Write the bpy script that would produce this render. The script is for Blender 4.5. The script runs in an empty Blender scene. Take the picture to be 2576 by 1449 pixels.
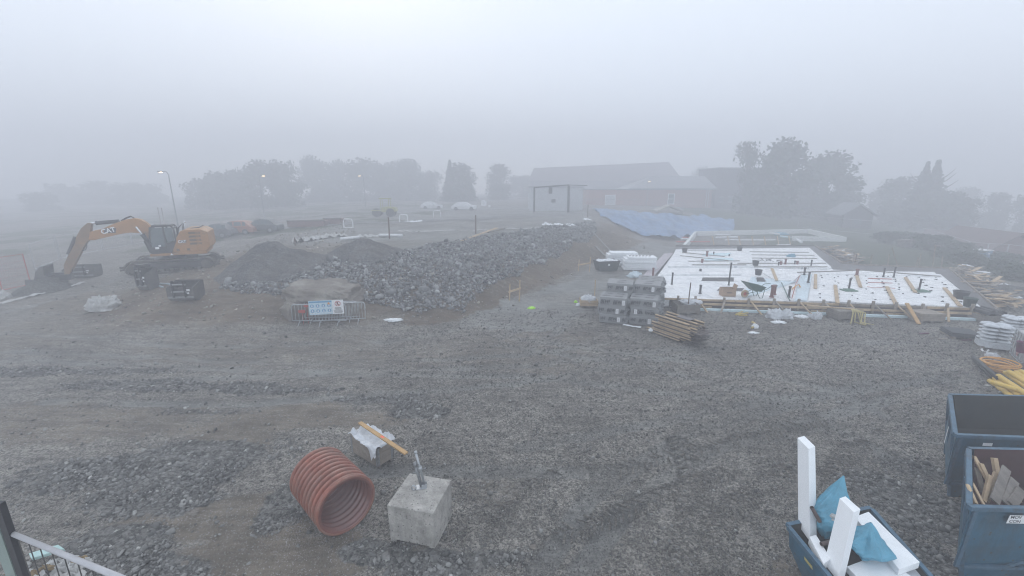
import bpy, math, random
import numpy as np
from mathutils import Vector, Matrix, noise
R = math.radians
random.seed(7)
sc = bpy.context.scene
COL = sc.collection

# ---------------------------------------------------------------- camera
FPX, HY, CX, CY, H = 1050.0, 470.0, 1288.0, 724.5, 6.5
PITCH = math.atan((CY - HY) / FPX)
cam = bpy.data.cameras.new('camera')
cam.sensor_width = 36.0
cam.lens = 36.0 * FPX / 2576.0
cam.clip_start = 0.05
cam.clip_end = 3000
camo = bpy.data.objects.new('camera', cam)
COL.objects.link(camo)
camo.location = (0, 0, H)
camo.rotation_euler = (math.pi / 2 - PITCH, 0, 0)
sc.camera = camo

# ---------------------------------------------------------------- sky, sun, exposure
w = bpy.data.worlds.new('World')
sc.world = w
w.use_nodes = True
nt = w.node_tree
nt.nodes.clear()
out = nt.nodes.new('ShaderNodeOutputWorld')
sky = nt.nodes.new('ShaderNodeTexSky')
sky.sky_type = 'NISHITA'
sky.sun_disc = False
sky.sun_elevation = R(32)
sky.sun_rotation = R(-20)
bg = nt.nodes.new('ShaderNodeBackground')
bg.inputs[1].default_value = 0.03
nt.links.new(sky.outputs[0], bg.inputs[0])
bg2 = nt.nodes.new('ShaderNodeBackground')          # the overcast cloud layer
bg2.inputs[0].default_value = (0.85, 0.92, 1.0, 1)
bg2.inputs[1].default_value = 1.10
ad = nt.nodes.new('ShaderNodeAddShader')
nt.links.new(bg.outputs[0], ad.inputs[0])
nt.links.new(bg2.outputs[0], ad.inputs[1])
nt.links.new(ad.outputs[0], out.inputs[0])
sl = bpy.data.lights.new('sun', 'SUN')
sl.energy = 0.7
sl.angle = R(25)
sl.color = (1.0, 0.96, 0.9)
so = bpy.data.objects.new('sun', sl)
COL.objects.link(so)
so.rotation_euler = (R(58), 0, R(-160))
sc.view_settings.view_transform = 'Standard'
sc.view_settings.look = 'None'
sc.view_settings.exposure = 0.2
sc.view_settings.gamma = 1.0
sc.cycles.volume_bounces = 2
sc.cycles.max_bounces = 6
sc.cycles.use_denoising = True
sc.cycles.filter_width = 1.15
sc.cycles.sample_clamp_indirect = 4

# ---------------------------------------------------------------- helpers
def PX(x, y, z=0.0):
    """world point on the plane z seen at photo position (x, y)"""
    u = x - CX; v = CY - y
    c, s = math.cos(PITCH), math.sin(PITCH)
    d = Vector((u, FPX * c + v * s, -FPX * s + v * c))
    t = (z - H) / d.z
    return Vector((d.x * t, d.y * t, z))
def PY(x, y, Y):
    """world point at depth Y seen at photo position (x, y)"""
    u = x - CX; v = CY - y
    c, s = math.cos(PITCH), math.sin(PITCH)
    d = Vector((u, FPX * c + v * s, -FPX * s + v * c))
    return Vector((d.x * Y / d.y, Y, H + d.z * Y / d.y))

def vnoise(X, Y, s, seed):
    """cheap numpy value noise, scale s metres"""
    x = X / s + 1000.0 + seed * 13.7; y = Y / s + 1000.0 + seed * 7.3
    xi = np.floor(x).astype(np.int64); yi = np.floor(y).astype(np.int64)
    fx = x - xi; fy = y - yi
    fx = fx * fx * (3 - 2 * fx); fy = fy * fy * (3 - 2 * fy)
    def h(a, b):
        n = (a * 374761393 + b * 668265263 + seed * 974634777) & 0x7fffffff
        n = ((n ^ (n >> 13)) * 1274126177) & 0x7fffffff
        return ((n ^ (n >> 16)) & 0xffff) / 65535.0
    return (h(xi, yi) * (1 - fx) + h(xi + 1, yi) * fx) * (1 - fy) + (h(xi, yi + 1) * (1 - fx) + h(xi + 1, yi + 1) * fx) * fy - 0.5
def fbm(X, Y, s, seed, o=4):
    r = 0; a = 1.0
    for k in range(o):
        r = r + a * vnoise(X, Y, s / 2 ** k, seed + k); a *= 0.5
    return r

# control points of the ground: (photo x, photo y, height)
CP = [
 (0,850,0),(300,860,0),(600,850,0),(900,835,0),(1200,815,0),(1400,790,0),(1288,1000,0),(200,1000,0),(2300,1000,0),
 (0,1200,0),(0,1440,0),(1288,1440,0),(2576,1440,0),(2576,1200,0),(2576,1000,0),(1800,830,0),(2100,830,0),(2500,850,0),(800,1200,0),(1800,1200,0),
 (0,765,.15),(215,712,.45),(100,735,.3),(150,790,0.05),(220,770,.25),(260,740,.4),(200,815,0),(400,835,0),(520,838,0),(640,835,0),(720,822,0),
 (370,728,.85),(480,755,.85),(430,735,.9),(600,752,.8),(640,765,.75),(560,775,.5),(300,750,.5),
 (330,690,.95),(430,680,.95),(520,665,.9),(250,700,.6),(140,700,.45),(60,720,.2),(0,700,.1),(430,712,.95),
 (250,645,.9),(0,640,.3),(100,640,.4),(300,600,1.0),(420,610,1.0),(560,640,1.2),(560,600,1.3),(520,630,1.0),(0,580,.0),(300,560,.4),
 (720,822,0),(920,818,0),(1050,812,0),(1150,802,0),(1220,785,0),(1300,745,0),(1400,703,0),(1480,665,0),(1540,642,0),(1600,605,0),(1650,600,0),
 (530,735,1.0),(640,750,.85),(740,765,.75),(880,765,.6),(1000,765,.55),(1100,778,.45),(1185,765,.6),(1235,712,1.0),(1330,655,1.35),(1440,607,1.7),(1500,578,1.9),
 (560,692,1.25),(640,690,1.45),(700,685,1.6),(770,672,1.8),(840,657,2.0),(920,650,2.05),(1000,640,2.1),(1100,617,2.2),(1240,595,2.3),(1400,573,2.4),(1480,553,2.4),
 (900,610,2.05),(1000,600,2.2),(750,615,1.9),(1200,580,2.3),(640,615,1.6),(1000,575,2.2),(1000,545,2.2),(1200,545,2.3),(1400,545,2.4),(760,580,1.9),(650,590,1.5),
 (1170,527,2.3),(1400,530,2.4),(1000,522,2.2),(800,540,1.9),(700,555,1.4),(600,565,.8),(1500,527,2.5),(1200,505,2.4),(1400,505,2.5),(900,512,2.2),(600,530,1.0),(300,530,0.2),(0,530,-.3),
 (1740,605,0),(1900,600,0),(2130,602,0),(1700,640,0),(2100,640,0),(2200,670,0),(2400,690,0),(1600,680,0),(1500,740,0),(1700,750,0),(2100,760,0),(2480,790,0),(1900,700,0),
 (1660,604,0),(1740,582,0),(1845,580,0),(1850,557,.9),(1690,543,2.0),(1590,536,2.4),(1700,528,2.3),(1850,545,1.6),(1950,560,.6),(2050,565,.2),
 (2200,610,.1),(2300,640,0),(2200,575,-.8),(2350,600,-.8),(2400,640,-.5),(2482,662,-2.2),(2500,620,-3),(2576,640,-3.6),(2576,690,-1.0),(2576,750,0),(2440,700,0),(2300,560,-2),(2500,560,-5),(2576,580,-5.5),(2100,545,-.6),(2000,540,.3),
]
_cp = np.array([list(PX(a, b, c)) for a, b, c in CP] + [(-14, -4, 0), (0, -4, 0), (14, -4, 0), (-40, 3, 0), (30, 4, 0), (-120, 30, -0.5), (-200, 120, 0), (-60, 160, 1.5), (40, 190, 2.2), (200, 140, -8), (120, 40, -5), (60, 20, -1), (0, 300, 2), (-250, 300, 0), (250, 300, -8)])
_cp, _ix = np.unique(_cp.round(3), axis=0, return_index=True)
_D = np.linalg.norm(_cp[:, None, :2] - _cp[None, :, :2], axis=2)
_n = len(_cp)
_M = np.zeros((_n + 1, _n + 1)); _M[:_n, :_n] = _D + np.eye(_n) * -0.08; _M[_n, :_n] = 1; _M[:_n, _n] = 1
_W = np.linalg.solve(_M, np.append(_cp[:, 2], 0))
def hz(X, Y):
    X = np.asarray(X, float); Y = np.asarray(Y, float)
    sh = X.shape; x = X.ravel(); y = Y.ravel()
    r = np.full(x.shape, _W[_n])
    for k in range(_n):
        r += _W[k] * np.sqrt((x - _cp[k, 0]) ** 2 + (y - _cp[k, 1]) ** 2)
    return r.reshape(sh)
def hfull(X, Y):
    """ground height with lumps"""
    X = np.asarray(X, float); Y = np.asarray(Y, float)
    z = hz(X, Y)
    rough = np.clip(z * 0.6, 0, 1) * 0.5 + 0.25
    return z + fbm(X, Y, 2.2, 3) * 0.24 * rough + fbm(X, Y, 0.5, 9, 3) * 0.06 * (rough + .4)
def zg(x, y):
    return float(hfull(np.array([x]), np.array([y]))[0])
def G(px, py):
    """world point of the ground seen at photo position (px, py)"""
    a = PY(px, py, 1.0); c = Vector((0, 0, H)); d = a - c
    t = np.geomspace(2.5, 260, 1500)
    X = c.x + d.x * t; Y = c.y + d.y * t; Z = c.z + d.z * t
    below = np.nonzero(Z < hfull(X, Y))[0]
    k = below[0] if len(below) else len(t) - 1
    return Vector((X[k], Y[k], zg(X[k], Y[k])))
def onz(px, py, Y):
    """ground point in the column px at depth Y"""
    p = PY(px, py, Y)
    return Vector((p.x, Y, zg(p.x, Y)))

def setp(o, label=None, cat=None, group=None, kind=None):
    if label: o['label'] = label
    if cat: o['category'] = cat
    if group: o['group'] = group
    if kind: o['kind'] = kind
    return o
def thing(name, label, cat, loc=(0, 0, 0), rz=0.0, group=None, tilt=(0, 0)):
    o = bpy.data.objects.new(name, None)
    o.empty_display_size = 0.2
    COL.objects.link(o)
    o.location = loc; o.rotation_euler = (tilt[0], tilt[1], rz)
    return setp(o, label, cat, group)
def copy_tree(o, parent=None):
    c = o.copy(); COL.objects.link(c)
    if parent: c.parent = parent
    for ch in [q for q in o.children]:
        copy_tree(ch, c)
    return c

class MB:
    def __init__(s): s.v = []; s.f = []
    def add(s, vs, fs, M=None):
        b = len(s.v)
        s.v += [tuple(M @ Vector(p)) for p in vs] if M is not None else [tuple(p) for p in vs]
        s.f += [tuple(b + i for i in f) for f in fs]
        return s
    def box(s, c, d, M=None, rz=0.0):
        x, y, z = d[0] / 2, d[1] / 2, d[2] / 2
        vs = [Vector((a * x, b * y, e * z)) for a in (-1, 1) for b in (-1, 1) for e in (-1, 1)]
        if rz: vs = [Matrix.Rotation(rz, 3, 'Z') @ p for p in vs]
        vs = [p + Vector(c) for p in vs]
        return s.add(vs, [(0, 1, 3, 2), (4, 6, 7, 5), (0, 4, 5, 1), (2, 3, 7, 6), (0, 2, 6, 4), (1, 5, 7, 3)], M)
    def beam(s, a, b, w, h, up=(0, 0, 1)):
        a = Vector(a); b = Vector(b); d = (b - a).normalized(); up = Vector(up)
        if abs(d.dot(up)) > .98: up = Vector((0, 1, 0))
        x = d.cross(up).normalized(); z = x.cross(d)
        vs = []
        for p in (a, b):
            for i, j in ((-1, -1), (1, -1), (1, 1), (-1, 1)):
                vs.append(p + x * (i * w / 2) + z * (j * h / 2))
        return s.add(vs, [(0, 1, 2, 3), (4, 7, 6, 5), (0, 4, 5, 1), (1, 5, 6, 2), (2, 6, 7, 3), (3, 7, 4, 0)])
    def tube(s, pts, r, n=8, cap=True):
        pts = [Vector(p) for p in pts]; m = len(pts)
        rs = r if isinstance(r, (list, tuple)) else [r] * m
        b = len(s.v); prev = None
        for i, p in enumerate(pts):
            t = (pts[min(i + 1, m - 1)] - pts[max(i - 1, 0)]).normalized()
            if prev is None:
                u = t.cross(Vector((0, 0, 1)))
                if u.length < .1: u = t.cross(Vector((0, 1, 0)))
            else:
                u = prev - t * prev.dot(t)
            u.normalize(); prev = u; v = t.cross(u)
            for k in range(n):
                a = 2 * math.pi * k / n
                s.v.append(tuple(p + (u * math.cos(a) + v * math.sin(a)) * rs[i]))
        for i in range(m - 1):
            for k in range(n):
                k2 = (k + 1) % n
                s.f.append((b + i * n + k, b + i * n + k2, b + (i + 1) * n + k2, b + (i + 1) * n + k))
        if cap:
            s.f.append(tuple(b + k for k in range(n))[::-1])
            s.f.append(tuple(b + (m - 1) * n + k for k in range(n)))
        return s
    def prism(s, poly, y0, y1, f=lambda x, y, z: (x, y, z)):
        """poly of (x, z) swept from y0 to y1"""
        n = len(poly)
        vs = [f(x, y0, z) for x, z in poly] + [f(x, y1, z) for x, z in poly]
        fs = [tuple(range(n)), tuple(range(2 * n - 1, n - 1, -1))] + [(i, i + n, (i + 1) % n + n, (i + 1) % n) for i in range(n)]
        return s.add(vs, fs)
    def lathe(s, prof, n=32, M=None):
        """prof of (r, x) spun round the local x axis"""
        vs = [(x, r * math.cos(2 * math.pi * k / n), r * math.sin(2 * math.pi * k / n)) for r, x in prof for k in range(n)]
        fs = [(i * n + k, i * n + (k + 1) % n, (i + 1) * n + (k + 1) % n, (i + 1) * n + k) for i in range(len(prof) - 1) for k in range(n)]
        return s.add(vs, fs, M)
    def grid(s, fn, nu, nv, M=None):
        vs = [fn(i / nu, j / nv) for i in range(nu + 1) for j in range(nv + 1)]
        fs = [(i * (nv + 1) + j, (i + 1) * (nv + 1) + j, (i + 1) * (nv + 1) + j + 1, i * (nv + 1) + j + 1) for i in range(nu) for j in range(nv)]
        return s.add(vs, fs, M)
    def blob(s, c, r, seed=0, amp=.25, fr=2.2, n=22, flat=0.0, crease=False):
        c = Vector(c)
        def fn(u, v):
            th = u * math.pi; ph = v * 2 * math.pi
            d = Vector((math.sin(th) * math.cos(ph), math.sin(th) * math.sin(ph), math.cos(th)))
            q = d * fr + Vector((seed * 3.1, seed * 1.7, seed))
            k = noise.noise(q) + .5 * noise.noise(q * 2.3)
            if crease: k = 1.2 * (abs(noise.noise(q * 1.3)) * 2 - .6) + .5 * (abs(noise.noise(q * 3.1)) * 2 - .5)
            k = 1 + amp * k
            p = Vector((d.x * r[0] * k, d.y * r[1] * k, d.z * r[2] * k))
            if p.z < flat: p.z = flat + (p.z - flat) * .15
            return p + c
        return s.grid(fn, n // 2 + 2, n)
    def mesh(s, me, M): return s.add([v.co for v in me.vertices], [tuple(p.vertices) for p in me.polygons], M)
    def build(s, name, mat, parent=None, smooth=False, bevel=0.0, origin=None, weld=False, **kw):
        me = bpy.data.meshes.new(name)
        vs = s.v
        if origin is not None:
            o3 = Vector(origin); vs = [tuple(Vector(p) - o3) for p in vs]
        me.from_pydata(vs, [], s.f); me.update()
        if smooth: me.polygons.foreach_set('use_smooth', [True] * len(me.polygons))
        for m_ in (mat if isinstance(mat, (list, tuple)) else [mat]): me.materials.append(m_)
        o = bpy.data.objects.new(name, me); COL.objects.link(o)
        if parent: o.parent = parent
        if origin is not None: o.location = origin
        if bevel:
            b = o.modifiers.new('bevel', 'BEVEL'); b.width = bevel; b.segments = 2; b.limit_method = 'ANGLE'
        return setp(o, **kw) if kw else o
TXT = {}
def textmesh(t, shear=0.0, bold=0.0):
    k = (t, shear, bold)
    if k not in TXT:
        c = bpy.data.curves.new('text', 'FONT'); c.body = t; c.size = 1; c.shear = shear; c.offset = bold; c.extrude = .004
        c.resolution_u = 3; c.align_x = 'CENTER'; c.align_y = 'CENTER'
        o = bpy.data.objects.new('text', c); COL.objects.link(o)
        bpy.context.view_layer.update()
        TXT[k] = bpy.data.meshes.new_from_object(o.evaluated_get(bpy.context.evaluated_depsgraph_get()))
        bpy.data.objects.remove(o)
    return TXT[k]
def frame(o, x, y):
    """matrix with origin o, x and y axes (z = normal)"""
    x = Vector(x).normalized(); y = Vector(y).normalized(); z = x.cross(y)
    M = Matrix((x, y, z)).transposed().to_4x4(); M.translation = Vector(o); return M

# ---------------------------------------------------------------- materials
MAT = {}
def mat(name, col, rough=.7, var=.15, sc_=6.0, bump=0.0, metal=0.0, dirt=None, dirt_amt=.5, stretch=None, trans=0.0, spec=.5, bs=None, emit=None):
    if name in MAT: return MAT[name]
    m = bpy.data.materials.new(name); m.use_nodes = True; MAT[name] = m
    n = m.node_tree.nodes; L = m.node_tree.links; b = n['Principled BSDF']
    b.inputs['Roughness'].default_value = rough; b.inputs['Metallic'].default_value = metal
    b.inputs['Specular IOR Level'].default_value = spec
    tc = n.new('ShaderNodeTexCoord'); src = tc.outputs['Object']
    if stretch:
        mp = n.new('ShaderNodeMapping'); mp.inputs['Scale'].default_value = stretch; L.new(src, mp.inputs[0]); src = mp.outputs[0]
    nz = n.new('ShaderNodeTexNoise'); nz.inputs['Scale'].default_value = sc_; nz.inputs['Detail'].default_value = 6; nz.inputs['Roughness'].default_value = .65
    L.new(src, nz.inputs['Vector'])
    cr = n.new('ShaderNodeValToRGB')
    cr.color_ramp.elements[0].position = .3; cr.color_ramp.elements[1].position = .7
    cr.color_ramp.elements[0].color = tuple(c * (1 - var) for c in col) + (1,)
    cr.color_ramp.elements[1].color = tuple(min(1, c * (1 + var)) for c in col) + (1,)
    L.new(nz.outputs[0], cr.inputs[0]); c_out = cr.outputs[0]
    if dirt:
        n2 = n.new('ShaderNodeTexNoise'); n2.inputs['Scale'].default_value = sc_ * .35; n2.inputs['Detail'].default_value = 8; n2.inputs['Roughness'].default_value = .7
        L.new(src, n2.inputs['Vector'])
        r2 = n.new('ShaderNodeValToRGB'); r2.color_ramp.elements[0].position = .62 - dirt_amt * .25; r2.color_ramp.elements[1].position = .72
        L.new(n2.outputs[0], r2.inputs[0])
        mx = n.new('ShaderNodeMix'); mx.data_type = 'RGBA'; L.new(r2.outputs[0], mx.inputs[0]); L.new(c_out, mx.inputs[6]); mx.inputs[7].default_value = tuple(dirt) + (1,)
        c_out = mx.outputs[2]
    L.new(c_out, b.inputs['Base Color'])
    if bump:
        n3 = n.new('ShaderNodeTexNoise'); n3.inputs['Scale'].default_value = bs or sc_ * 3; n3.inputs['Detail'].default_value = 4; L.new(src, n3.inputs['Vector'])
        bp = n.new('ShaderNodeBump'); bp.inputs['Strength'].default_value = bump; bp.inputs['Distance'].default_value = .03
        L.new(n3.outputs[0], bp.inputs['Height']); L.new(bp.outputs[0], b.inputs['Normal'])
    if trans:
        b.inputs['Transmission Weight'].default_value = trans
    if emit:
        b.inputs['Emission Color'].default_value = tuple(emit[:3]) + (1,); b.inputs['Emission Strength'].default_value = emit[3]
    return m
YEL = mat('machine_yellow', (.36, .165, .035), .5, .12, 1.5, dirt=(.16, .12, .08), dirt_amt=.5)
DYEL = mat('muddy_yellow', (.25, .13, .045), .6, .3, 2.5, dirt=(.12, .09, .065), dirt_amt=1.0)
BLK = mat('black_paint', (.02, .021, .023), .5, .3, 3, dirt=(.07, .065, .06), dirt_amt=.3)
TRK = mat('track_steel', (.055, .05, .045), .7, .4, 6, dirt=(.12, .10, .08), dirt_amt=1.0)
DSTEEL = mat('dark_steel', (.05, .052, .055), .55, .3, 4, dirt=(.11, .10, .085), dirt_amt=.9, bump=.3)
STEEL = mat('galvanised_steel', (.42, .44, .46), .42, .15, 8, metal=.6)
WSTEEL = mat('worn_galvanised_steel', (.26, .27, .28), .5, .25, 14, metal=.5, dirt=(.12, .11, .10), dirt_amt=.5)
CHROME = mat('chrome_rod', (.75, .76, .78), .2, .05, 5, metal=.8)
GLASS = mat('cab_glass', (.08, .11, .12), .12, .2, 2)
GRILL = mat('grille_black', (.11, .075, .04), .7, .2, 5)
WHITE = mat('white_paint', (.75, .76, .77), .5, .06, 4)
EPS = mat('white_foam', (.80, .82, .84), .85, .03, 3, dirt=(.70, .72, .74), dirt_amt=.2, bump=.05, bs=60)
EPSB = mat('bluish_foam', (.58, .72, .76), .8, .06, 4)
FOIL = mat('thin_blue_film', (.60, .70, .75), .35, .12, 2.5, bump=.6, bs=5)
EPSE = mat('foam_edge', (.60, .64, .68), .9, .06, 3)
CLOTH = mat('white_fabric', (.46, .46, .45), .85, .1, 5, dirt=(.33, .31, .28), dirt_amt=.6, bump=.4)
PLAST = mat('cloudy_plastic', (.58, .60, .63), .3, .12, 6, bump=.3)
WRAP = mat('grey_wrap', (.25, .255, .26), .6, .06, 3, bump=.15, bs=9)
WRAPC = mat('crumpled_wrap', (.16, .17, .175), .32, .3, 8, bump=.5, bs=14)
INK = mat('print_ink', (.03, .032, .036), .6, .1, 5)
STICK = mat('paper_label', (.75, .76, .77), .6, .05, 4)
WOOD = mat('new_timber', (.47, .35, .22), .75, .2, 3, stretch=(1, 1, 1), dirt=(.25, .19, .13), dirt_amt=.4)
WOOD2 = mat('weathered_timber', (.27, .23, .19), .8, .25, 5, dirt=(.14, .12, .10), dirt_amt=.5)
WOOD3 = mat('grey_old_timber', (.20, .18, .16), .85, .25, 6, dirt=(.11, .10, .09), dirt_amt=.5, bump=.2)
ORW = mat('orange_timber', (.45, .28, .12), .7, .15, 4, dirt=(.30, .2, .11), dirt_amt=.3)
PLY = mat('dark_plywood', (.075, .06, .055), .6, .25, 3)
BAND = mat('concrete_strip', (.115, .11, .11), .7, .12, 1.2)
CONC = mat('concrete', (.44, .42, .39), .85, .16, 7, dirt=(.21, .20, .18), dirt_amt=.75, bump=.7, bs=22)
BLUEC = mat('blue_container_paint', (.012, .10, .17), .5, .2, 2.2, dirt=(.05, .075, .09), dirt_amt=.7, bump=.12)
BLUER = mat('blue_rim_paint', (.05, .115, .175), .5, .25, 9, dirt=(.04, .05, .06), dirt_amt=.5)
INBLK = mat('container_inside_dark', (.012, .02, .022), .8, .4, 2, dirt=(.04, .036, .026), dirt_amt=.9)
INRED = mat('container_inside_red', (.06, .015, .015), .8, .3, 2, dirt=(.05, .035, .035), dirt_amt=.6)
TERRA = mat('red_brown_plastic', (.29, .085, .05), .42, .15, 5, dirt=(.27, .17, .13), dirt_amt=.9, bump=.08)
BLUEB = mat('blue_plastic_bag', (.09, .30, .42), .4, .2, 5, bump=.3, bs=12)
TARP = mat('blue_tarpaulin', (.12, .21, .35), .5, .35, .6, bump=1.0, bs=1.5, stretch=(1.6, .5, 1))
YPIPE = mat('yellow_pipe', (.62, .42, .07), .45, .08, 3)
OHOSE = mat('orange_hose', (.62, .32, .08), .5, .1, 6)
BPIPE = mat('black_pipe', (.025, .026, .028), .45, .2, 4)
RPIPE = mat('brown_pipe', (.16, .05, .04), .5, .15, 4)
RUST = mat('rusty_steel', (.12, .075, .055), .8, .35, 10)
RED = mat('red_paint', (.40, .06, .05), .5, .15, 4)
GREEN = mat('green_paint', (.04, .11, .085), .5, .15, 4)
CARD = mat('cardboard', (.36, .25, .17), .85, .08, 4)
LIME = mat('hi_vis', (.45, .85, .08), .6, .1, 5)
BRICK = None
ROCK = mat('boulder_stone', (.17, .15, .13), .9, .25, 2.2, dirt=(.36, .34, .30), dirt_amt=.55, bump=.9, bs=8)
BAG = mat('white_sacks', (.55, .58, .61), .3, .15, 6, dirt=(.38, .41, .43), dirt_amt=.6, bump=.5, bs=10)
MAG = mat('maroon_plastic', (.12, .02, .07), .5, .1, 5)
LAMPM = mat('lamp_glow', (1, .85, .6), .5, 0, 1, emit=(1, .72, .42, 14))
LEAF = mat('leaves', (.05, .075, .045), .8, .5, 1.5)
LEAF2 = mat('conifer_needles', (.032, .055, .038), .8, .4, 1.5)
BARK = mat('bark', (.10, .085, .07), .9, .3, 4)
print('helpers ok')

def epsl():
    m = bpy.data.materials.new('foam_panels'); m.use_nodes = True; n = m.node_tree.nodes; L = m.node_tree.links; b = n['Principled BSDF']; b.inputs['Roughness'].default_value = .85
    tc = n.new('ShaderNodeTexCoord'); mp = n.new('ShaderNodeMapping'); mp.inputs['Rotation'].default_value = (0, 0, R(-8)); L.new(tc.outputs['Object'], mp.inputs[0])
    br = n.new('ShaderNodeTexBrick'); br.inputs['Scale'].default_value = 1; br.inputs['Brick Width'].default_value = 2.4; br.inputs['Row Height'].default_value = 1.2; br.inputs['Mortar Size'].default_value = .018
    br.inputs['Color1'].default_value = (.87, .87, .87, 1); br.inputs['Color2'].default_value = (.83, .84, .85, 1); br.inputs['Mortar'].default_value = (.48, .50, .53, 1); L.new(mp.outputs[0], br.inputs['Vector'])
    nz = n.new('ShaderNodeTexNoise'); nz.inputs['Scale'].default_value = 1.6; nz.inputs['Detail'].default_value = 9; nz.inputs['Roughness'].default_value = .75; L.new(tc.outputs['Object'], nz.inputs['Vector'])
    mr = n.new('ShaderNodeMapRange'); mr.inputs[1].default_value = .40; mr.inputs[2].default_value = .60; mr.inputs[3].default_value = .80; mr.inputs[4].default_value = 1.0; L.new(nz.outputs[0], mr.inputs[0])
    mx = n.new('ShaderNodeMix'); mx.data_type = 'RGBA'; mx.blend_type = 'MULTIPLY'; mx.inputs[0].default_value = 1; L.new(br.outputs[0], mx.inputs[6]); L.new(mr.outputs[0], mx.inputs[7]); L.new(mx.outputs[2], b.inputs['Base Color']); return m
EPSL = epsl()

def pits(m, sc1=26, th=.10, col=(.10, .095, .09)):
    n = m.node_tree.nodes; L = m.node_tree.links; b = n['Principled BSDF']; lk = b.inputs['Base Color'].links[0]; src = lk.from_socket
    tc = n.new('ShaderNodeTexCoord'); v = n.new('ShaderNodeTexVoronoi'); v.inputs['Scale'].default_value = sc1; L.new(tc.outputs['Object'], v.inputs['Vector'])
    r = n.new('ShaderNodeMapRange'); r.inputs[1].default_value = th; r.inputs[2].default_value = th * 1.6; r.inputs[3].default_value = .85; r.inputs[4].default_value = 0; L.new(v.outputs['Distance'], r.inputs[0])
    mx = n.new('ShaderNodeMix'); mx.data_type = 'RGBA'; L.new(r.outputs[0], mx.inputs[0]); L.new(src, mx.inputs[6]); mx.inputs[7].default_value = col + (1,); L.new(mx.outputs[2], b.inputs['Base Color'])
    w_ = n.new('ShaderNodeTexNoise'); w_.inputs['Scale'].default_value = 3.2; w_.inputs['Detail'].default_value = 9; w_.inputs['Roughness'].default_value = .8; mp = n.new('ShaderNodeMapping'); mp.inputs['Scale'].default_value = (1, 1, .35); L.new(tc.outputs['Object'], mp.inputs[0]); L.new(mp.outputs[0], w_.inputs['Vector'])
    r2 = n.new('ShaderNodeMapRange'); r2.inputs[1].default_value = .38; r2.inputs[2].default_value = .62; r2.inputs[3].default_value = .68; r2.inputs[4].default_value = 1.08; L.new(w_.outputs[0], r2.inputs[0])
    m2 = n.new('ShaderNodeMix'); m2.data_type = 'RGBA'; m2.blend_type = 'MULTIPLY'; m2.inputs[0].default_value = 1; L.new(mx.outputs[2], m2.inputs[6]); L.new(r2.outputs[0], m2.inputs[7]); L.new(m2.outputs[2], b.inputs['Base Color'])
pits(CONC, 13, .13)
pits(TERRA, 8, .06, (.22, .16, .12))
pits(BLUEC, 7, .10, (.055, .04, .03))

# ---------------------------------------------------------------- ground
def blobmask(X, Y, items, seed=1):
    """items: (photo x, photo y, radius x m, radius y m, amount)"""
    m = np.zeros_like(X)
    nz = fbm(X, Y, 1.8, seed, 5) * 1.1
    for px, py, rx, ry, a in items:
        p = PX(px, py, 0)
        d = np.sqrt(((X - p.x) / rx) ** 2 + ((Y - p.y) / ry) ** 2)
        m = np.maximum(m, a * np.clip((1.25 - d + nz) / .5, 0, 1))
    return m
COARSE = [(380,1180,1.6,.7,1),(500,1130,1.4,.5,.9),(330,1260,1.2,.6,.9),(250,1370,1.0,.5,1),(330,1440,1.2,.35,1),(150,1200,1.2,.6,.6),
          (150,930,3.5,.35,.8),(450,965,3.2,.4,.95),(700,975,2.6,.4,1),(900,1000,2.0,.45,1),(1060,1030,1.3,.35,1),(520,1030,1.6,.3,.6),
          (1130,1420,1.3,.4,1),(960,1400,.8,.3,1),(1250,1400,.9,.35,.9),(2330,1290,.9,1.2,1),(2300,1180,.8,.8,.7),(2350,1420,.7,.7,1),(750,1240,.5,.8,.8),
          (700,1120,.8,.5,.5),(2500,960,1.5,.8,.5)]
MUD = [(560,1300,1.7,.8,1),(620,1400,1.7,.5,1),(600,1130,1.5,.9,.8),(800,1050,2.6,.8,.75),(300,1060,2.8,1.0,.6),(100,1050,1.8,1.0,.6),(1000,1400,.8,.2,.5),
       (300,770,4,1.4,.9),(520,800,5,1.0,1),(800,800,3,1.2,.9),(1150,790,3,1.0,.9),(1300,880,6,1.8,.45),(700,870,8,1.8,.45),(1440,840,3,1.0,.5),(100,830,6,2,.5),(2000,1440,.8,.4,.6),(1250,1240,.5,.3,.4)]
TR = []
def seg(u): return u
xs_u = np.linspace(-2.3, 2.3, 620)
rows = [-5.0]
while rows[-1] < 260: rows.append(rows[-1] + max(.05, .0085 * (rows[-1] + 1)) if rows[-1] > 3 else rows[-1] + .5)
Yr = np.array(rows)
U, YY = np.meshgrid(xs_u, Yr)
XX = U * (np.maximum(YY, 2.0) + 3.0) * .9
def dirtbank(X, Y, Z):
    g = np.clip((Z - .08) / .25, 0, 1) * (Y < 60) * (X < 17)
    return g
Z0 = hz(XX, YY)
ZF = hfull(XX, YY)
mud = blobmask(XX, YY, MUD, 5)
bank = np.clip((Z0 - .06) / .3, 0, 1) * (YY < 34) * (XX < 12) * (XX > -22)
SLP = [(1180,770,.6),(1235,712,1.0),(1330,655,1.35),(1400,625,1.6),(1450,604,1.75),(1500,578,1.9),(1500,560,2.2),(1560,585,1.0),(1600,605,0),(1540,642,0),(1480,668,0),(1400,706,0),(1300,748,0),(1220,790,0),(1120,812,0),(1000,818,0),(1000,775,.5)]
SLW = [(PX(*q).x, PX(*q).y) for q in SLP]
def poly_in(px, py, poly):
    c = np.zeros(px.shape, bool); n_ = len(poly)
    for i in range(n_):
        x1, y1 = poly[i]; x2, y2 = poly[(i + 1) % n_]
        c ^= ((y1 > py) != (y2 > py)) & (px < (x2 - x1) * (py - y1) / (y2 - y1 + 1e-9) + x1)
    return c
_wx = fbm(XX, YY, 1.5, 71, 3) * .8
slope = poly_in(XX + _wx, YY + _wx, SLW).astype(float)
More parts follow.
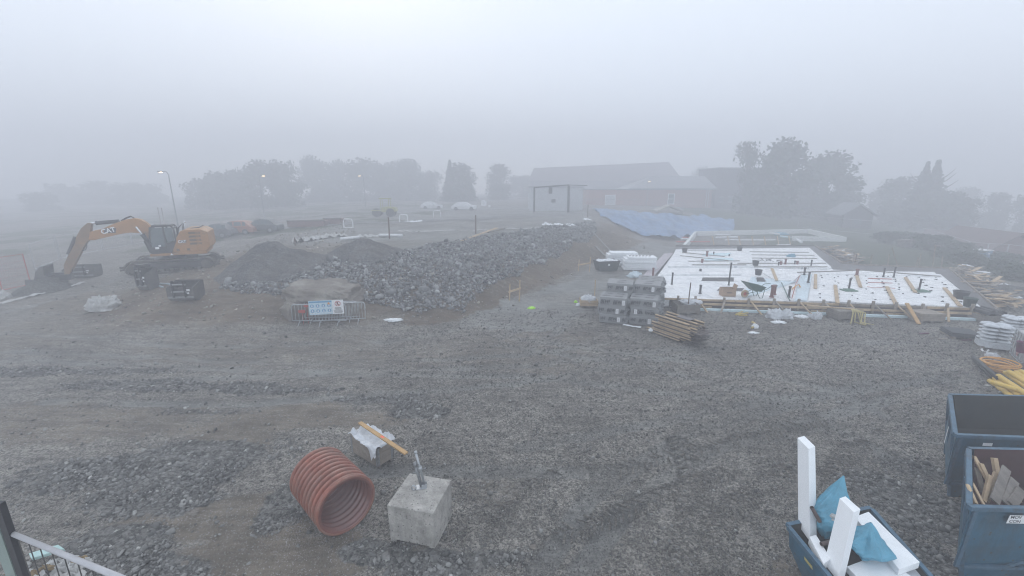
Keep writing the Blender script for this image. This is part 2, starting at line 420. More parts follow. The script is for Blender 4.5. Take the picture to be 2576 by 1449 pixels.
TRKP = [(PX(*q).x, PX(*q).y) for q in [(1130,822),(1300,756),(1420,712),(1540,652),(1640,612),(1700,625),(1560,720),(1400,835)]]
lane = poly_in(XX + _wx * 1.3 + fbm(XX, YY, .5, 84, 2) * .5, YY + _wx * 1.3 + fbm(XX, YY, .6, 85, 2) * .5, TRKP).astype(float)
bank = np.maximum(bank, slope)
bank = np.maximum(bank, np.clip((Z0 - .15) / .4, 0, 1) * (XX > 3) * (XX < 16) * (YY < 58) * (Z0 < 2.0))
mud = np.clip(np.maximum(mud, bank * (.85 + fbm(XX, YY, 2.5, 77, 3) * .7)), 0, 1) * (1 - lane)
coarse = blobmask(XX, YY, COARSE, 11)
grass = np.clip((XX - 28 - fbm(XX, YY, 6, 4) * 8) / 5, 0, 1) * (YY > 27) * np.clip((YY - 27) / 5, 0, 1)
grass = np.maximum(grass, np.clip((-8 - XX) / 6, 0, 1) * np.clip((YY - 33) / 5, 0, 1) * np.clip(.5 + fbm(XX, YY, 5, 8) * 2, 0, 1) * .7)
# tyre tracks: world polylines
def track(pts, wid):
    P = [PX(a, b, 0) for a, b in pts]
    tu = np.zeros_like(XX); tv = np.full_like(XX, 9.0); L0 = 0
    for a, b in zip(P[:-1], P[1:]):
        d = np.array([b.x - a.x, b.y - a.y]); L = np.hypot(*d); d /= L
        s_ = (XX - a.x) * d[0] + (YY - a.y) * d[1]; t_ = -(XX - a.x) * d[1] + (YY - a.y) * d[0]
        ok = (s_ >= -.05) & (s_ <= L + .05) & (np.abs(t_) < np.abs(tv))
        tu[ok] = (s_ + L0)[ok]; tv[ok] = t_[ok]; L0 += L
    return tu, tv, np.clip((wid / 2 - np.abs(tv)) / .05, 0, 1)
TU = np.zeros_like(XX); TV = np.zeros_like(XX); TM = np.zeros_like(XX)
for pts, wd in (([(1700,1449),(1730,1330),(1745,1200),(1700,1100)], .55), ([(1440,1340),(1560,1290),(1660,1250),(1830,1190)], .5), ([(1790,1449),(1800,1370),(1830,1290),(1990,1180)], .55), ([(2080,1200),(2150,1120)], .5), ([(1230,1360),(1290,1250),(1400,1190)], .4)):
    a, b, c = track(pts, wd)
    k = c > TM
    TU[k] = a[k]; TV[k] = b[k]; TM[k] = c[k]
ruts = np.zeros_like(XX)
for pts in ([(0,880),(700,905),(1300,890),(1600,850)], [(0,900),(700,925),(1350,915),(1750,870)], [(0,835),(500,870),(1000,850),(1350,790),(1600,680)], [(100,1010),(600,1010),(1300,960),(1900,860),(2300,860)], [(1250,850),(1500,740),(1650,640)], [(1330,870),(1580,740),(1680,650)], [(900,1180),(1500,1190),(2100,1060)], [(1300,1130),(1900,1010),(2400,950)], [(0,760),(215,722),(430,690),(560,650)], [(0,790),(250,745),(400,700)], [(1250,840),(1700,900),(2100,980),(2380,1120)], [(1250,860),(1650,925),(2000,1010),(2260,1160)], [(1350,1449),(1480,1250),(1750,1080),(2200,960)], [(1450,1449),(1580,1270),(1830,1110),(2250,1000)], [(200,960),(800,930),(1350,940),(1800,1000)]):
    a, b, c = track(pts, .5)
    ruts = np.maximum(ruts, c * np.clip(.6 + fbm(XX, YY, 1.5, 31, 3), 0, 1))
PLT = np.clip((Z0 - 1.5) / .5, 0, 1) * (XX < 12) * (YY < 90) * np.clip(.75 + fbm(XX * .4, YY, 3, 17, 3), 0, 1)
ZF = ZF - ruts * .06 - TM * .012 + fbm(XX, YY, .26, 55, 2) * .034 * (YY < 40) + np.clip(mud, 0, 1) * np.abs(fbm(XX * .7, YY * 1.5, .8, 58, 3)) * .09 * (YY < 30)
# ploughed crests beside the coarse gravel
ZF = ZF + coarse * (fbm(XX, YY, .35, 61, 2) * .05 + .01)
gm = bpy.data.meshes.new('ground')
ny, nx = XX.shape
co = np.stack([XX, YY, ZF], -1).reshape(-1, 3).astype(np.float32)
I = np.arange(ny * nx).reshape(ny, nx)
Q = np.stack([I[:-1, :-1], I[:-1, 1:], I[1:, 1:], I[1:, :-1]], -1).reshape(-1, 4)
def npmesh(me, co, Q, k):
    me.vertices.add(len(co)); me.vertices.foreach_set('co', co.ravel())
    me.loops.add(Q.size); me.loops.foreach_set('vertex_index', Q.ravel().astype(np.int32))
    me.polygons.add(len(Q)); me.polygons.foreach_set('loop_start', np.arange(0, Q.size, k, dtype=np.int32)); me.polygons.foreach_set('loop_total', np.full(len(Q), k, dtype=np.int32))
    me.update(calc_edges=True); me.validate()
npmesh(gm, co, Q, 4)
gm.polygons.foreach_set('use_smooth', [True] * len(gm.polygons))
for nme, arr in (('mud', mud), ('coarse', coarse), ('grass', grass), ('tu', TU), ('tv', TV), ('tm', TM), ('earth', np.clip(np.maximum(bank, slope), 0, 1) * (1 - lane)), ('rut', np.maximum(np.maximum(ruts, PLT * 1.3), lane * np.clip(.9 + fbm(XX, YY, 2.0, 83, 3) * 1.2, 0, 1.3)))):
    at = gm.attributes.new(nme, 'FLOAT', 'POINT'); at.data.foreach_set('value', arr.ravel().astype(np.float32))
go = bpy.data.objects.new('ground', gm); COL.objects.link(go); setp(go, kind='structure')

def gravel_nodes(m, mudc=(.190, .162, .128), grey=(.180, .168, .150), attrs=True, scale=1.0):
    m.use_nodes = True; n = m.node_tree.nodes; L = m.node_tree.links; b = n['Principled BSDF']; b.inputs['Roughness'].default_value = .85
    b.inputs['Specular IOR Level'].default_value = .3
    tc = n.new('ShaderNodeTexCoord'); O = tc.outputs['Object']
    def A(nm):
        a = n.new('ShaderNodeAttribute'); a.attribute_name = nm; return a.outputs['Fac']
    def nz(s, d=6, r=.6):
        x = n.new('ShaderNodeTexNoise'); x.inputs['Scale'].default_value = s * scale; x.inputs['Detail'].default_value = d; x.inputs['Roughness'].default_value = r; L.new(O, x.inputs['Vector']); return x.outputs[0]
    def vor(s, o='Color'):
        x = n.new('ShaderNodeTexVoronoi'); x.inputs['Scale'].default_value = s * scale; L.new(O, x.inputs['Vector']); return x.outputs[o]
    def ma(op, a, b_, clamp=False):
        x = n.new('ShaderNodeMath'); x.operation = op; x.use_clamp = clamp
        for i, q in enumerate((a, b_)):
            if isinstance(q, (int, float)): x.inputs[i].default_value = q
            elif q is not None: L.new(q, x.inputs[i])
        return x.outputs[0]
    def mix(f, a, b_, bl='MIX'):
        x = n.new('ShaderNodeMix'); x.data_type = 'RGBA'; x.blend_type = bl
        for i, q in ((0, f), (6, a), (7, b_)):
            if isinstance(q, (int, float)): x.inputs[i].default_value = q
            elif isinstance(q, tuple): x.inputs[i].default_value = q + (1,)
            else: L.new(q, x.inputs[i])
        return x.outputs[2]
    def ramp(f, a, b_, c0=0.0, c1=1.0):
        x = n.new('ShaderNodeMapRange'); x.inputs[1].default_value = a; x.inputs[2].default_value = b_; x.inputs[3].default_value = c0; x.inputs[4].default_value = c1; L.new(f, x.inputs[0]); return x.outputs[0]
    def sepr(c):
        x = n.new('ShaderNodeSeparateColor'); L.new(c, x.inputs[0]); return x.outputs[0]
    v1 = sepr(vor(26)); v2 = sepr(vor(60)); v3 = sepr(vor(11))
    stone = ma('ADD', ma('MULTIPLY', v1, .55), ma('MULTIPLY', v2, .45))
    sb = ramp(stone, .2, .8, .35, 1.7)
    big = ramp(nz(.35, 5, .6), .35, .65, .80, 1.18)
    mid = ramp(nz(3.5, 8, .75), .32, .68, .74, 1.26)
    g = mix(1.0, grey, mix(1.0, mix(0.0, sb, sb), mid, 'MULTIPLY'), 'MULTIPLY')
    mc = mix(ramp(nz(1.3, 8, .7), .4, .6), mudc, tuple(c * .72 for c in mudc))
    mc = mix(1.0, mc, ramp(nz(14, 8, .8), .3, .7, .75, 1.22), 'MULTIPLY')
    pale = mix(ramp(v2, .90, .94), mc, (.30, .29, .28))
    if attrs:
        mk = ramp(ma('ADD', A('mud'), ma('MULTIPLY', ma('SUBTRACT', nz(5, 7, .75), .5), 1.8)), .30, .70)
        c = mix(mk, g, pale)
        c = mix(ma('MULTIPLY', A('earth'), ramp(nz(2.2, 6, .7), .35, .6, .35, 1.0)), c, (.130, .098, .068))
        # compacted ruts
        c = mix(ma('MULTIPLY', A('rut'), .6), c, (.235, .24, .232))
        ck = ramp(ma('ADD', A('coarse'), ma('MULTIPLY', ma('SUBTRACT', nz(6, 6, .7), .5), 1.2)), .4, .7)
        cs = mix(1.0, (.125, .122, .114), ramp(ma('ADD', ma('MULTIPLY', v3, .5), ma('MULTIPLY', v1, .5)), .2, .9, .35, 1.7), 'MULTIPLY')
        c = mix(ck, c, cs)
        gg = mix(ramp(nz(8, 6, .8), .35, .65), (.035, .055, .025), (.08, .09, .05))
        c = mix(ramp(ma('ADD', A('grass'), ma('MULTIPLY', ma('SUBTRACT', nz(1.5, 6, .7), .5), .9)), .35, .6), c, gg)
    else: c = mix(ramp(nz(1.2, 6, .7), .4, .65, 0, .7), g, pale)
    c = mix(1.0, c, big, 'MULTIPLY')
    mp_ = n.new('ShaderNodeMapping'); mp_.inputs['Scale'].default_value = (.45, 2.6, 1); mp_.inputs['Rotation'].default_value = (0, 0, .05); L.new(O, mp_.inputs[0])
    sn = n.new('ShaderNodeTexNoise'); sn.inputs['Scale'].default_value = 1.6; sn.inputs['Detail'].default_value = 7; sn.inputs['Roughness'].default_value = .7; L.new(mp_.outputs[0], sn.inputs['Vector'])
    c = mix(1.0, c, ramp(sn.outputs[0], .35, .65, .74, 1.26), 'MULTIPLY')
    L.new(c, b.inputs['Base Color'])
    hgt = ma('ADD', ma('MULTIPLY', vor(26, 'Distance'), -.8), ma('ADD', ma('MULTIPLY', nz(9, 8, .8), 1.6), ma('MULTIPLY', vor(60, 'Distance'), -.4)))
    if attrs:
        ph = ma('FRACT', ma('MULTIPLY', ma('ADD', A('tu'), ma('MULTIPLY', ma('ABSOLUTE', A('tv'), None), .9)), 5.5), None)
        ph = ramp(ma('ABSOLUTE', ma('SUBTRACT', ph, .5), None), .10, .25)
        hgt = ma('ADD', hgt, ma('MULTIPLY', ma('MULTIPLY', ph, A('tm')), 2.4))
    bp = n.new('ShaderNodeBump'); bp.inputs['Strength'].default_value = .9; bp.inputs['Distance'].default_value = .03 / scale
    L.new(hgt, bp.inputs['Height']); L.new(bp.outputs[0], b.inputs['Normal'])
    return m
GROUND = gravel_nodes(bpy.data.materials.new('ground_gravel')); gm.materials.append(GROUND)
GRAVEL = gravel_nodes(bpy.data.materials.new('pile_gravel'), grey=(.105, .106, .107), mudc=(.14, .125, .11), attrs=False, scale=.8)
SOIL = gravel_nodes(bpy.data.materials.new('dark_soil'), grey=(.075, .08, .075), mudc=(.10, .09, .075), attrs=False, scale=.6)
ASPH = gravel_nodes(bpy.data.materials.new('far_road'), grey=(.22, .22, .22), mudc=(.2, .19, .18), attrs=False, scale=.5)

# ---------------------------------------------------------------- loose stones
def ico():
    t = (1 + 5 ** .5) / 2
    v = np.array([(-1,t,0),(1,t,0),(-1,-t,0),(1,-t,0),(0,-1,t),(0,1,t),(0,-1,-t),(0,1,-t),(t,0,-1),(t,0,1),(-t,0,-1),(-t,0,1)], float)
    v /= np.linalg.norm(v[0])
    f = np.array([(0,11,5),(0,5,1),(0,1,7),(0,7,10),(0,10,11),(1,5,9),(5,11,4),(11,10,2),(10,7,6),(7,1,8),(3,9,4),(3,4,2),(3,2,6),(3,6,8),(3,8,9),(4,9,5),(2,4,11),(6,2,10),(8,6,7),(9,8,1)])
    return v, f
IV, IF = ico()
def stonemat(name, c, amp=.45):
    m = bpy.data.materials.new(name); m.use_nodes = True; n = m.node_tree.nodes; L = m.node_tree.links; b = n['Principled BSDF']; b.inputs['Roughness'].default_value = .8
    g = n.new('ShaderNodeNewGeometry'); r = n.new('ShaderNodeValToRGB'); L.new(g.outputs['Random Per Island'], r.inputs[0])
    r.color_ramp.elements[0].color = tuple(x * (1 - amp) for x in c) + (1,); r.color_ramp.elements[1].color = tuple(x * (1 + amp) for x in c) + (1,)
    e = r.color_ramp.elements.new(.93); e.color = tuple(x * (1 + amp * .7) for x in c) + (1,)
    e = r.color_ramp.elements.new(.96); e.color = tuple(min(1, x * 2.3) for x in c) + (1,)
    nz = n.new('ShaderNodeTexNoise'); nz.inputs['Scale'].default_value = 7; nz.inputs['Detail'].default_value = 5
    tc = n.new('ShaderNodeTexCoord'); L.new(tc.outputs['Object'], nz.inputs['Vector'])
    mr = n.new('ShaderNodeMapRange'); mr.inputs[1].default_value = .3; mr.inputs[2].default_value = .7; mr.inputs[3].default_value = .7; mr.inputs[4].default_value = 1.25; L.new(nz.outputs[0], mr.inputs[0])
    mx = n.new('ShaderNodeMix'); mx.data_type = 'RGBA'; mx.blend_type = 'MULTIPLY'; mx.inputs[0].default_value = 1; L.new(r.outputs[0], mx.inputs[6]); L.new(mr.outputs[0], mx.inputs[7])
    L.new(mx.outputs[2], b.inputs['Base Color']); return m
def stones(name, X, Y, S, mt, seed, flatk=.6, sink=.15, Z=None, **kw):
    rg = np.random.default_rng(seed); N = len(X)
    V = IV[None] * (1 + rg.uniform(-.38, .3, (N, 12, 1)))
    sc3 = np.stack([rg.uniform(.7, 1.35, N), rg.uniform(.6, 1.1, N), rg.uniform(.35, .8, N) * (flatk / .6)], -1)
    V = V * sc3[:, None] * (S / 2)[:, None, None]
    q = rg.normal(size=(N, 4)) * np.array([1, .35, .35, 1.0]); q /= np.linalg.norm(q, axis=1, keepdims=True)
    a, b, c, d = q.T
    Rm = np.stack([1 - 2 * (c * c + d * d), 2 * (b * c - d * a), 2 * (b * d + c * a), 2 * (b * c + d * a), 1 - 2 * (b * b + d * d), 2 * (c * d - b * a), 2 * (b * d - c * a), 2 * (c * d + b * a), 1 - 2 * (b * b + c * c)], -1).reshape(N, 3, 3)
    V = np.einsum('nij,nkj->nki', Rm, V)
    if Z is None: Z = hfull(X, Y)
    V += np.stack([X, Y, Z + S * sink], -1)[:, None]
    F = (IF[None] + (np.arange(N) * 12)[:, None, None]).reshape(-1, 3)
    me = bpy.data.meshes.new(name); npmesh(me, V.reshape(-1, 3).astype(np.float32), F, 3); me.materials.append(mt)
    o = bpy.data.objects.new(name, me); COL.objects.link(o); return setp(o, **kw)
rg = np.random.default_rng(3)
def scatter(n, region):
    X, Y = region(n); return X, Y
PRINTM = gravel_nodes(bpy.data.materials.new('pressed_gravel'), grey=(.178, .167, .150), mudc=(.19, .165, .135), attrs=False, scale=1.0)
# tyre prints pressed into the gravel
def prints(pts, wid, label):
    P = [PX(a, b, 0) for a, b in pts]; m = MB(); s0 = 0.0; rr = random.Random(len(pts) + int(wid * 100))
    for a, b in zip(P[:-1], P[1:]):
        d = (b - a); L = d.length; d.normalize(); nn = Vector((-d.y, d.x, 0)); t = s0
        while t < L:
            c = a + d * t
            for sd in (-1, 1):
                if rr.random() < .28: continue
                p = c + nn * sd * .03 + d * (.07 if sd > 0 else 0); q = p + nn * sd * wid * .46 * rr.uniform(.8, 1.05) - d * .16 * rr.uniform(.8, 1.2)
                zz = Vector((0, 0, 1)); w_ = d * .030; hh = .034 * rr.uniform(.5, 1.1)
                p.z = zg(p.x, p.y) - .018; q.z = zg(q.x, q.y) - .018
                m.add([p - w_, q - w_, q + w_, p + w_, p + zz * hh, q + zz * hh], [(0, 1, 5, 4), (2, 3, 4, 5), (0, 4, 3), (1, 2, 5)])
            t += .17
        s0 = t - L
    o = m.build('tyre_prints', PRINTM, origin=tuple(P[0])); setp(o, kind='structure')
for pts, wd in (([(1690,1449),(1720,1350),(1745,1250),(1735,1160),(1700,1090)], .6), ([(1400,1345),(1500,1310),(1620,1265),(1740,1215),(1860,1175)], .5), ([(1790,1449),(1800,1370),(1835,1290),(1900,1230),(1990,1170)], .6), ([(2080,1200),(2130,1140),(2240,1080)], .5), ([(1230,1370),(1290,1260),(1400,1190)], .45), ([(1560,1180),(1800,1120),(2080,1050)], .5)): prints(pts, wd, '')
# coarse gravel patches in the foreground
N = 150000
dd = rg.uniform(0, 1, N); Yc = 4.2 * (26 / 4.2) ** dd; Xc = rg.uniform(-1.35, 1.35, N) * (Yc + 1.5)
cm = blobmask(Xc, Yc, COARSE, 11)
mm = blobmask(Xc, Yc, MUD, 5)
keep = ((rg.uniform(0, 1, N) < np.clip(cm, 0, 1) * .85) | (rg.uniform(0, 1, N) < .085 + .03 * mm)) & ~poly_in(Xc, Yc, TRKP)
Xc, Yc, cmk = Xc[keep], Yc[keep], cm[keep]
Sz = rg.lognormal(-3.15, .42, len(Xc)) * (1 + .5 * cmk) * np.clip((Yc / 10) ** .35, .8, 1.5)
Sz = np.minimum(Sz, .17)
stones('coarse_gravel', Xc, Yc, Sz, stonemat('crushed_stone', (.165, .163, .155), .6), 5, label='loose crushed grey stone spread in patches over the yard', cat='gravel', kind='stuff')
# rubble bank
def poly_in(px, py, poly):
    c = np.zeros(px.shape, bool); n_ = len(poly)
    for i in range(n_):
        x1, y1 = poly[i]; x2, y2 = poly[(i + 1) % n_]
        cond = ((y1 > py) != (y2 > py)) & (px < (x2 - x1) * (py - y1) / (y2 - y1 + 1e-9) + x1)
        c ^= cond
    return c
lo = [(505,722,.95),(580,738,.9),(650,748,.8),(720,755,.75),(800,762,.7),(890,763,.6),(1000,770,.52),(1060,776,.5),(1120,774,.5),(1170,772,.6),(1200,742,.8),(1250,705,1.05),(1335,655,1.35),(1400,625,1.6),(1450,604,1.75),(1500,580,1.9)]
up = [(1490,553,2.4),(1400,570,2.4),(1240,592,2.3),(1100,614,2.2),(1000,637,2.1),(920,649,2.05),(840,656,2.0),(770,670,1.8),(700,686,1.6),(620,693,1.4),(560,697,1.25),(510,705,1.1)]
poly = [(PX(*p).x, PX(*p).y) for p in lo + up]
RB = poly
N = 150000
Xr = rg.uniform(-16, 12, N); Yr2 = rg.uniform(18, 54, N)
wob = fbm(Xr, Yr2, 1.2, 91, 3) * .9
ins = poly_in(Xr + wob, Yr2 + wob * .6, poly)
dens = np.clip(1.25 - (Yr2 - 20) / 45, .3, 1)
k = ins & (rg.uniform(0, 1, N) < dens)
Xr, Yr2 = Xr[k], Yr2[k]
Sr = np.clip(rg.lognormal(-2.22, .50, len(Xr)), .05, .6)
print('rubble', len(Xr))
stones('rubble', Xr, Yr2, Sr, stonemat('blasted_rock', (.195, .197, .197), .7), 6, sink=.2, Z=hfull(Xr, Yr2) + rg.uniform(-.07, .10, len(Xr)), label='bank of broken blue grey rocks along the raised ground', cat='rubble', kind='stuff')
# scattered stones on the dirt slopes
N = 26000
Xs = rg.uniform(-24, 14, N); Ys = rg.uniform(17, 50, N); zs = hz(Xs, Ys)
k = (zs > .1) & (zs < 2.1) & (rg.uniform(0, 1, N) < .28)
Xs, Ys = Xs[k], Ys[k]
stones('scattered_stones', Xs, Ys, np.clip(rg.lognormal(-2.3, .45, len(Xs)), .05, .4), stonemat('dusty_stone', (.24, .22, .19), .4), 8, label='scattered dusty stones on the brown earth slopes', cat='stones', kind='stuff')
# fine stones in the ground further right and by the front
N = 60000
dd = rg.uniform(0, 1, N); Yf = 4.0 * (22 / 4.0) ** dd; Xf = rg.uniform(-.3, 1.3, N) * (Yf + 1.5)
stones('fine_gravel', Xf, Yf, np.clip(rg.lognormal(-3.6, .3, N), .015, .06) * np.clip((Yf / 7) ** .6, .9, 2), stonemat('fine_stone', (.125, .122, .116), .55), 9, label='fine grey gravel chips lying loose across the yard', cat='gravel', kind='stuff')

# gravel piles
def pile(name, label, apex, L, Rr, depth_r, mt, z0=None, seed=1, sharp=1.25, cat='gravel pile'):
    c = Vector(apex); base = zg(c.x, c.y); hgt = c.z - base
    b = MB()
    def fn(u, v):
        r = u ** .85 * 1.15; a = v * 2 * math.pi
        rx = (L if math.cos(a) < 0 else Rr); x = c.x + math.cos(a) * rx * r; y = c.y + math.sin(a) * depth_r * r
        k = max(0, 1 - r)
        prof = (k ** 1.0) * .88 + .12 * math.exp(-(r * 3) ** 2) - .12 * math.exp(-(r * 7) ** 2)
        nn = noise.noise(Vector((x * 1.1, y * 1.1, seed))) * .22 + noise.noise(Vector((x * 3, y * 3, seed))) * .07 + noise.noise(Vector((x * 9, y * 9, seed))) * .03
        z = zg(x, y) * min(1, r) + base * (1 - min(1, r)) + hgt * prof * (1 + .0 * nn) + nn * min(1, r * 4) * min(1, k * 5 + .1) - (.15 if r > 1.02 else 0)
        return (x, y, z)
    b.grid(fn, 44, 80)
    return b.build(name, mt, smooth=True, origin=(c.x, c.y, base), label=label, cat=cat)
a1 = PY(672, 597, 25.4); pile('gravel_pile', 'larger mixed grey gravel pile nearer the excavator', a1, 3.0, 3.6, 3.0, GRAVEL, seed=2)
a2 = PY(606, 655, 24.6); pile('gravel_pile', 'low dark gravel heap at the left foot of the larger pile', (PY(640, 645, 23.8)), 2.0, 2.2, 1.3, GRAVEL, seed=5)
a3 = PY(905, 594, 27.6); pile('gravel_pile', 'smaller pointed gravel pile beside the white pipe', a3, 2.4, 2.9, 2.4, GRAVEL, seed=9)
a4 = PY(100, 690, 25.0); pile('soil_heap', 'dark soil heap being dug by the excavator bucket', a4, 1.6, 1.5, 1.3, SOIL, seed=12, cat='soil heap')
a5 = PY(2545, 712, 24.0); pile('gravel_pile', 'grey gravel heap behind the timber debris at the right edge', a5, 2.8, 3.0, 2.2, GRAVEL, seed=15)
a6 = PY(2290, 655, 36.0)

# ---------------------------------------------------------------- haze
hb = MB()
hb.box((0, 130, 13.0), (1240, 300, 50))
hm = bpy.data.materials.new('haze'); hm.use_nodes = True
hn = hm.node_tree.nodes; hn.remove(hn['Principled BSDF'])
pv = hn.new('ShaderNodeVolumePrincipled'); pv.inputs['Color'].default_value = (.87, .875, .915, 1); pv.inputs['Density'].default_value = .0120
pv.inputs['Anisotropy'].default_value = .0
hm.node_tree.links.new(pv.outputs[0], hn['Material Output'].inputs['Volume'])
hb.build('haze', hm, kind='stuff', label='thick morning fog over the whole site', cat='fog')

# ================================================================ corrugated pipe
def ring_pipe():
    a = PX(873, 1272, .58); b = PX(798, 1188, .58); d = (b - a); d.z = 0; L = 1.36; d.normalize()
    rz = math.atan2(d.y, d.x)
    o = thing('corrugated_pipe', 'big red brown ribbed plastic pipe lying on the mud beside the concrete block', 'pipe', (a.x, a.y, .02), rz)
    m = MB(); nr = 10; prof = []
    p = L / nr
    for i in range(nr * 12 + 1):
        x = i / 12 * p; ph = (i % 12) / 12
        k = min(1.0, max(0.0, math.sin(math.pi * min(1, max(0, (ph - .14) / .72)))) * 1.5) ** .7
        prof.append((.497 + .081 * k, x))
    m.lathe(prof, 72, Matrix.Translation((0, 0, .57)))
    m.build('outer_ribs', TERRA, o, smooth=True)
    m = MB(); prof = []
    for i in range(nr * 8 + 1):
        ph = (i % 8) / 8; prof.append((.512 - .028 * math.cos(2 * math.pi * ph), i / 8 * p))
    m.lathe([(.54, 0)] + prof + [(.54, L)], 64, Matrix.Translation((0, 0, .57)))
    m.build('inner_wall', mat('glossy_pipe_inside', (.20, .075, .06), .22, .12, 4, spec=.8), o, smooth=True)
    m = MB()
    m.lathe([(.538, .0), (.55, -.012), (.575, -.006), (.583, .03), (.54, .06)], 64, Matrix.Translation((0, 0, .57)))
    m.build('end_rim', TERRA, o, smooth=True)
ring_pipe()

# ================================================================ concrete block and prop
bc = [PX(983, 1357), PX(1088, 1375), PX(1140, 1320)]
bd = bc[3 - 1] - bc[0]
bcx = (bc[0] + bc[2]) / 2 + Vector((-.02, .10, 0)); fr = bc[1] - bc[0]
brz = math.atan2(fr.y, fr.x) - R(2)
BH = .82
blk = thing('concrete_block', 'square grey cast concrete block with a steel prop foot standing on it', 'concrete block', (bcx.x, bcx.y, 0), brz)
m = MB(); s = .445
m.add([(-s, -s, .07), (s, -s, .07), (s, s, .07), (-s, s, .07), (-s - .01, -s - .01, BH), (s + .01, -s - .01, BH), (s + .01, s + .01, BH), (-s - .01, s + .01, BH)], [(0, 3, 2, 1), (4, 5, 6, 7), (0, 1, 5, 4), (1, 2, 6, 5), (2, 3, 7, 6), (3, 0, 4, 7)])
m.build('block_body', CONC, blk, bevel=.014)
for sx in (-1, 1):
    m = MB(); m.box((sx * (s - .055), 0, .033), (.11, 2 * s - .006, .066)); m.build('block_foot', CONC, blk, bevel=.008)
pb = PX(1060, 1226, BH)
pr = thing('steel_prop', 'galvanised steel prop foot with two tubes on top of the concrete block', 'prop', (pb.x, pb.y, BH + .002), brz + R(25)); pr.scale = (1.15, 1.15, 1.3)
m = MB(); m.box((0, 0, .006), (.17, .12, .012)); m.box((.05, .04, .035), (.09, .008, .06)); m.box((.05, -.04, .035), (.09, .008, .06)); m.build('base_plate', STEEL, pr, bevel=.002)
dl = Matrix.Rotation(-(brz + R(25)), 3, 'Z')
def lp(px, py, z): q = PX(px, py, z) - pb; q.z = 0; q = dl @ q; return Vector((q.x, q.y, z - BH))
m = MB(); m.tube([(.0, .01, .01), Vector((-.07, .02, .36))], .026, 12); m.tube([Vector((-.07, .02, .36)), Vector((-.085, .022, .42))], .034, 12); m.build('outer_tube', WSTEEL, pr, smooth=True)
m = MB(); m.tube([(.06, .0, .03), (-.06, -.02, .62)], .020, 12); m.tube([(.005, -.01, .30), (-.007, -.012, .36)], .033, 12); m.tube([(-.055, -.02, .60), (-.06, -.02, .63)], .026, 12); m.build('inner_tube', STEEL, pr, smooth=True)
m = MB(); m.tube([(-.14, -.03, .27), (.09, .03, .30)], .008, 8); m.build('locking_pin', WSTEEL, pr, smooth=True); m = MB(); m.tube([(-.02, -.05, .42), (-.04, .05, .42)], .007, 8); m.build('locking_pin', WSTEEL, pr, smooth=True)
m = MB(); m.lathe([(.032, -.014), (.045, -.01), (.045, .01), (.032, .014), (.028, 0), (.032, -.014)], 20, Matrix.Translation((-.12, -.05, .046)) @ Matrix.Rotation(R(70), 4, 'Z')); m.build('ring_nut', STEEL, pr, smooth=True)

# ================================================================ crate, sheet, plank
c0, c1 = PX(886, 1142), PX(950, 1181); cd = (c1 - c0); crz = math.atan2(cd.y, cd.x); cn = Vector((-cd.y, cd.x, 0)).normalized()
cc = (c0 + c1) / 2 + cn * .24 ; Lc = 1.02; Wc = .44; Hc = .52
cr = thing('wooden_crate', 'old wooden crate with metal corners under a cloudy plastic sheet behind the big pipe', 'crate', (cc.x, cc.y, 0), crz)
for sy in (-1, 1):
    m = MB()
    for k in range(3): m.box((0, sy * (Wc / 2), .06 + .075 + k * .155), (Lc, .022, .150))
    m.build('side_boards', WOOD2, cr, bevel=.004)
for sx in (-1, 1):
    m = MB()
    for k in range(3): m.box((sx * (Lc / 2 - .012), 0, .06 + .075 + k * .155), (.022, Wc - .026, .150))
    m.build('end_boards', WOOD2, cr, bevel=.004)
m = MB(); m.box((0, 0, .08), (Lc - .06, Wc - .04, .02)); m.box((0, 0, .40), (Lc - .06, Wc - .03, .02)); m.build('crate_contents', WOOD3, cr)
for sx in (-1, 1):
    for sy in (-1, 1):
        m = MB(); m.box((sx * (Lc / 2 - .02), sy * (Wc / 2 + .0145), .29), (.06, .004, .46)); m.box((sx * (Lc / 2 + .0035), sy * (Wc / 2 - .03), .29), (.004, .06, .46)); m.build('corner_iron', WSTEEL, cr)
m = MB()
for sy in (-1, 1): m.box((0, sy * Wc * .38, .028), (Lc, .07, .05))
m.build('skid', WOOD3, cr)
m = MB()
def sheet(u, v):
    x = (u - .5) * (Lc + .10); y = -Wc / 2 - .06 + v * (Wc + .20); z = .56
    if u > .62 and v < .35: k_ = min(1, (u - .62) / .2) * min(1, (.35 - v) / .2); x += .10 * k_; y -= .22 * k_
    ox = max(0, abs(x) - Lc / 2 - .03); oy = max(0, abs(y) - Wc / 2 - .04)
    drop = (ox * 1.6 + oy * 1.5) * (.62 + .75 * noise.noise(Vector((x * 3, y * 3, 4))))
    x2 = x - math.copysign(ox * .8, x); y2 = y - math.copysign(oy * .8, y)
    n_ = abs(noise.noise(Vector((x * 4, y * 5, 1)))) * .16 + noise.noise(Vector((x * 11, y * 12, 2))) * .05
    return (x2 + noise.noise(Vector((x * 5, y * 5, 8))) * .04, y2 + math.copysign(.02, y) + noise.noise(Vector((x * 5, y * 5, 9))) * .04, max(.05, z - drop * .95 + n_ - .05 * min(1, max(0, min(Lc / 2 - abs(x), Wc / 2 - abs(y))) / .12)))
m.grid(sheet, 46, 46)
o = m.build('plastic_sheet', PLAST, None, smooth=True, label='cloudy plastic sheet draped over the old crate behind the big pipe', cat='plastic sheet')
o.location = (cc.x, cc.y, 0); o.rotation_euler = (0, 0, crz)
pa, pb2 = PX(905, 1063, .70), PX(1022, 1141, .76)
m = MB(); m.beam(pa, pb2, .10, .035); o = m.build('plank', ORW, origin=tuple((pa + pb2) / 2), bevel=.003, label='orange tinted plank with a red mark lying across the plastic covered crate', cat='plank')
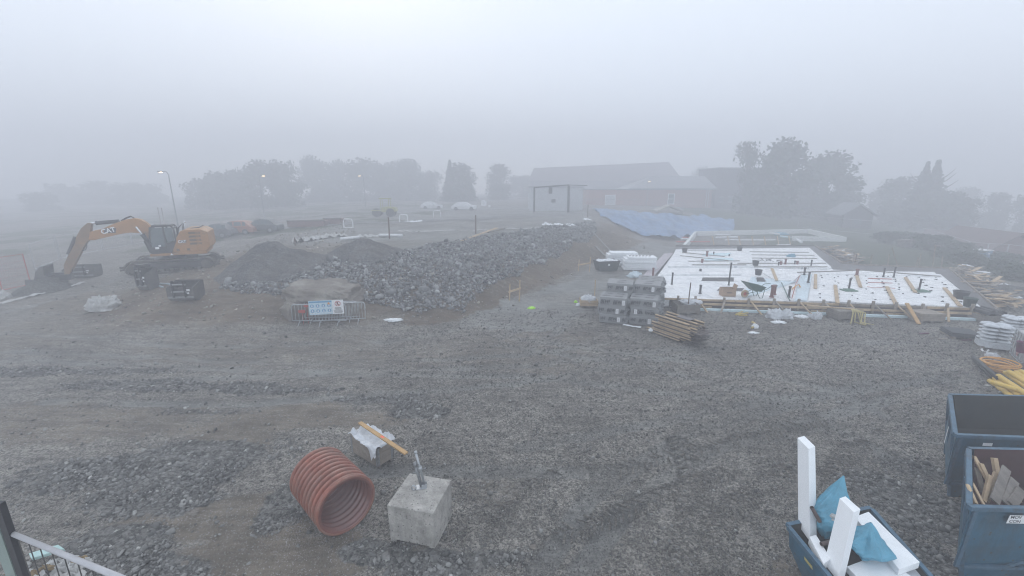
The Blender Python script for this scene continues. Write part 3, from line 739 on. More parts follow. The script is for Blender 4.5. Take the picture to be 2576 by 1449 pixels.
mid = Vector((0, 0, 0)); m = MB(); dd_ = (pb2 - pa).normalized(); m.beam(dd_ * -.02 + Vector((0, 0, .021)), dd_ * .10 + Vector((0, 0, .022)), .05, .004); m.build('paint_mark', mat('red_spray', (.8, .12, .06), .5, .2, 20), o)

# ================================================================ blue containers on the right
def container(name, label, corners, zr, inside, body_h, sign=None, rim=.075, low=.35, flare=.12):
    """corners: back-left, front-left, front-right, back-right of the rim (world x, y)"""
    BL, FL, FR, BR = [Vector((c[0], c[1], 0)) for c in corners]
    o = thing(name, label, 'container', (FL.x, FL.y, 0))
    O = FL.copy()
    P4 = [q - O for q in (BL, FL, FR, BR)]
    ctr = sum(P4, Vector()) / 4
    def inset(q, k): return q + (ctr - q).normalized() * k
    t = .03
    # outer shell: rim level, shoulder, foot
    lev = [(zr - rim, .05), (zr * .55, .06), (zr * .36, .10), (zr * .16, .30), (.14, .34)]
    m = MB(); vs = []
    for z, k in lev: vs += [(q.x, q.y, z) for q in (inset(p, k) for p in P4)]
    fs = [(i * 4 + j, i * 4 + (j + 1) % 4, i * 4 + 4 + (j + 1) % 4, i * 4 + 4 + j) for i in range(len(lev) - 1) for j in range(4)]
    m.add(vs, fs + [tuple(range((len(lev) - 1) * 4, len(lev) * 4))]); m.build('body', BLUEC, o)
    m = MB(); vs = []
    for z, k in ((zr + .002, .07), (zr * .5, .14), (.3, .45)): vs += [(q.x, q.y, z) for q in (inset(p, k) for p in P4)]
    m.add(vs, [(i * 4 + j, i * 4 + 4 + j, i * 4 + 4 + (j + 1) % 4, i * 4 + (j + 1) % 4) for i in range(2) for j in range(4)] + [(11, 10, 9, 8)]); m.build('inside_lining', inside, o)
    m = MB()
    for i in range(4):
        a, b = P4[i], P4[(i + 1) % 4]
        d = (b - a).normalized()
        m.beam(Vector((a.x, a.y, zr - rim / 2)) + d * (.0 if i % 2 else .042), Vector((b.x, b.y, zr - rim / 2)) - d * (.0 if i % 2 else .042), .075, rim)
    m.build('rim', BLUER, o, bevel=.006)
    # ribs on the front wall
    m = MB(); f0, f1 = P4[1], P4[2]; d = (f1 - f0).normalized(); nrm = Vector((d.y, -d.x, 0)); Lf = (f1 - f0).length
    z1 = zr * .30
    for s_ in (.0 + .12, Lf * .52, Lf - .12):
        a = f0 + d * s_; m.beam(Vector((a.x, a.y, zr - rim - .01)) + nrm * -.005, Vector((a.x, a.y, z1)) + nrm * -.04, .06, .035, up=nrm)
    m.beam(Vector((f0.x, f0.y, z1)) + d * .15 + nrm * -.045, Vector((f0.x, f0.y, z1)) + d * (Lf - .15) + nrm * -.045, .05, .05)
    a = f0 + d * (Lf * .28); b = f0 + d * (Lf * .50)
    m.beam(Vector((a.x, a.y, z1)) + nrm * -.03, Vector((b.x, b.y, z1 + .34)) + nrm * -.03, .05, .03, up=nrm)
    m.build('wall_ribs', BLUER, o)
    # slanted gusset on the left wall
    l0, l1 = P4[1], P4[0]; dl_ = (l1 - l0).normalized(); nl = Vector((-dl_.y, dl_.x, 0))
    m = MB()
    for k in (.08, .5, .92):
        a = l0 + (l1 - l0) * k; m.beam(Vector((a.x, a.y, zr - rim - .01)) + nl * .02, Vector((a.x, a.y, .25)) + nl * -.16, .07, .05, up=nl)
    m.build('side_gusset', BLUER, o)
    m = MB()
    for k in (.2, .8):
        a = P4[1] + (P4[2] - P4[1]) * k; b = P4[0] + (P4[3] - P4[0]) * k
        m.beam(inset(a, .3) + Vector((0, 0, .07)), inset(b, .3) + Vector((0, 0, .07)), .12, .14)
    m.build('skid', BLUER, o)
    return o, P4, d, nrm, nl
z1 = 1.7
FLa = PX(2404, 1091, z1); BLa = PX(2390, 991, z1)
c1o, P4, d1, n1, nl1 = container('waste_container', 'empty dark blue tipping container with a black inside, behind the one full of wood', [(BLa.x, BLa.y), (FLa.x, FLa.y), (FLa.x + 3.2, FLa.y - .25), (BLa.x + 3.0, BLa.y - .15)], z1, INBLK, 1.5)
m = MB(); p = Vector((d1.x * .62, d1.y * .62, z1 - .20)) + n1 * .02; m.add([(-.09, -.035, 0), (.09, -.035, 0), (.09, .035, 0), (-.09, .035, 0)], [(0, 1, 2, 3)], frame(p, d1, (0, 0, 1))); m.build('small_plate', STICK, c1o)
m = MB(); q0 = P4[0] * .35 + Vector((0, 0, z1 - .42)) + nl1 * .035
m.add([(-.05, -.2, 0), (.05, -.2, 0), (.05, .2, 0), (-.05, .2, 0)], [(0, 1, 2, 3)], frame(q0, -(P4[0].normalized()), (0, 0, 1))); m.build('white_sticker', STICK, c1o)
z2 = 1.7
FLb = PX(2439, 1272, z2); BLb = PX(2438, 1126, z2)
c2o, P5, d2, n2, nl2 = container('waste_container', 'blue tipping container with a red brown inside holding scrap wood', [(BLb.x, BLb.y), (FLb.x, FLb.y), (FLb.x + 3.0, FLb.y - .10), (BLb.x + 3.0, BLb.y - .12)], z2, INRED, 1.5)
m = MB(); T = textmesh('MOV\nCON', 0, .012)
pl = Vector((d2.x * .70, d2.y * .70, z2 - .20)) + n2 * .035
m.add([(-.12, -.075, 0), (.16, -.075, 0), (.16, .075, 0), (-.10, .075, 0)], [(0, 1, 2, 3)], frame(pl, d2, (0, 0, 1))); o = m.build('name_plate', STICK, c2o)
m = MB(); m.mesh(T, frame(pl + n2 * .003, d2, (0, 0, 1)) @ Matrix.Scale(.075, 4)); m.build('lettering', INK, o)
# scrap wood in the container (photo positions on the plane of the load)
def scrap(label, a, za, b, zb, wd, th, mt, name='scrap_board'):
    A, B = PX(a[0], a[1], za), PX(b[0], b[1], zb)
    m = MB(); m.beam(A, B, wd, th, up=(.2, -.6, .8)); m.build(name, mt, origin=tuple(B), bevel=.003, label=label, cat='board', group='scrap boards in the blue container')
S_ = [((2449,1147),1.62,(2500,1235),1.25,.085,.025,WOOD),((2468,1166),1.55,(2506,1250),1.2,.08,.03,WOOD),((2501,1152),1.62,(2510,1205),1.3,.10,.05,WOOD),((2434,1219),1.74,(2456,1268),1.60,.05,.03,WOOD),
      ((2445,1213),1.62,(2475,1270),1.5,.05,.02,WOOD),((2458,1178),1.45,(2473,1240),1.2,.10,.02,WOOD2),((2505,1190),1.5,(2482,1262),1.3,.07,.04,WOOD),((2490,1198),1.5,(2474,1262),1.4,.06,.05,WOOD),
      ((2532,1178),1.60,(2502,1262),1.45,.14,.025,WOOD3),((2552,1208),1.50,(2530,1268),1.4,.14,.03,WOOD3),((2570,1232),1.45,(2545,1270),1.4,.14,.03,WOOD3),((2535,1195),1.45,(2566,1262),1.35,.06,.02,WOOD),((2515,1225),1.4,(2545,1268),1.35,.06,.02,WOOD2),((2492,1240),1.3,(2535,1262),1.3,.12,.03,WOOD2)]
SL = ['long pale board leaning from the back wall of the wood container','pale board just under the long leaning one','thick light post end sticking up in the middle of the wood container','thin stick poking out over the left rim of the wood container','narrow batten just inside the left rim of the wood container','darker board against the left wall inside the wood container','short pale stud crossing the middle of the scrap wood','short stud with a cut end near the front left of the scrap wood',
      'long grey pallet board standing tallest in the scrap wood','second grey pallet board right of the tallest one','third grey pallet board at the right photo edge','thin pale lath right of the tallest grey board','thin worn lath low between the grey boards','worn board lying flat low in the middle of the scrap wood']
for q, lb in zip(S_, SL): scrap(lb, q[0], q[1], q[2], q[3], q[4], q[5], q[6])

# ================================================================ small skip in front with foam
zs = .95
A = PX(1981, 1318, zs); B = PX(2191, 1275, zs)
Dv = PX(2344, 1449, zs); Ev = PX(2089, 1449, zs)
# rectangle: back edge A-B; sides run towards the camera
dirL = (Ev - A).normalized(); dirR = (Dv - B).normalized()
C_ = B + dirR * 2.3; D_ = A + dirL * 2.3
sk = thing('open_skip', 'small worn blue open skip full of white foam boards in the front right corner', 'skip', (A.x, A.y, 0))
cs = [q - Vector((A.x, A.y, 0)) for q in (A, B, C_, D_)]
for q in cs: q.z = 0
cen = sum(cs, Vector()) / 4
def ins(q, k): return q + (cen - q).normalized() * k
m = MB(); vs = []
for z, k in ((zs - .07, .03), (.55, .08), (.12, .34)): vs += [(p.x, p.y, z) for p in (ins(q, k) for q in cs)]
m.add(vs, [(i * 4 + j, i * 4 + (j + 1) % 4, i * 4 + 4 + (j + 1) % 4, i * 4 + 4 + j) for i in range(2) for j in range(4)] + [(8, 9, 10, 11)]); m.build('body', BLUEC, sk)
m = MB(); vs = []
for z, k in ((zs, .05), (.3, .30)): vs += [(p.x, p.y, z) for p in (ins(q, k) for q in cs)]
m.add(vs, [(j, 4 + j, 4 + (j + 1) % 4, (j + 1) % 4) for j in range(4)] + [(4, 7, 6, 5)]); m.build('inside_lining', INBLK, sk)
m = MB()
for i in range(4):
    a, b = cs[i], cs[(i + 1) % 4]; dd_ = (b - a).normalized(); m.beam(a + Vector((0, 0, zs - .035)) + dd_ * (.035 if i % 2 else 0), b + Vector((0, 0, zs - .035)) - dd_ * (.035 if i % 2 else 0), .07, .07)
m.build('rim', BLUER, sk, bevel=.005)
a, b = cs[0], cs[3]
for k in (.28, .6):
    m = MB(); q = a + (b - a) * k; m.add([(-.09, -.035, 0), (.09, -.035, 0), (.09, .035, 0), (-.09, .035, 0)], [(0, 1, 2, 3)], frame(q + Vector((-.075, 0, zs - .12)), (dirL.x, dirL.y, 0), (-.25, 0, 1)))
    m.build('yellow_label', mat('yellow_sticker', (.5, .42, .12), .5, .3, 20), sk)
def slab4(name, label, pts, zt, th, mt=EPS, cat='foam board', group=None, tilt=0.0):
    """board whose top corners are seen at photo positions pts, tops at heights zt"""
    zt = zt if isinstance(zt, (list, tuple)) else [zt] * 4
    T = [PX(p[0], p[1], z) for p, z in zip(pts, zt)]
    n_ = (T[1] - T[0]).cross(T[3] - T[0]).normalized()
    if n_.z > 0: n_ = -n_
    m = MB(); m.add(T + [t + n_ * th for t in T], [(0, 1, 2, 3), (7, 6, 5, 4), (0, 4, 5, 1), (1, 5, 6, 2), (2, 6, 7, 3), (3, 7, 4, 0)])
    return m.build(name, mt, origin=tuple(T[0]), bevel=.004, label=label, cat=cat, **({'group': group} if group else {}))
FG = 'white foam boards in the small skip'
slab4('foam_board', 'widest flat white foam board along the right side of the small skip', [(2150,1300),(2185,1287),(2314,1414),(2262,1432)], [1.02,1.02,1.04,1.04], .11, group=FG)
slab4('foam_board', 'flat white foam board lying in front across the middle of the small skip', [(2130,1425),(2212,1394),(2330,1475),(2235,1530)], [.92,.92,.93,.93], .1, group=FG)
slab4('foam_board', 'greenish white foam board under the others at the right of the small skip', [(2225,1445),(2308,1420),(2400,1500),(2300,1540)], [.84,.84,.84,.84], .1, EPSE, group=FG)
slab4('foam_board', 'narrow white foam strip along the left side of the small skip', [(2036,1350),(2053,1345),(2090,1405),(2072,1418)], [.98,.98,.98,.98], .14, group=FG)
def upright(label, top, bot):
    """top: four photo corners at height zt; bot: same four at zb"""
    (tp, zt), (bp, zb) = top, bot
    T = [PX(x, y, zt) for x, y in tp]; Bt = [PX(x, y, zb) for x, y in bp]
    m = MB(); m.add(T + Bt, [(0, 1, 2, 3), (7, 6, 5, 4), (0, 4, 5, 1), (1, 5, 6, 2), (2, 6, 7, 3), (3, 7, 4, 0)])
    return m.build('foam_board', EPS, origin=tuple(Bt[0]), bevel=.005, label=label, cat='foam board', group=FG)
def upr(label, tp, zt, base, zb):
    T = [PX(x, y, zt) for x, y in tp]; c = sum(T, Vector()) / 4; b = PX(base[0], base[1], zb)
    off = b - c; off.z = 0
    Bt = [Vector((t.x + off.x, t.y + off.y, zb)) for t in T]
    m = MB(); m.add(T + Bt, [(0, 1, 2, 3), (7, 6, 5, 4), (0, 4, 5, 1), (1, 5, 6, 2), (2, 6, 7, 3), (3, 7, 4, 0)])
    return m.build('foam_board', EPS, origin=tuple(Bt[0]), bevel=.005, label=label, cat='foam board', group=FG)
upr('tallest white foam board standing upright at the left corner of the small skip', [(2006,1101),(2023,1096),(2051,1123),(2034,1129)], 2.15, (2031, 1338), .85)
upr('shorter upright white foam board standing in front of the blue bags', [(2112,1253),(2127,1248),(2165,1281),(2148,1289)], 1.75, (2098, 1435), .85)
def bluebag(label, base, z0, r, h, peak, seed):
    c = PX(base[0], base[1], z0); m = MB()
    def fn(u, v):
        a = v * 2 * math.pi; z = u
        rr = (math.sin(min(1, z * 1.6 + .25) * math.pi * .5) * max(.04, 1 - max(0, z - .42) / .60)) if u < 1 else .02
        rr = max(.03, rr) * r
        q = Vector((math.cos(a), math.sin(a), 0)); nn = noise.noise(Vector((q.x * 1.8, q.y * 1.8, z * 2.2 + seed))) * .4 + abs(noise.noise(Vector((q.x * 3.2, q.y * 3.2, z * 3 + seed)))) * .55 - .14
        lean = Vector(peak) * (z ** 2)
        return (q.x * rr * (1 + nn) + lean.x, q.y * rr * (1 + nn) * .85 + lean.y, z * h + noise.noise(Vector((q.x * 3, q.y * 3, seed + 4))) * .05 * (1 - z))
    m.grid(fn, 15, 22)
    o = m.build('rubbish_bag', BLUEB, None, label=label, cat='rubbish bag', smooth=False); o.location = c
    return o
b1 = bluebag('open light blue rubbish bag with a pointed tip between the two upright foam boards', (2079, 1345), .85, .29, .98, (.26, .20, 0), 3)
m = MB()
for k in range(9):
    rr = random.random; m.blob(Vector((-.10 + rr() * .12, -.16 + rr() * .06, .30 + rr() * .18)), (.05, .04, .05), seed=k, n=8, amp=.5)
m.build('packaging_waste', CLOTH, b1)
bluebag('knotted blue rubbish bag slumped right of the shorter upright foam board', (2172, 1395), .95, .31, .50, (.10, .1, 0), 11)
for lb, a, za, b, zb in (('brown pipe end sticking out of the skip beside the tallest foam board', (2042, 1276), 1.38, (2062, 1312), 1.15), ('brown pipe stub lying low between the blue bag and the foam strip', (2066, 1369), 1.02, (2094, 1362), 1.02)):
    A_, B_ = PX(*a, za), PX(*b, zb); m = MB(); m.tube([A_, B_], .030, 16, cap=False); m.tube([B_, A_ + (A_ - B_) * .001], .024, 16, cap=False); m.build('pipe_offcut', mat('brown_grey_pipe', (.12, .085, .08), .5, .15, 5), origin=tuple(B_), smooth=True, label=lb, cat='pipe')

# ================================================================ railing at the lower left
ra, rb = PY(20, 1338, 3.1), PY(300, 1452, 2.35)
rd = (rb - ra)
rl = thing('steel_railing', 'grey tube handrail with thin bars and a dark post in the lower left corner', 'railing', (ra.x, ra.y, zg(ra.x, ra.y)))
base = Vector((ra.x, ra.y, zg(ra.x, ra.y)))
m = MB(); m.tube([ra - base, rb + rd * .4 - base], .020, 14); m.build('handrail', mat('rail_grey', (.42, .42, .44), .4, .1, 6), rl, smooth=True)
m = MB()
for k in range(12):
    t = .10 + k * .115
    p = ra + rd * t - base; m.tube([p, p + Vector((0, 0, -1.0))], .004, 6)
p = ra - base; q = rb + rd * .4 - base
m.tube([p + Vector((0, 0, -1.0)), q + Vector((0, 0, -1.0))], .012, 8)
m.build('rail_bars', DSTEEL, rl)
m = MB(); pt = PY(-3, 1265, 3.05) - base; pb3 = PY(62, 1470, 3.05) - base
m.beam((pt.x, pt.y, pt.z), (pt.x + .02, pt.y, 0), .055, .05); m.build('post', mat('dark_post', (.035, .035, .04), .5, .3, 6), rl)
m = MB(); m.beam(Vector((pt.x - .10, pt.y, pt.z)), Vector((pt.x - .08, pt.y, 0)), .09, .03); m.build('post_cover', mat('grey_green_cover', (.22, .27, .25), .6, .1, 5), rl)
# rubbish behind the railing
tp = PX(140, 1430)
tr = [('rubbish_heap', 'heap of crumpled white and brown rubbish on the ground behind the railing', (PX(120, 1445)), (.62, .34, .22), CLOTH)]
for n_, lb, c, r_, mt_ in tr:
    m = MB()
    for k in range(16):
        m.blob(Vector((c.x + random.uniform(-.6, .6), c.y + random.uniform(-.25, .22), .04)), (random.uniform(.08, .2), random.uniform(.07, .16), random.uniform(.06, .16)), seed=k, amp=.7, n=14, crease=True)
    h = m.build(n_, CLOTH, origin=(c.x, c.y, 0), label=lb, cat='rubbish')
    m = MB()
    for k in range(9): m.blob(Vector((random.uniform(-.6, .6), random.uniform(-.25, .2), .1)), (random.uniform(.06, .12), random.uniform(.06, .1), random.uniform(.05, .1)), seed=k + 40, amp=.7, n=10, crease=True)
    m.build('brown_waste', mat('brown_waste', (.20, .14, .06), .8, .4, 8), h)
slab4('foam_offcut', 'pale green foam offcut leaning on the rubbish behind the railing', [(78,1405),(72,1392),(146,1370),(161,1380)], [.12,.12,.2,.2], .06, mat('green_foam', (.42, .58, .56), .8, .05, 5), cat='foam offcut')

# ================================================================ big foreground stones
for lb, px, py, r_ in (('largest loose brown stone on the mud left of the big pipe', 488, 1292, .10), ('pale flat stone at the lower edge of the mud patch', 465, 1418, .07), ('pale stone in the gravel left of the mud patch', 340, 1238, .055), ('brown stone alone on the gravel right of the concrete block', 1342, 1377, .07)):
    c = PX(px, py); m = MB(); m.blob((0, 0, .02), (r_, r_ * .75, r_ * .5), seed=px, amp=.5, fr=1.2, n=12); o = m.build('stone', ROCK, label=lb, cat='stone'); o.location = (c.x, c.y, zg(c.x, c.y))

# ================================================================ excavator
EC = G(447, 679); EH = R(208)
EC.z += .08
ex = thing('excavator', 'muddy yellow tracked excavator digging at the left of the site', 'excavator', tuple(EC), EH)
_Ri = Matrix.Rotation(-EH, 3, 'Z')
def EX(px, py, off=0.0):
    """photo point -> excavator-local (x, z) on the plane y = off"""
    o = _Ri @ (Vector((0, 0, H)) - EC); d = _Ri @ (PY(px, py, 1.0) - Vector((0, 0, H)))
    t = (off - o.y) / d.y; q = o + d * t
    return (q.x, q.z)
def exd(cx_, cy_):  # detail crop -> photo display coords
    return 67.1 + cx_ * .1875, 523.2 + cy_ * .1875
def pol(lst, off): return [EX(*exd(*p), off) for p in lst]
xa, _ = EX(344, 690, 1.25); xb, _ = EX(520, 660, 1.25)
Lt = 4.7; Wt = .62
for sy in (-1, 1):
    y0 = sy * 1.25; r = .42; hx = Lt / 2 - r
    m = MB(); path = []
    for k in range(13): a = -math.pi / 2 + math.pi * k / 12; path.append((hx + r * math.cos(a), r + r * math.sin(a)))
    for k in range(1, 10): path.append((hx - 2 * hx * k / 10, 2 * r + .0))
    for k in range(13): a = math.pi / 2 + math.pi * k / 12; path.append((-hx + r * math.cos(a), r + r * math.sin(a)))
    for k in range(1, 10): path.append((-hx + 2 * hx * k / 10, 0))
    n_ = len(path)
    for i in range(n_):
        a = Vector((path[i][0], y0, path[i][1])); b = Vector((path[(i + 1) % n_][0], y0, path[(i + 1) % n_][1]))
        if (b - a).length < .01: continue
        m.beam(a, b, Wt, .055); mid = (a + b) / 2; nn = Vector((0, 1, 0)).cross(b - a).normalized()
        m.beam(mid - Vector((0, Wt / 2, 0)) + nn * .035, mid + Vector((0, Wt / 2, 0)) + nn * .035, .03, .05, up=nn)
    t = m.build('track', TRK, ex)
    m = MB()
    m.box((0, y0, r + .04), (hx * 2 - .4, .34, .40)); m.build('track_frame', BLK, t)
    for xw in [-hx, hx]:
        m = MB(); m.tube([(xw, y0 - .22, r), (xw, y0 + .22, r)], .33, 24); m.tube([(xw, y0 - .26, r), (xw, y0 + .26, r)], .15, 16); m.build('drive_wheel', TRK, t)
    for k in range(7):
        m = MB(); xw = -hx + .45 + k * (2 * hx - .9) / 6; m.tube([(xw, y0 - .24, .15), (xw, y0 + .24, .15)], .11, 14); m.build('roller', TRK, t)
m = MB(); m.box((0, 0, .62), (2.3, 1.9, .35)); m.tube([(0, 0, .7), (0, 0, 1.06)], .62, 28); m.build('undercarriage', BLK, ex)
on = 1.42
# platform
pp = pol([(1650, 618), (1655, 645), (2035, 640), (2435, 575), (2435, 545), (1915, 595)], on)
zf = 1.08
def hx_(px): return EX(px, 630, on)[0]
xf, xr_ = EX(377, 640, on)[0], EX(523.5, 625, on)[0]
zt = EX(500, 577, on)[1]; zm = 1.12
m = MB(); m.prism([(xf, zm), (xf, zm + .16), (xr_ + .1, zm + .16), (xr_ + .1, zm)], -1.42, 1.42); m.build('platform', YEL, ex, bevel=.02)
xe = EX(430, 620, on)[0]; xe2 = EX(453, 590, on)[0]
zh = max(zt, zm + 1.45)
eng = [(xe + .0, zm + .165), (xe2 + .35, zm + .95), (xe2, zh - .1), (xe2 - .2, zh), (xr_ + .25, zh), (xr_ + .03, zh - .15), (xr_, zm + .45), (xr_ + .2, zm + .165)]
m = MB(); m.prism(eng, -1.42, 1.40); body = m.build('engine_housing', YEL, ex, bevel=.04)
cwx = xr_
m = MB(); m.prism([(cwx + .62, zm + .17), (cwx + .62, zh + .012), (cwx + .25, zh + .01), (cwx - .12, zh - .2), (cwx - .14, zm + .45), (cwx + .1, zm + .17)], -1.40, 1.415); m.build('counterweight', YEL, ex, bevel=.05)
gx0, gx1 = EX(504, 590, on)[0], EX(474, 590, on)[0]
for k in range(4):
    m = MB(); zz = zh - .22 - k * .235; m.box(((gx0 + gx1) / 2, 1.405, zz), (gx1 - gx0, .02, .13))
    for j in range(3): m.box(((gx0 + gx1) / 2, 1.418, zz - .045 + j * .045), (gx1 - gx0 - .04, .01, .014))
    m.build('side_grille', GRILL, body)
for px in (446, 473): m = MB(); m.box((EX(px, 620, on)[0], 1.408, zm + .34), (.16, .03, .14)); m.build('service_hatch', GRILL, body, bevel=.01)
# CAT emblem: dark plate, white letters, small yellow triangle
def emblem(parent, c, s_, along, y):
    m = MB(); m.add([(-.1, -.42, 0), (1.5, -.42, 0), (1.7, .45, 0), (.1, .45, 0)], [(0, 1, 2, 3)], Matrix(((-s_, 0, 0, c[0] + s_ * .8), (0, 0, s_, y), (0, s_, 0, c[1]), (0, 0, 0, 1)))); p = m.build('emblem_plate', BLK, parent)
    T = textmesh('CAT', 0, .03); m = MB()
    M = Matrix(((-s_ * 1.0, 0, 0, c[0] + s_ * .25), (0, 0, s_, y + .006), (0, s_ * 1.15, 0, c[1]), (0, 0, 0, 1)))
    Rr = Matrix.Rotation(along, 4, 'Z')
    m.mesh(T, M @ Rr); m.build('emblem_letters', WHITE, p)
emblem(body, EX(460.5, 608, on), .22, 0, 1.41)
m = MB(); q = EX(431.5, 636, on); m.prism([(q[0] - .09, zm + .02), (q[0] + .09, zm + .02), (q[0], zm + .15)], 1.421, 1.43); m.build('warning_triangle', STICK, ex)
# cab
cf, cb = EX(377, 610, on)[0], EX(438, 590, on)[0]
zc0, zc1 = zm + .165, max(EX(405, 570, on)[1], zm + 1.80)
cabp = [(cf, zc0), (cf + .02, zc0 + .75), (cf - .12, zc1 - .08), (cf - .25, zc1), (cb + .12, zc1 + .02), (cb, zc1 - .12), (cb - .02, zc0 + .8), (cb + .35, zc0)]
m = MB(); ce = .09
def bar(a, b, y, w_=.09): m.beam((a[0], y, a[1]), (b[0], y, b[1]), .09, w_, up=(0, 1, 0))
for y in (1.36, .42):
    for i in range(len(cabp)): bar(cabp[i], cabp[(i + 1) % len(cabp)], y)
    xm = cf + (cb - cf) * .60; bar((xm, zc0), (xm, zc1), y, .08)
for i in range(len(cabp)): p_ = cabp[i]; m.beam((p_[0], .42, p_[1]), (p_[0], 1.36, p_[1]), .09, .09)
cab = m.build('cab', BLK, ex)
m = MB(); m.prism([(x * .985 + (cf + cb) / 2 * .015, z) for x, z in cabp[3:5]] + [(cb + .12, zc1 + .09), (cf - .2, zc1 + .09)], .40, 1.40); m.build('cab_roof', BLK, cab)
m = MB(); m.prism([(cf - .02, zc0 + .02), (cf, zc0 + .42), (xm, zc0 + .42), (xm, zc0 + .02)], .45, 1.375); m.prism([(xm - .02, zc0 + .02), (xm, zc0 + .65), (cb + .05, zc0 + .75), (cb + .36, zc0 + .02)], .45, 1.37); m.build('cab_lower_panel', BLK, cab)
m = MB(); m.prism([(cf - .04, zc0 + .43), (cf - .05, zc0 + .75), (cf - .16, zc1 - .1), (xm + .05, zc1 - .08), (xm + .05, zc0 + .43)], 1.34, 1.352); m.build('side_window', GLASS, cab)
m = MB(); m.prism([(xm - .06, zc0 + .68), (xm - .06, zc1 - .08), (cb + .08, zc1 - .1), (cb + .05, zc0 + .8)], 1.34, 1.352); m.build('rear_side_window', GLASS, cab)
m = MB(); m.add([(cf - .02, .47, zc0 + .3), (cf - .02, 1.31, zc0 + .3), (cf - .15, 1.31, zc1 - .12), (cf - .15, .47, zc1 - .12)], [(0, 1, 2, 3)]); m.build('windscreen', GLASS, cab)
m = MB(); m.box((cf - .75, .88, zc0 + .5), (.5, .5, .14)); m.box((cf - 1.0, .88, zc0 + .85), (.14, .48, .7)); m.build('operator_seat', BLK, cab)
m = MB(); m.box((cf - .3, 1.385, zc0 + .36), (.2, .01, .14)); m.box((cf - .45, 1.385, zc0 + .5), (.12, .01, .1)); m.build('cab_stickers', STICK, cab)
# handrail, exhaust
hr = [EX(443, 596, on), EX(446.5, 574, on), EX(457, 562.5, on), EX(459, 580, on)]
m = MB(); m.tube([(x, 1.3, max(z, zm + .3)) for x, z in hr], .022, 8); m.tube([(x, 1.0, max(z, zm + .3)) for x, z in hr], .022, 8); m.build('handrail', BLK, ex)
q = EX(463, 560, .8); m = MB(); m.tube([(q[0], .8, zh - .05), (q[0], .8, q[1])], .05, 12); m.tube([(q[0], .8, q[1]), (q[0] - .08, .8, q[1] + .06)], .06, 12); m.build('exhaust', CHROME, ex)
m = MB(); m.tube([(q[0] - .2, .3, zh), (q[0] - .7, .3, zh + .05), (q[0] - .95, .3, zh + .18)], .03, 8); m.build('roof_hose', BLK, ex)
# boom
bo = .25
bm = pol([(845, 322), (920, 300), (1000, 285), (1100, 240), (1200, 200), (1330, 155), (1440, 140), (1520, 152), (1600, 195), (1660, 250), (1690, 330), (1700, 430), (1640, 425), (1590, 370), (1545, 342), (1400, 330), (1300, 342), (1200, 362), (1050, 398), (900, 432), (830, 432)], bo)
bmp = [(x, z) for x, z in bm]
m = MB(); m.prism(bmp, -.22, .26); boom = m.build('boom', YEL, ex, bevel=.03)
emblem(boom, EX(277, 580.5, bo), .36, R(10), .27)
m = MB(); q = EX(*exd(1700, 430), bo); m.prism([(q[0] + .3, zm + .1), (q[0] + .5, zm + .9), (q[0] + .15, q[1] + .05), (q[0] - .6, zm + .9), (q[0] - .8, zm + .1)], -.34, .34); m.build('boom_foot', BLK, ex)
st = pol([(840, 200), (862, 215), (850, 320), (845, 420), (790, 475), (720, 600), (640, 760), (590, 850), (562, 905), (500, 905), (488, 770), (540, 660), (640, 480), (660, 380), (720, 275), (805, 203)], bo)
m = MB(); m.prism(st, -.20, .20); stick = m.build('stick', DYEL, ex, bevel=.03)
def cyl(parent, a, b, c, y, r0, r1, nm):
    A, B, C = [EX(*exd(*q), y) for q in (a, b, c)]
    m = MB(); m.tube([(B[0], y, B[1]), (C[0], y, C[1])], r0, 14); m.tube([(B[0], y, B[1]), (B[0] + (C[0] - B[0]) * .06, y, B[1] + (C[1] - B[1]) * .06)], r0 * 1.15, 14); o = m.build(nm, BLK, parent)
    m = MB(); m.tube([(A[0], y, A[1]), (B[0], y, B[1])], r1, 12); m.build('piston_rod', CHROME, o)
cyl(ex, (850, 205), (930, 203), (1240, 178), 0, .12, .06, 'stick_cylinder')
cyl(ex, (545, 660), (560, 620), (655, 385), 0, .10, .05, 'bucket_cylinder')
cyl(ex, (1465, 252), (1550, 352), (1660, 495), .42, .12, .06, 'boom_cylinder')
cyl(ex, (1465, 252), (1550, 352), (1660, 495), -.42, .12, .06, 'boom_cylinder')
hs = pol([(1250, 175), (1320, 135), (1380, 112), (1430, 140)], bo)
m = MB(); m.tube([(x, .05, z) for x, z in hs], .035, 8); m.build('hydraulic_hose', BLK, ex); m = MB(); m.tube([(x, -.1, z - .03) for x, z in hs], .03, 8); m.build('hydraulic_hose', BLK, ex); m = MB()
hs = pol([(790, 480), (800, 520), (780, 565), (735, 575)], bo); m.tube([(x, .15, z) for x, z in hs], .025, 8); m.build('hydraulic_hose', BLK, ex); m = MB()
hs = pol([(600, 800), (605, 850), (580, 890), (555, 905)], bo); m.tube([(x, .15, z) for x, z in hs], .025, 8)
m.build('hydraulic_hose', BLK, ex)
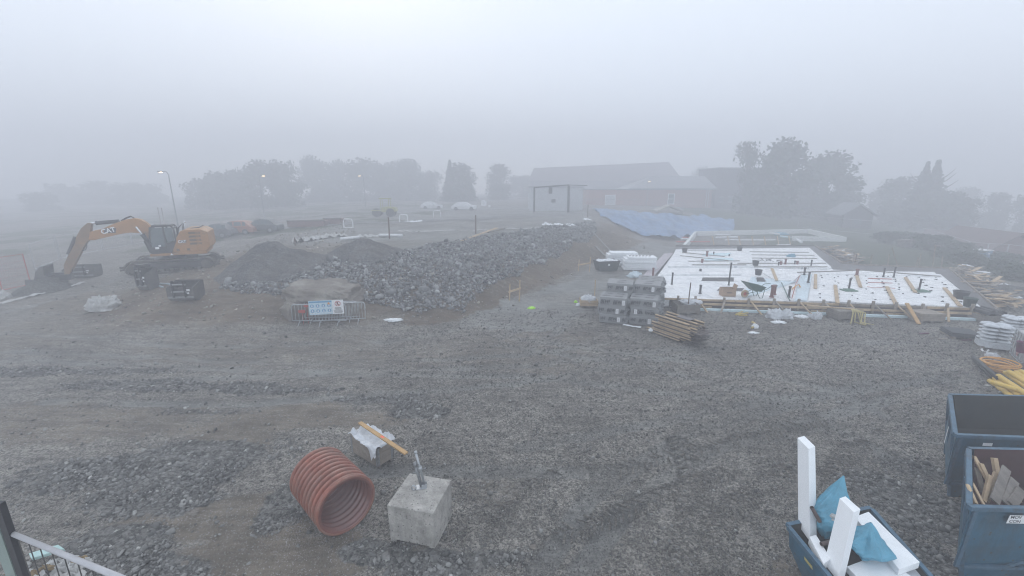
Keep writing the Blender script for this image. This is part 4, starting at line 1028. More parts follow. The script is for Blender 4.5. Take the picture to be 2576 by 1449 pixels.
# coupler and bucket
q = EX(*exd(530, 900), 0); m = MB(); m.box((q[0], 0, q[1] - .1), (.55, .55, .35)); m.box((q[0] + .35, 0, q[1] + .05), (.7, .3, .3)); m.tube([(q[0] + .9, .2, q[1] - .05), (q[0] + .4, .2, q[1] + .1)], .08, 10); m.build('tilt_coupler', BLK, ex, bevel=.02)
bt = pol([(500, 930), (500, 1060), (430, 1072), (330, 1050), (240, 1072), (190, 1060), (175, 960), (190, 840), (240, 775), (290, 770), (300, 880), (350, 900)], 0)
m = MB()
m.prism(bt[:2] + bt[2:7] + bt[7:10] + bt[10:], -.66, -.62); m.prism(bt, .62, .66)
outl = bt[1:10]
for a, b in zip(outl[:-1], outl[1:]): m.beam((a[0], 0, a[1]), (b[0], 0, b[1]), 1.28, .05)
bk = m.build('digging_bucket', DSTEEL, ex)
m = MB(); a, b = bt[8], bt[9]; m.beam((a[0], 0, a[1] + .05), (b[0], 0, b[1] + .05), 1.30, .06); a, b = bt[7], bt[8]; m.beam((a[0], 0, a[1] + .05), (b[0], 0, b[1] + .05), 1.30, .06); m.build('bucket_lip', WSTEEL, bk)

# ================================================================ loose buckets
def bucket(label, px, py, wd, ht, dp, rz, mt=DSTEEL, backto=1, group=None):
    c = G(px, py); o = thing('excavator_bucket', label, 'bucket', (c.x, c.y, c.z - .04), rz, group)
    prof = [(-dp / 2, ht * .75), (-dp / 2, ht * .25), (-dp * .32, .05), (0, 0), (dp * .3, .04), (dp / 2, ht * .3), (dp / 2, ht * .95), (dp * .3, ht)]
    m = MB()
    for a, b in zip(prof[:-1], prof[1:]): m.beam((0, a[0], a[1]), (0, b[0], b[1]), wd, .035, up=(0, 0, 1) if abs(b[0] - a[0]) > abs(b[1] - a[1]) else (0, 1, 0))
    m.build('shell', mt, o)
    for sx in (-1, 1): m = MB(); m.add([(sx * wd / 2, y, z) for y, z in prof] + [(sx * (wd / 2 - .03), y, z) for y, z in prof], [tuple(range(8)), tuple(range(15, 7, -1))] + [(i, i + 8, (i + 1) % 8 + 8, (i + 1) % 8) for i in range(8)]); m.build('side_plate', mt, o)
    m = MB(); m.box((0, -dp / 2 - .03, ht * .25), (wd * .96, .05, .09)); m.build('wear_strip', WSTEEL, o)
    for sx in (-.22, .22): m = MB(); m.prism([(sx * wd - .03, ht * .25), (sx * wd + .03, ht * .25), (sx * wd + .03, ht * 1.12), (sx * wd - .03, ht * 1.12)], -dp / 2 - .12, -dp / 2 + .02); m.build('hanger', BLK, o)
    for zk in (.92, .55): m = MB(); m.tube([(-wd * .28, -dp / 2 - .07, ht * zk), (wd * .28, -dp / 2 - .07, ht * zk)], .045, 10); m.build('pin', WSTEEL, o)
    m = MB(); m.box((wd * .32, -dp / 2 - .03, ht * .62), (.16, .02, .1)); m.box((wd * .30, -dp / 2 - .03, ht * .46), (.1, .02, .08)); m.build('sticker', STICK, o)
    return o
bucket('wide dark steel excavator bucket standing on top of the dirt bank', 472, 752, 1.25, .98, .9, R(6))
b_ = bucket('narrow dark excavator bucket on edge left of the wide one', 375, 727, .72, 1.25, .7, R(-10))
m = MB(); m.box((0, -.1, 1.36), (.5, .45, .10)); m.box((0, -.1, 1.45), (.4, .5, .05)); m.build('hanger_frame', BLK, b_)
bucket('broad bucket lying behind the digging arm of the excavator', 212, 697, 1.7, .85, .9, R(15))
# pipes between buckets
for k, (a, b, lb) in enumerate([((388, 716), (440, 719), 'thin blue grey pipe lying behind the two buckets'), ((392, 721), (410, 726), 'short pipe stub sticking out right of the narrow bucket'), ((345, 716), (362, 722), 'short pipe stub sticking out left of the narrow bucket')]):
    A, B = G(*a), G(*b); m = MB(); m.tube([A + Vector((0, 0, .07)), B + Vector((0, 0, .07))], .05, 10); m.build('pipe', mat('grey_blue_pipe', (.30, .36, .40), .5, .1, 4), origin=tuple(A), smooth=True, label=lb, cat='pipe')

# ================================================================ crumpled fabric, strips of fabric
def heap(name, label, cat, px, py, rx, ry, rz_, mt, n=10, seed=1, spread=.6, zc=0.0, group=None):
    c = G(px, py); rr = random.Random(seed); m = MB()
    m.blob((0, 0, 0), (rx, ry, rz_), seed=seed, amp=.30, n=40, crease=True, flat=-.03)
    for k in range(n):
        a = rr.uniform(0, 6.28); q = rr.uniform(.3, 1) * spread
        m.blob((math.cos(a) * rx * q * 1.3, math.sin(a) * ry * q * 1.3, rz_ * (1 - q) * .6), (rx * rr.uniform(.25, .5), ry * rr.uniform(.25, .5), rz_ * rr.uniform(.25, .6)), seed=seed + k, amp=.38, n=16, crease=True, flat=-.05)
    o = m.build(name, mt, smooth=True, label=label, cat=cat, **({'group': group} if group else {})); o.location = (c.x, c.y, c.z + zc); return o
heap('fabric_heap', 'dirty white crumpled fabric heap on the dirt bank at the left', 'fabric heap', 265, 775, .75, .6, .62, CLOTH, 16, 5)
heap('fabric_heap', 'white fabric bundle at the left end of the fabric strip', 'fabric heap', 8, 752, .4, .35, .45, CLOTH, 5, 8)
heap('white_scrap', 'small white plastic scrap on the ground right of the crowd barriers', 'scrap', 990, 806, .45, .22, .07, EPS, 5, 12)
def strip(name, label, cat, pts, wd, mt, amp=.1, seed=3, kind=None, n=60, lift=.03):
    P = [G(*p) for p in pts]; m = MB(); Ls = [0]
    for a, b in zip(P[:-1], P[1:]): Ls.append(Ls[-1] + (b - a).length)
    o0 = P[0]
    def fn(u, v):
        s_ = u * Ls[-1]; k = max(i for i in range(len(Ls) - 1) if Ls[i] <= s_ + 1e-6) if s_ > 0 else 0
        k = min(k, len(P) - 2); t = (s_ - Ls[k]) / max(1e-6, Ls[k + 1] - Ls[k]); p = P[k].lerp(P[k + 1], t); d = (P[k + 1] - P[k]); d.z = 0; d.normalize(); nn = Vector((-d.y, d.x, 0))
        ww = wd * (1 + .35 * noise.noise(Vector((s_ * 1.3, seed, 0)))) * (v - .5); q = p + nn * ww
        zz = zg(q.x, q.y) + lift + abs(noise.noise(Vector((s_ * 2.2, v * 3, seed)))) * amp * 2 + noise.noise(Vector((s_ * 7, v * 6, seed))) * amp * .4
        return q + Vector((0, 0, zz - q.z)) - o0
    m.grid(fn, n, 6); o = m.build(name, mt, smooth=True, label=label, cat=cat); o.location = o0; return o
strip('fabric_strip', 'long white fabric strip along the left road edge', 'fabric strip', [(0, 766), (40, 755), (100, 741), (160, 726), (215, 712)], .42, CLOTH, .06, 2)
strip('fabric_strip', 'thin white edge line of fabric along the raised gravel field', 'fabric strip', [(1000, 582), (1080, 583), (1200, 580), (1300, 577), (1380, 573)], .35, CLOTH, .06, 5, n=90)
strip('white_sheet', 'bright white crumpled sheet on top of the rubble bank', 'sheet', [(1373, 569), (1390, 567), (1410, 570), (1440, 568)], .9, EPS, .22, 7)
strip('white_fabric', 'long crumpled white fabric behind the two gravel piles', 'fabric', [(735, 612), (765, 608), (800, 602), (835, 597), (868, 595)], 1.3, CLOTH, .30, 9, n=80)
strip('white_fabric', 'smaller end of crumpled white fabric behind the pointed gravel pile', 'fabric', [(872, 598), (900, 597), (935, 596), (975, 597)], .7, CLOTH, .12, 10, n=60)
strip('white_sheet', 'tiny white sheet at the end of the rubble bank by the steel stake', 'sheet', [(1469, 553), (1478, 552), (1486, 555)], .5, EPS, .15, 14, n=20)
for lb, a, b, r_ in (('white plastic pipe sticking out left of the pointed gravel pile', (856, 607), (905, 602), .13), ('white plastic pipe end right of the pointed gravel pile', (955, 597), (1012, 598), .13)):
    A, B = G(*a), G(*b); m = MB(); up = Vector((0, 0, r_ + .05)); m.tube([A + up, B + up], r_, 14); m.build('plastic_pipe', WHITE, origin=tuple(A), smooth=True, label=lb, cat='pipe')

# ================================================================ boulder
def boulder():
    A = G(716, 800); B = G(880, 790); c = (A + B) / 2 + Vector((0, 1.2, 0)); W_ = (B - A).length / 2 * 1.12
    m = MB()
    def fn(u, v):
        th = u * math.pi; ph = v * 2 * math.pi
        d = Vector((math.sin(th) * math.cos(ph), math.sin(th) * math.sin(ph), math.cos(th)))
        q = Vector((math.copysign(abs(d.x) ** .55, d.x), math.copysign(abs(d.y) ** .7, d.y), math.copysign(abs(d.z) ** .55, d.z)))
        k = 1 + noise.noise(d * 1.3 + Vector((3, 1, 7))) * .22 + noise.noise(d * 3.1) * .13 + noise.noise(d * 8) * .06 - abs(noise.noise(d * 2.2 + Vector((5, 5, 5)))) * .12 + .08 + abs(noise.noise(Vector((d.x * 2, d.y * 2, d.z * 9)))) * .05
        top = 1.0 + .10 * d.y - .12 * d.x
        return (q.x * W_ * k * (1 + .05 * q.z), q.y * 1.5 * k - .25 * q.z, +.45 + q.z * 1.08 * k * top)
    m.grid(fn, 46, 70)
    o = m.build('boulder', ROCK, smooth=False, label='large brown and pale flat topped boulder behind the crowd barriers', cat='boulder'); o.location = (c.x, c.y, 0.05)
boulder()

# ================================================================ crowd barriers with signs
def barrier(label, a, b, ht, fz=0.0, nb=17, rz_extra=0.0, sink=0.0):
    A, B = G(*a), G(*b); A.z = zg(A.x, A.y); L = (B - A).length; rz = math.atan2(B.y - A.y, B.x - A.x)
    o = thing('crowd_barrier', label, 'barrier', (A.x, A.y, A.z - sink), rz, 'crowd barriers in front of the boulder', tilt=(R(-4), 0))
    z0 = .22; r_ = .12
    loop = [(0, z0), (0, ht - r_), (r_ * .3, ht - r_ * .3), (r_, ht), (L - r_, ht), (L - r_ * .3, ht - r_ * .3), (L, ht - r_), (L, z0), (0, z0)]
    m = MB(); m.tube([(x, 0, z) for x, z in loop],   .026, 8); m.build('frame', STEEL, o, smooth=True)
    m = MB()
    for k in range(1, nb): x = L * k / nb; m.tube([(x, 0, z0), (x, 0, ht - .02)], .012, 6)
    m.build('bars', STEEL, o)
    for x in (L * .14, L * .86):
        m = MB(); m.tube([(x, 0, z0), (x, -.28, .0)], .018, 6); m.tube([(x, 0, z0), (x, .28, .0)], .018, 6); m.tube([(x, 0, z0), (x, 0, .12)], .018, 6); m.build('foot', STEEL, o)
    return o
b1_ = barrier('left crowd barrier, its end nearest the boulder edge', (737, 818), (872, 816), 1.0, nb=16)
b2_ = barrier('front crowd barrier carrying the blue and the white sign', (788, 821), (921, 815), 1.02, nb=17)
b3_ = barrier('back crowd barrier partly hidden behind the front one', (768, 812), (902, 811), .98, nb=17)
c = G(790, 818) + Vector((0, -.12, 0)); L2 = G(921, 815) - G(788, 821); rzb = math.atan2(L2.y, L2.x)
def signpt(px, py): 
    Yd = c.y - .1; return PY(px, py, Yd)
q0, q1 = signpt(779, 793), signpt(830, 758)
SB = thing('safety_sign', 'blue and white safety sign with round symbols hung on the crowd barriers', 'sign', (q0.x, q0.y, q0.z), rzb)
w_, h_ = (q1.x - q0.x) * 1.02, (q1.z - q0.z)
def rect(m, x0, z0, x1, z1, y, t=.004): m.box(((x0 + x1) / 2, y, (z0 + z1) / 2), (x1 - x0, t, z1 - z0))
m = MB(); rect(m, 0, 0, w_, h_, 0, .01); bd_ = m.build('sign_board', mat('pale_blue_sign', (.50, .64, .72), .5, .05, 4), SB)
SBL = mat('sign_blue', (.12, .32, .52), .5, .05, 4)
m = MB()
for i in range(4):
    for j in range(2):
        x, z = w_ * (.14 + .24 * i), h_ * (.28 + .36 * j)
        m = MB(); m.tube([(x, -.006, z), (x, -.011, z)], h_ * .12, 20); m.build('round_symbol', SBL, bd_)
m = MB()
for i in range(4):
    for j in range(2):
        x, z = w_ * (.14 + .24 * i), h_ * (.28 + .36 * j); m.tube([(x, -.011, z + h_ * .03), (x, -.0135, z + h_ * .03)], h_ * .04, 12); m.box((x, -.0125, z - h_ * .045), (h_ * .10, .003, h_ * .05))
for j in range(2): 
    for i in range(4): rect(m, w_ * (.05 + .24 * i), h_ * (.10 + .36 * j), w_ * (.23 + .24 * i), h_ * (.125 + .36 * j), -.008)
m.build('symbol_marks', WHITE, bd_)
m = MB(); rect(m, w_ * .02, h_ * .86, w_ * .98, h_ * .97, -.008); m.build('sign_heading', SBL, bd_)
m = MB(); m.prism([(w_ * .78, h_ * .72), (w_ * .92, h_ * .72), (w_ * .85, h_ * .90)], -.016, -.012); m.build('warning_symbol', mat('sign_orange', (.7, .3, .06), .5, .05, 4), bd_)
q0, q1 = signpt(838, 790), signpt(861, 755)
SW = thing('prohibition_sign', 'white sign with a red ring and black lines of text on the crowd barriers', 'sign', (q0.x, q0.y, q0.z), rzb)
w_, h_ = (q1.x - q0.x), (q1.z - q0.z)
m = MB(); rect(m, 0, 0, w_, h_, 0, .01); bd_ = m.build('sign_board', STICK, SW)
m = MB(); cx_, cz_ = w_ * .5, h_ * .74; rr_ = h_ * .17
m.tube([(cx_ + rr_ * math.cos(k * .3142), -.010, cz_ + rr_ * math.sin(k * .3142)) for k in range(21)], .014, 6, cap=False); m.beam((cx_ - rr_ * .7, -.010, cz_ + rr_ * .7), (cx_ + rr_ * .7, -.010, cz_ - rr_ * .7), .01, .022); m.build('red_ring', RED, bd_)
m = MB(); m.tube([(cx_, -.006, cz_ + rr_ * .5), (cx_, -.008, cz_ + rr_ * .5)], .022, 10); m.beam((cx_, -.007, cz_ + rr_ * .4), (cx_ - .02, -.007, cz_ - rr_ * .2), .004, .05, up=(1, 0, 0)); m.beam((cx_ - .02, -.007, cz_ - .02), (cx_ - .06, -.007, cz_ - rr_ * .75), .004, .02, up=(1, 0, 0)); m.beam((cx_ - .02, -.007, cz_ - .02), (cx_ + .05, -.007, cz_ - rr_ * .75), .004, .02, up=(1, 0, 0)); m.build('walking_figure', INK, bd_)
m = MB()
for k, ww in enumerate((.55, .6, .5, .78, .74, .8, .7)): rect(m, w_ * (.5 - ww / 2), h_ * (.44 - k * .06), w_ * (.5 + ww / 2), h_ * (.465 - k * .06), -.007)
m.build('text_lines', INK, bd_)
for lb, px, py, r_ in (('red plastic panel low behind the left crowd barrier', 750, 789, .16), ('red plastic strip behind the blue sign on the barriers', 761, 775, .10)):
    p = signpt(px, py) + Vector((0, .35, 0)); m = MB(); m.box((0, 0, 0), (r_ * 2, .03, r_ * .9)); m.box((0, .0, -p.z + zg(p.x, p.y) + .0), (.03, .03, .02)); m.tube([(0, .03, 0), (0, .03, zg(p.x, p.y) - p.z)], .012, 6); o = m.build('red_strip', RED, label=lb, cat='red strip'); o.location = p

# ================================================================ wrapped foam packs
def pack_proto(kind):
    """one pack 1.25 x 1.15 x .43, printed in black"""
    o = thing('foam_pack', 'x', 'foam pack')
    W_, D_, h_ = 1.28, 1.17, .432
    m = MB()
    def fn(u, v):
        a = v * 4; k = int(a) % 4; t = a - int(a)
        P = [(-1, -1), (1, -1), (1, 1), (-1, 1)]; x = P[k][0] + (P[(k + 1) % 4][0] - P[k][0]) * t; y = P[k][1] + (P[(k + 1) % 4][1] - P[k][1]) * t
        zz = u; sag = math.sin(math.pi * zz) * .008 + noise.noise(Vector((x * 1.3, y * 1.3, zz * 1.5 + kind))) * .014
        ins_ = .004 if u in (0, 1) else 0
        return ((x * (W_ / 2 - ins_ + sag * .6), y * (D_ / 2 - ins_ + sag), zz * h_ + noise.noise(Vector((x * 1.7, y * 1.7, kind * 5))) * .012 * (1 if u in (0, 1) else .3)))
    m.grid(fn, 8, 64)
    b = len(m.v); m.f.append(tuple(i for i in range(b - 65, b - 1)))
    body = m.build('wrapped_body', WRAP, o, smooth=False)
    # crumpled gathered ends on the side
    m = MB()
    def fe(u, v):
        y = (u - .5) * D_ * .98; z = v * h_; k = 1 - abs(v - .5) * 2
        return (W_ / 2 + .005 + (.09 * k + .05) * (.4 + abs(noise.noise(Vector((y * 5, z * 9, kind)))) * 2.0) * min(1, (1 - abs(u - .5) * 2) * 6) * min(1, k * 4 + .2), y, z)
    m.grid(fe, 34, 14); m.build('gathered_end', WRAPC, o, smooth=True)
    # printing
    T = textmesh('BEWI', .35 if kind != 2 else -.35, .02)
    m = MB(); rot = Matrix.Rotation(math.pi, 4, 'Z') if kind == 2 else Matrix()
    for cx_ in ((-.38, .22, ) if kind == 0 else (-.56, .0, .52) if kind == 1 else (-.34, .22)):
        if abs(cx_) > .5:
            TT = textmesh('WI' if cx_ < 0 else 'BE', .35, .02)
            c2_ = -.50 if cx_ < 0 else .52
            m.mesh(TT, frame((c2_, -D_ / 2 - .030, h_ * .52), (1, 0, 0), (0, 0, 1)) @ Matrix.Diagonal((.185, .235, .3, 1)))
            m.box((c2_, -D_ / 2 - .030, h_ * .26), (.16, .004, .010))
            continue
        m.mesh(T, frame((cx_, -D_ / 2 - .030, h_ * .52), (1, 0, 0), (0, 0, 1)) @ rot @ Matrix.Diagonal((.185, .235, .3, 1)))
        m.box((cx_, -D_ / 2 - .030, h_ * (.26 if kind != 2 else .80)), (.42, .004, .014))
        m.mesh(T, frame((cx_, -D_ * .22, h_ + .012), (1, 0, 0), (0, 1, 0)) @ rot @ Matrix.Diagonal((.155, .22, .3, 1)))
        m.mesh(T, frame((cx_ + .1, D_ * .22, h_ + .012), (1, 0, 0), (0, 1, 0)) @ Matrix.Rotation(math.pi, 4, 'Z') @ Matrix.Diagonal((.155, .22, .3, 1)))
    m.build('printed_lettering', INK, o)
    m = MB(); lx = (.50, .28, -.42)[kind]
    m.box((lx, -D_ / 2 - .034, h_ * .5), (.14, .004, .24)); lb_ = m.build('paper_label', STICK, o)
    m = MB()
    for k in range(4): m.box((lx, -D_ / 2 - .0375, h_ * .5 - .07 + k * .045), (.09, .002, .012))
    m.build('label_text', mat('grey_ink', (.3, .3, .3), .6, .1, 5), lb_)
    return o
prot = [pack_proto(0), pack_proto(1), pack_proto(2)]
used = set()
RZP = R(-20)
def place_pack(kind, px, py, lev, label, jx=0, jr=0, back=0):
    p = PX(px, py, 0); c = p + Matrix.Rotation(RZP, 3, 'Z') @ Vector((jx, .575 + back, 0))
    o = prot[kind] if kind not in used else copy_tree(prot[kind]); used.add(kind)
    o.location = (c.x, c.y, zg(p.x, p.y) + .03 + lev * .432); o.rotation_euler = (0, 0, RZP + R(jr)); o['label'] = label; o['category'] = 'foam pack'; o['group'] = 'stacked foam packs wrapped in grey printed film'
place_pack(1, 1538, 812, 0, 'bottom grey foam pack of the front left stack', .03, 2)
place_pack(1, 1538, 812, 1, 'middle grey foam pack of the front left stack', -.03, -1)
place_pack(0, 1538, 812, 2, 'top grey foam pack of the front left stack, lettering on its upper face', 0, 1)
place_pack(1, 1617, 816, 0, 'bottom grey foam pack of the front right stack', .0, 0)
place_pack(2, 1617, 816, 1, 'middle grey foam pack of the front right stack, lettering upside down', .03, 1)
place_pack(0, 1617, 816, 2, 'top grey foam pack of the front right stack', -.03, -2)
for lv, nm in enumerate(('bottom', 'second', 'third', 'top')):
    place_pack((0, 1, 1, 1)[lv], 1545, 812, lv, nm + ' grey foam pack of the back left stack, behind the three high one', .03 * (lv % 2), lv - 1, 1.25)
    place_pack((1, 0, 0, 1)[lv], 1622, 816, lv, nm + ' grey foam pack of the back right stack, nearest the white slab', -.03 * (lv % 2), 1 - lv, 1.25)
for lv, nm in enumerate(('bottom', 'second', 'third', 'top')):
    place_pack((0, 2, 1, 0)[lv], 1622, 816, lv, nm + ' grey foam pack of the hindmost stack, almost hidden', .05, lv - 2, 2.48)

# ================================================================ timber beam stack
TA, TB_, TC_ = PX(1641, 836), PX(1731, 868), PX(1768, 852)
tdx = (TB_ - TA).normalized(); Lb = (TB_ - TA).length * 1.06
tn = Vector((-tdx.y, tdx.x, 0))
rt = random.Random(4)
TN = {0: 'bottom', 1: 'second', 2: 'third', 3: 'fourth', 4: 'top'}
for lev in range(5):
    for row in range(5):
        if lev == 4 and row in (1, 3): continue
        z = .12 + lev * .178; off = row * .20 + rt.uniform(-.02, .02); sh = rt.uniform(-.18, .14) - (.15 if row == 0 else 0) + (.12 * lev if lev < 4 else .2)
        a = TA + tn * off + tdx * (sh); b = a + tdx * (Lb * rt.uniform(.80, 1.0)); 
        a = a + Vector((0, 0, z)); b = b + Vector((0, 0, z))
        mt_ = WOOD if row < 2 or lev == 4 else WOOD2
        m = MB(); m.beam(a + Vector((0, 0, .055)), b + Vector((0, 0, .055)), .085, .036); m.beam(a - Vector((0, 0, .055)), b - Vector((0, 0, .055)), .085, .036); bm_ = m.build('timber_beam', mt_, origin=tuple(a), label='formwork timber beam in the low stack right of the grey foam packs', cat='timber beam', group='timber beams stacked beside the foam packs'); m = MB(); m.beam(Vector((0, 0, 0)), b - a, .026, .074); m.build('web', PLY, bm_)  # web coloured dark to stand in for shade between the flanges
for k in range(3):
    for row in range(4):
        a = TA + tn * (row * .22 + .1) + tdx * (Lb * .52 + k * .05) + Vector((0, 0, .209 + k * .178)); b = a + tdx * (Lb * .62)
        m = MB(); m.beam(a, b, .19, .018); m.build('plywood_strip', PLY, origin=tuple(a), label=('front', 'second', 'third', 'back')[row] + ' dark plywood strip in the ' + ('lower', 'middle', 'upper')[k] + ' gap of the timber stack', cat='plywood strip', group='dark plywood strips in the timber stack')
a = TA + tn * .55 + tdx * (Lb * .62) + Vector((0, 0, .94)); m = MB(); m.beam(a - tdx * .35, a + tdx * .35, .36, .02); m.build('plywood_sheet', mat('grey_plywood', (.14, .13, .135), .6, .1, 4), origin=tuple(a), label='grey plywood sheet on top of the timber beam stack', cat='plywood')
for k, t in enumerate((.18, .85)):
    a = TA + tdx * (Lb * t) + tn * -.05 + Vector((0, 0, .035)); m = MB(); m.beam(a, a + tn * 1.15, .1, .07); m.build('bearer', WOOD3, origin=tuple(a), label=('left' if k == 0 else 'right') + ' bearer on the ground under the timber beam stack', cat='bearer')
strip('foam_scrap', 'white foam scraps on the ground in front of the grey foam packs', 'scrap', [(1567, 819), (1590, 823), (1612, 827)], .16, EPS, .05, 31, n=30)
m = MB(); m.blob((0, 0, .08), (.11, .10, .12), 3, .4); o = m.build('white_cup', EPS, label='small white lump on the gravel left of the timber beam stack', cat='scrap'); o.location = PX(1637, 836)

# ================================================================ foundation
def proj(p):
    v = Vector(p) - Vector((0, 0, H)); c, s = math.cos(PITCH), math.sin(PITCH)
    f = v.y * c - v.z * s; u = v.y * s + v.z * c
    return CX + FPX * v.x / f, CY - FPX * u / f
SZ = .45
def poly_prism(name, pts, z0, z1, mt, label, cat, group=None, bevel=0):
    P = [PX(a, b, z1) for a, b in pts]; o = sum(P, Vector()) / len(P)
    n_ = len(P); m = MB()
    vs = [(p.x, p.y, z1) for p in P] + [(p.x, p.y, z0) for p in P]
    area = sum(P[i].x * P[(i + 1) % n_].y - P[(i + 1) % n_].x * P[i].y for i in range(n_))
    top = tuple(range(n_)) if area > 0 else tuple(range(n_))[::-1]
    m.add(vs, [top, tuple(i + n_ for i in top[::-1])] + [(i, (i + 1) % n_, (i + 1) % n_ + n_, i + n_) for i in range(n_)])
    o.z = z0; return m.build(name, mt, origin=tuple(o), bevel=bevel, label=label, cat=cat, **({'group': group} if group else {}))
FS = 'white foam layers of the house foundation'
poly_prism('foam_layer', [(1700,631),(1652,697),(1625,752),(1850,753),(2033,759),(2474,776),(2366,688),(2096,678),(2037,626)], .02, SZ, EPSL, 'widest white foam layer of the foundation, under all the others', 'foam layer', FS)
poly_prism('foam_layer', [(1700,627),(1680,669),(1893,669),(2080,674),(2092,672),(2036,623)], SZ + .003, SZ + .14, EPSL, 'raised white foam layer covering the far half of the foundation', 'foam layer', FS)
poly_prism('foam_layer', [(1675,679),(1664,690),(1864,690),(1862,679)], SZ + .003, SZ + .10, EPSL, 'long narrow raised white foam layer in the left middle of the foundation', 'foam layer', FS)
poly_prism('foam_layer', [(2044,690),(2034,756),(2462,773),(2366,694)], SZ + .003, SZ + .07, EPSL, 'white foam layer with many black marks at the right front of the foundation', 'foam layer', FS)
poly_prism('foam_layer', [(1903,675),(1950,704),(1996,706),(2014,690),(2006,677)], SZ + .003, SZ + .10, EPSL, 'small raised white foam layer under a single plank in the foundation middle', 'foam layer', FS)
poly_prism('foam_layer', [(2010,679),(2010,688),(2360,694),(2350,684)], SZ + .003, SZ + .11, EPSL, 'long raised white foam step along the dark strip at the right back', 'foam layer', FS)
for pts, lb in (([(1890,697),(1866,752),(1995,757),(2010,708),(1950,703)], 'pale blue film spread in the foundation beside the green wheelbarrow'), ([(2012,692),(1998,757),(2030,758),(2043,692)], 'bluish film strip between the two front foam fields'), ([(1776,636),(1766,642),(1834,642),(1840,636)], 'light blue foam panel on the far left foam layer'), ([(1775,648),(1772,654),(1846,655),(1844,649)], 'lighter blue foam panel in front of the other blue panel')):
    zt = SZ + (.175 if pts[0][1] < 660 else .012)
    P = [PX(a, b, zt) for a, b in pts]; o0 = sum(P, Vector()) / len(P)
    mt = FOIL if pts[0][1] > 660 else EPSB
    if mt is EPSB: poly_prism('foam_sheet', pts, SZ + .143, zt, mt, lb, 'foam panel'); continue
    m = MB(); xs = [p.x for p in P]; ys = [p.y for p in P]
    def fn(u, v):
        n_ = len(P)
        if n_ == 5: q = (P[0].lerp(P[1], v)).lerp(P[4].lerp(P[3], v) if v > .0 else P[4], u)
        else: q = (P[0].lerp(P[1], v)).lerp(P[3].lerp(P[2], v), u)
        return Vector((q.x, q.y, zt + abs(noise.noise(Vector((q.x * 1.6, q.y * 1.2, 3)))) * .10 + abs(noise.noise(Vector((q.x * 4, q.y * 4, 3)))) * .03)) - o0
    m.grid(fn, 30, 30); o = m.build('plastic_film', mt, smooth=True, label=lb, cat='plastic film'); o.location = o0
poly_prism('film_strip', [(1694,637),(1672,637),(1610,700),(1640,700)], .02, .06, mat('pinkish_film', (.42, .38, .40), .5, .1, 2), 'pale pinkish film strip along the left edge of the foundation', 'film strip')
for pts, lb in (([(1768,698),(1764,707),(1846,708),(1846,698)], 'grey gravel pit opening in the left foam field'), ([(1812,723),(1803,731),(1866,733),(1872,725)], 'grey opening in the foam behind the cardboard box'), ([(1903,698),(1905,706),(1926,706),(1920,698)], 'small square opening under the pale blue film')):
    poly_prism('gravel_patch', pts, SZ - .1, SZ + (.004 if pts[0][0] < 1900 else .09), GRAVEL, lb, 'gravel patch')
# dark strip
quads = [[(1700,620),(2048,619),(2037,625),(1700,627)], [(2048,619),(2118,663),(2096,677),(2037,625)], [(2118,663),(2181,668.5),(2181,680),(2096,677)], [(2181,668.5),(2385,676),(2366,688),(2181,680)], [(2385,676),(2507,778),(2476,776),(2366,688)]]
t = thing('dark_strip', 'dark grey angled strip framing the back and right of the white foam', 'edge strip', tuple(PX(2366, 688, 0)))
O_ = PX(2366, 688, 0)
for k, q in enumerate(quads):
    P = [PX(a, b, SZ + .02 + k * .004) for a, b in q]; m = MB(); zz = SZ + .02 + k * .004
    m.add([p - O_ for p in P] + [Vector((p.x, p.y, .01)) - O_ for p in P], [(3, 2, 1, 0), (4, 5, 6, 7), (0, 1, 5, 4), (1, 2, 6, 5), (2, 3, 7, 6), (3, 0, 4, 7)]); m.build('strip_section', BAND, t)
def plank(name, label, a, b, z, wd, th, mt=WOOD, cat='plank', group=None, za=None, zb=None):
    A, B = PX(a[0], a[1], za if za is not None else z), PX(b[0], b[1], zb if zb is not None else z)
    m = MB(); m.beam(A, B, wd, th); return m.build(name, mt, origin=tuple(A), label=label, cat=cat, **({'group': group} if group else {}))
for k, (a, b, lb) in enumerate((((2051,619),(2120,663),'pale edge board along the far right slope of the dark strip'), ((2120,662),(2183,668),'short pale edge board at the inner corner of the dark strip'), ((2183,667),(2387,675),'pale edge board along the back of the right dark strip'), ((2388,676),(2509,778),'long pale edge board down the right side of the dark strip'), ((1700,619),(2048,618),'dark edge board along the far end of the foam'))):
    plank('board', lb, a, b, SZ + .06, .05, .16, WOOD2 if k != 4 else PLY)
# beams and planks lying on the foam
zb_ = SZ + .19
LB = [((1886,633),(2034,635)),((1891,641),(2048,642)),((1892,649),(2055,650)),((1855,662),(2078,662)),((1898,671),(2081,671)),((1716,629),(1863,629)),((1716,635),(1823,645)),((1711,643),(1832,655)),((1732,657),(1860,656)),((1741,666),(1877,666))]
LN = ['farthest right','second right','third right','fourth right','nearest right','farthest left','slanting upper left','slanting lower left','fourth left','nearest left']
for (a, b), nm in zip(LB, LN): plank('batten', nm + ' brown batten lying across the far foam layer', a, b, zb_, .07, .05, WOOD3, 'batten', 'brown battens lying across the far foam')
plank('batten', 'thin brown batten behind the film, pointing at the brown pipe', (2006,685), (2178,679), SZ + .15, .07, .05, WOOD3, 'batten')
plank('batten', 'thin brown batten along the foam step at the right back', (2187,681), (2366,695), SZ + .15, .07, .05, WOOD3, 'batten')
PL = [((2052,690),(2051,725),'plank on the marked foam field, leftmost'),((2101,717),(2107,762),'plank on the marked foam near the green base post'),((2155,693),(2165,722),'plank starting at the brown pipe on the marked foam'),((2231,721),(2255,767),'long plank in the middle of the marked foam'),((1942,675),(1954,705),'plank on the small raised foam in the middle'),((2278,698),(2303,735),'plank left of the right green base post'),((2376,724),(2416,770),'rightmost long plank on the marked foam')]
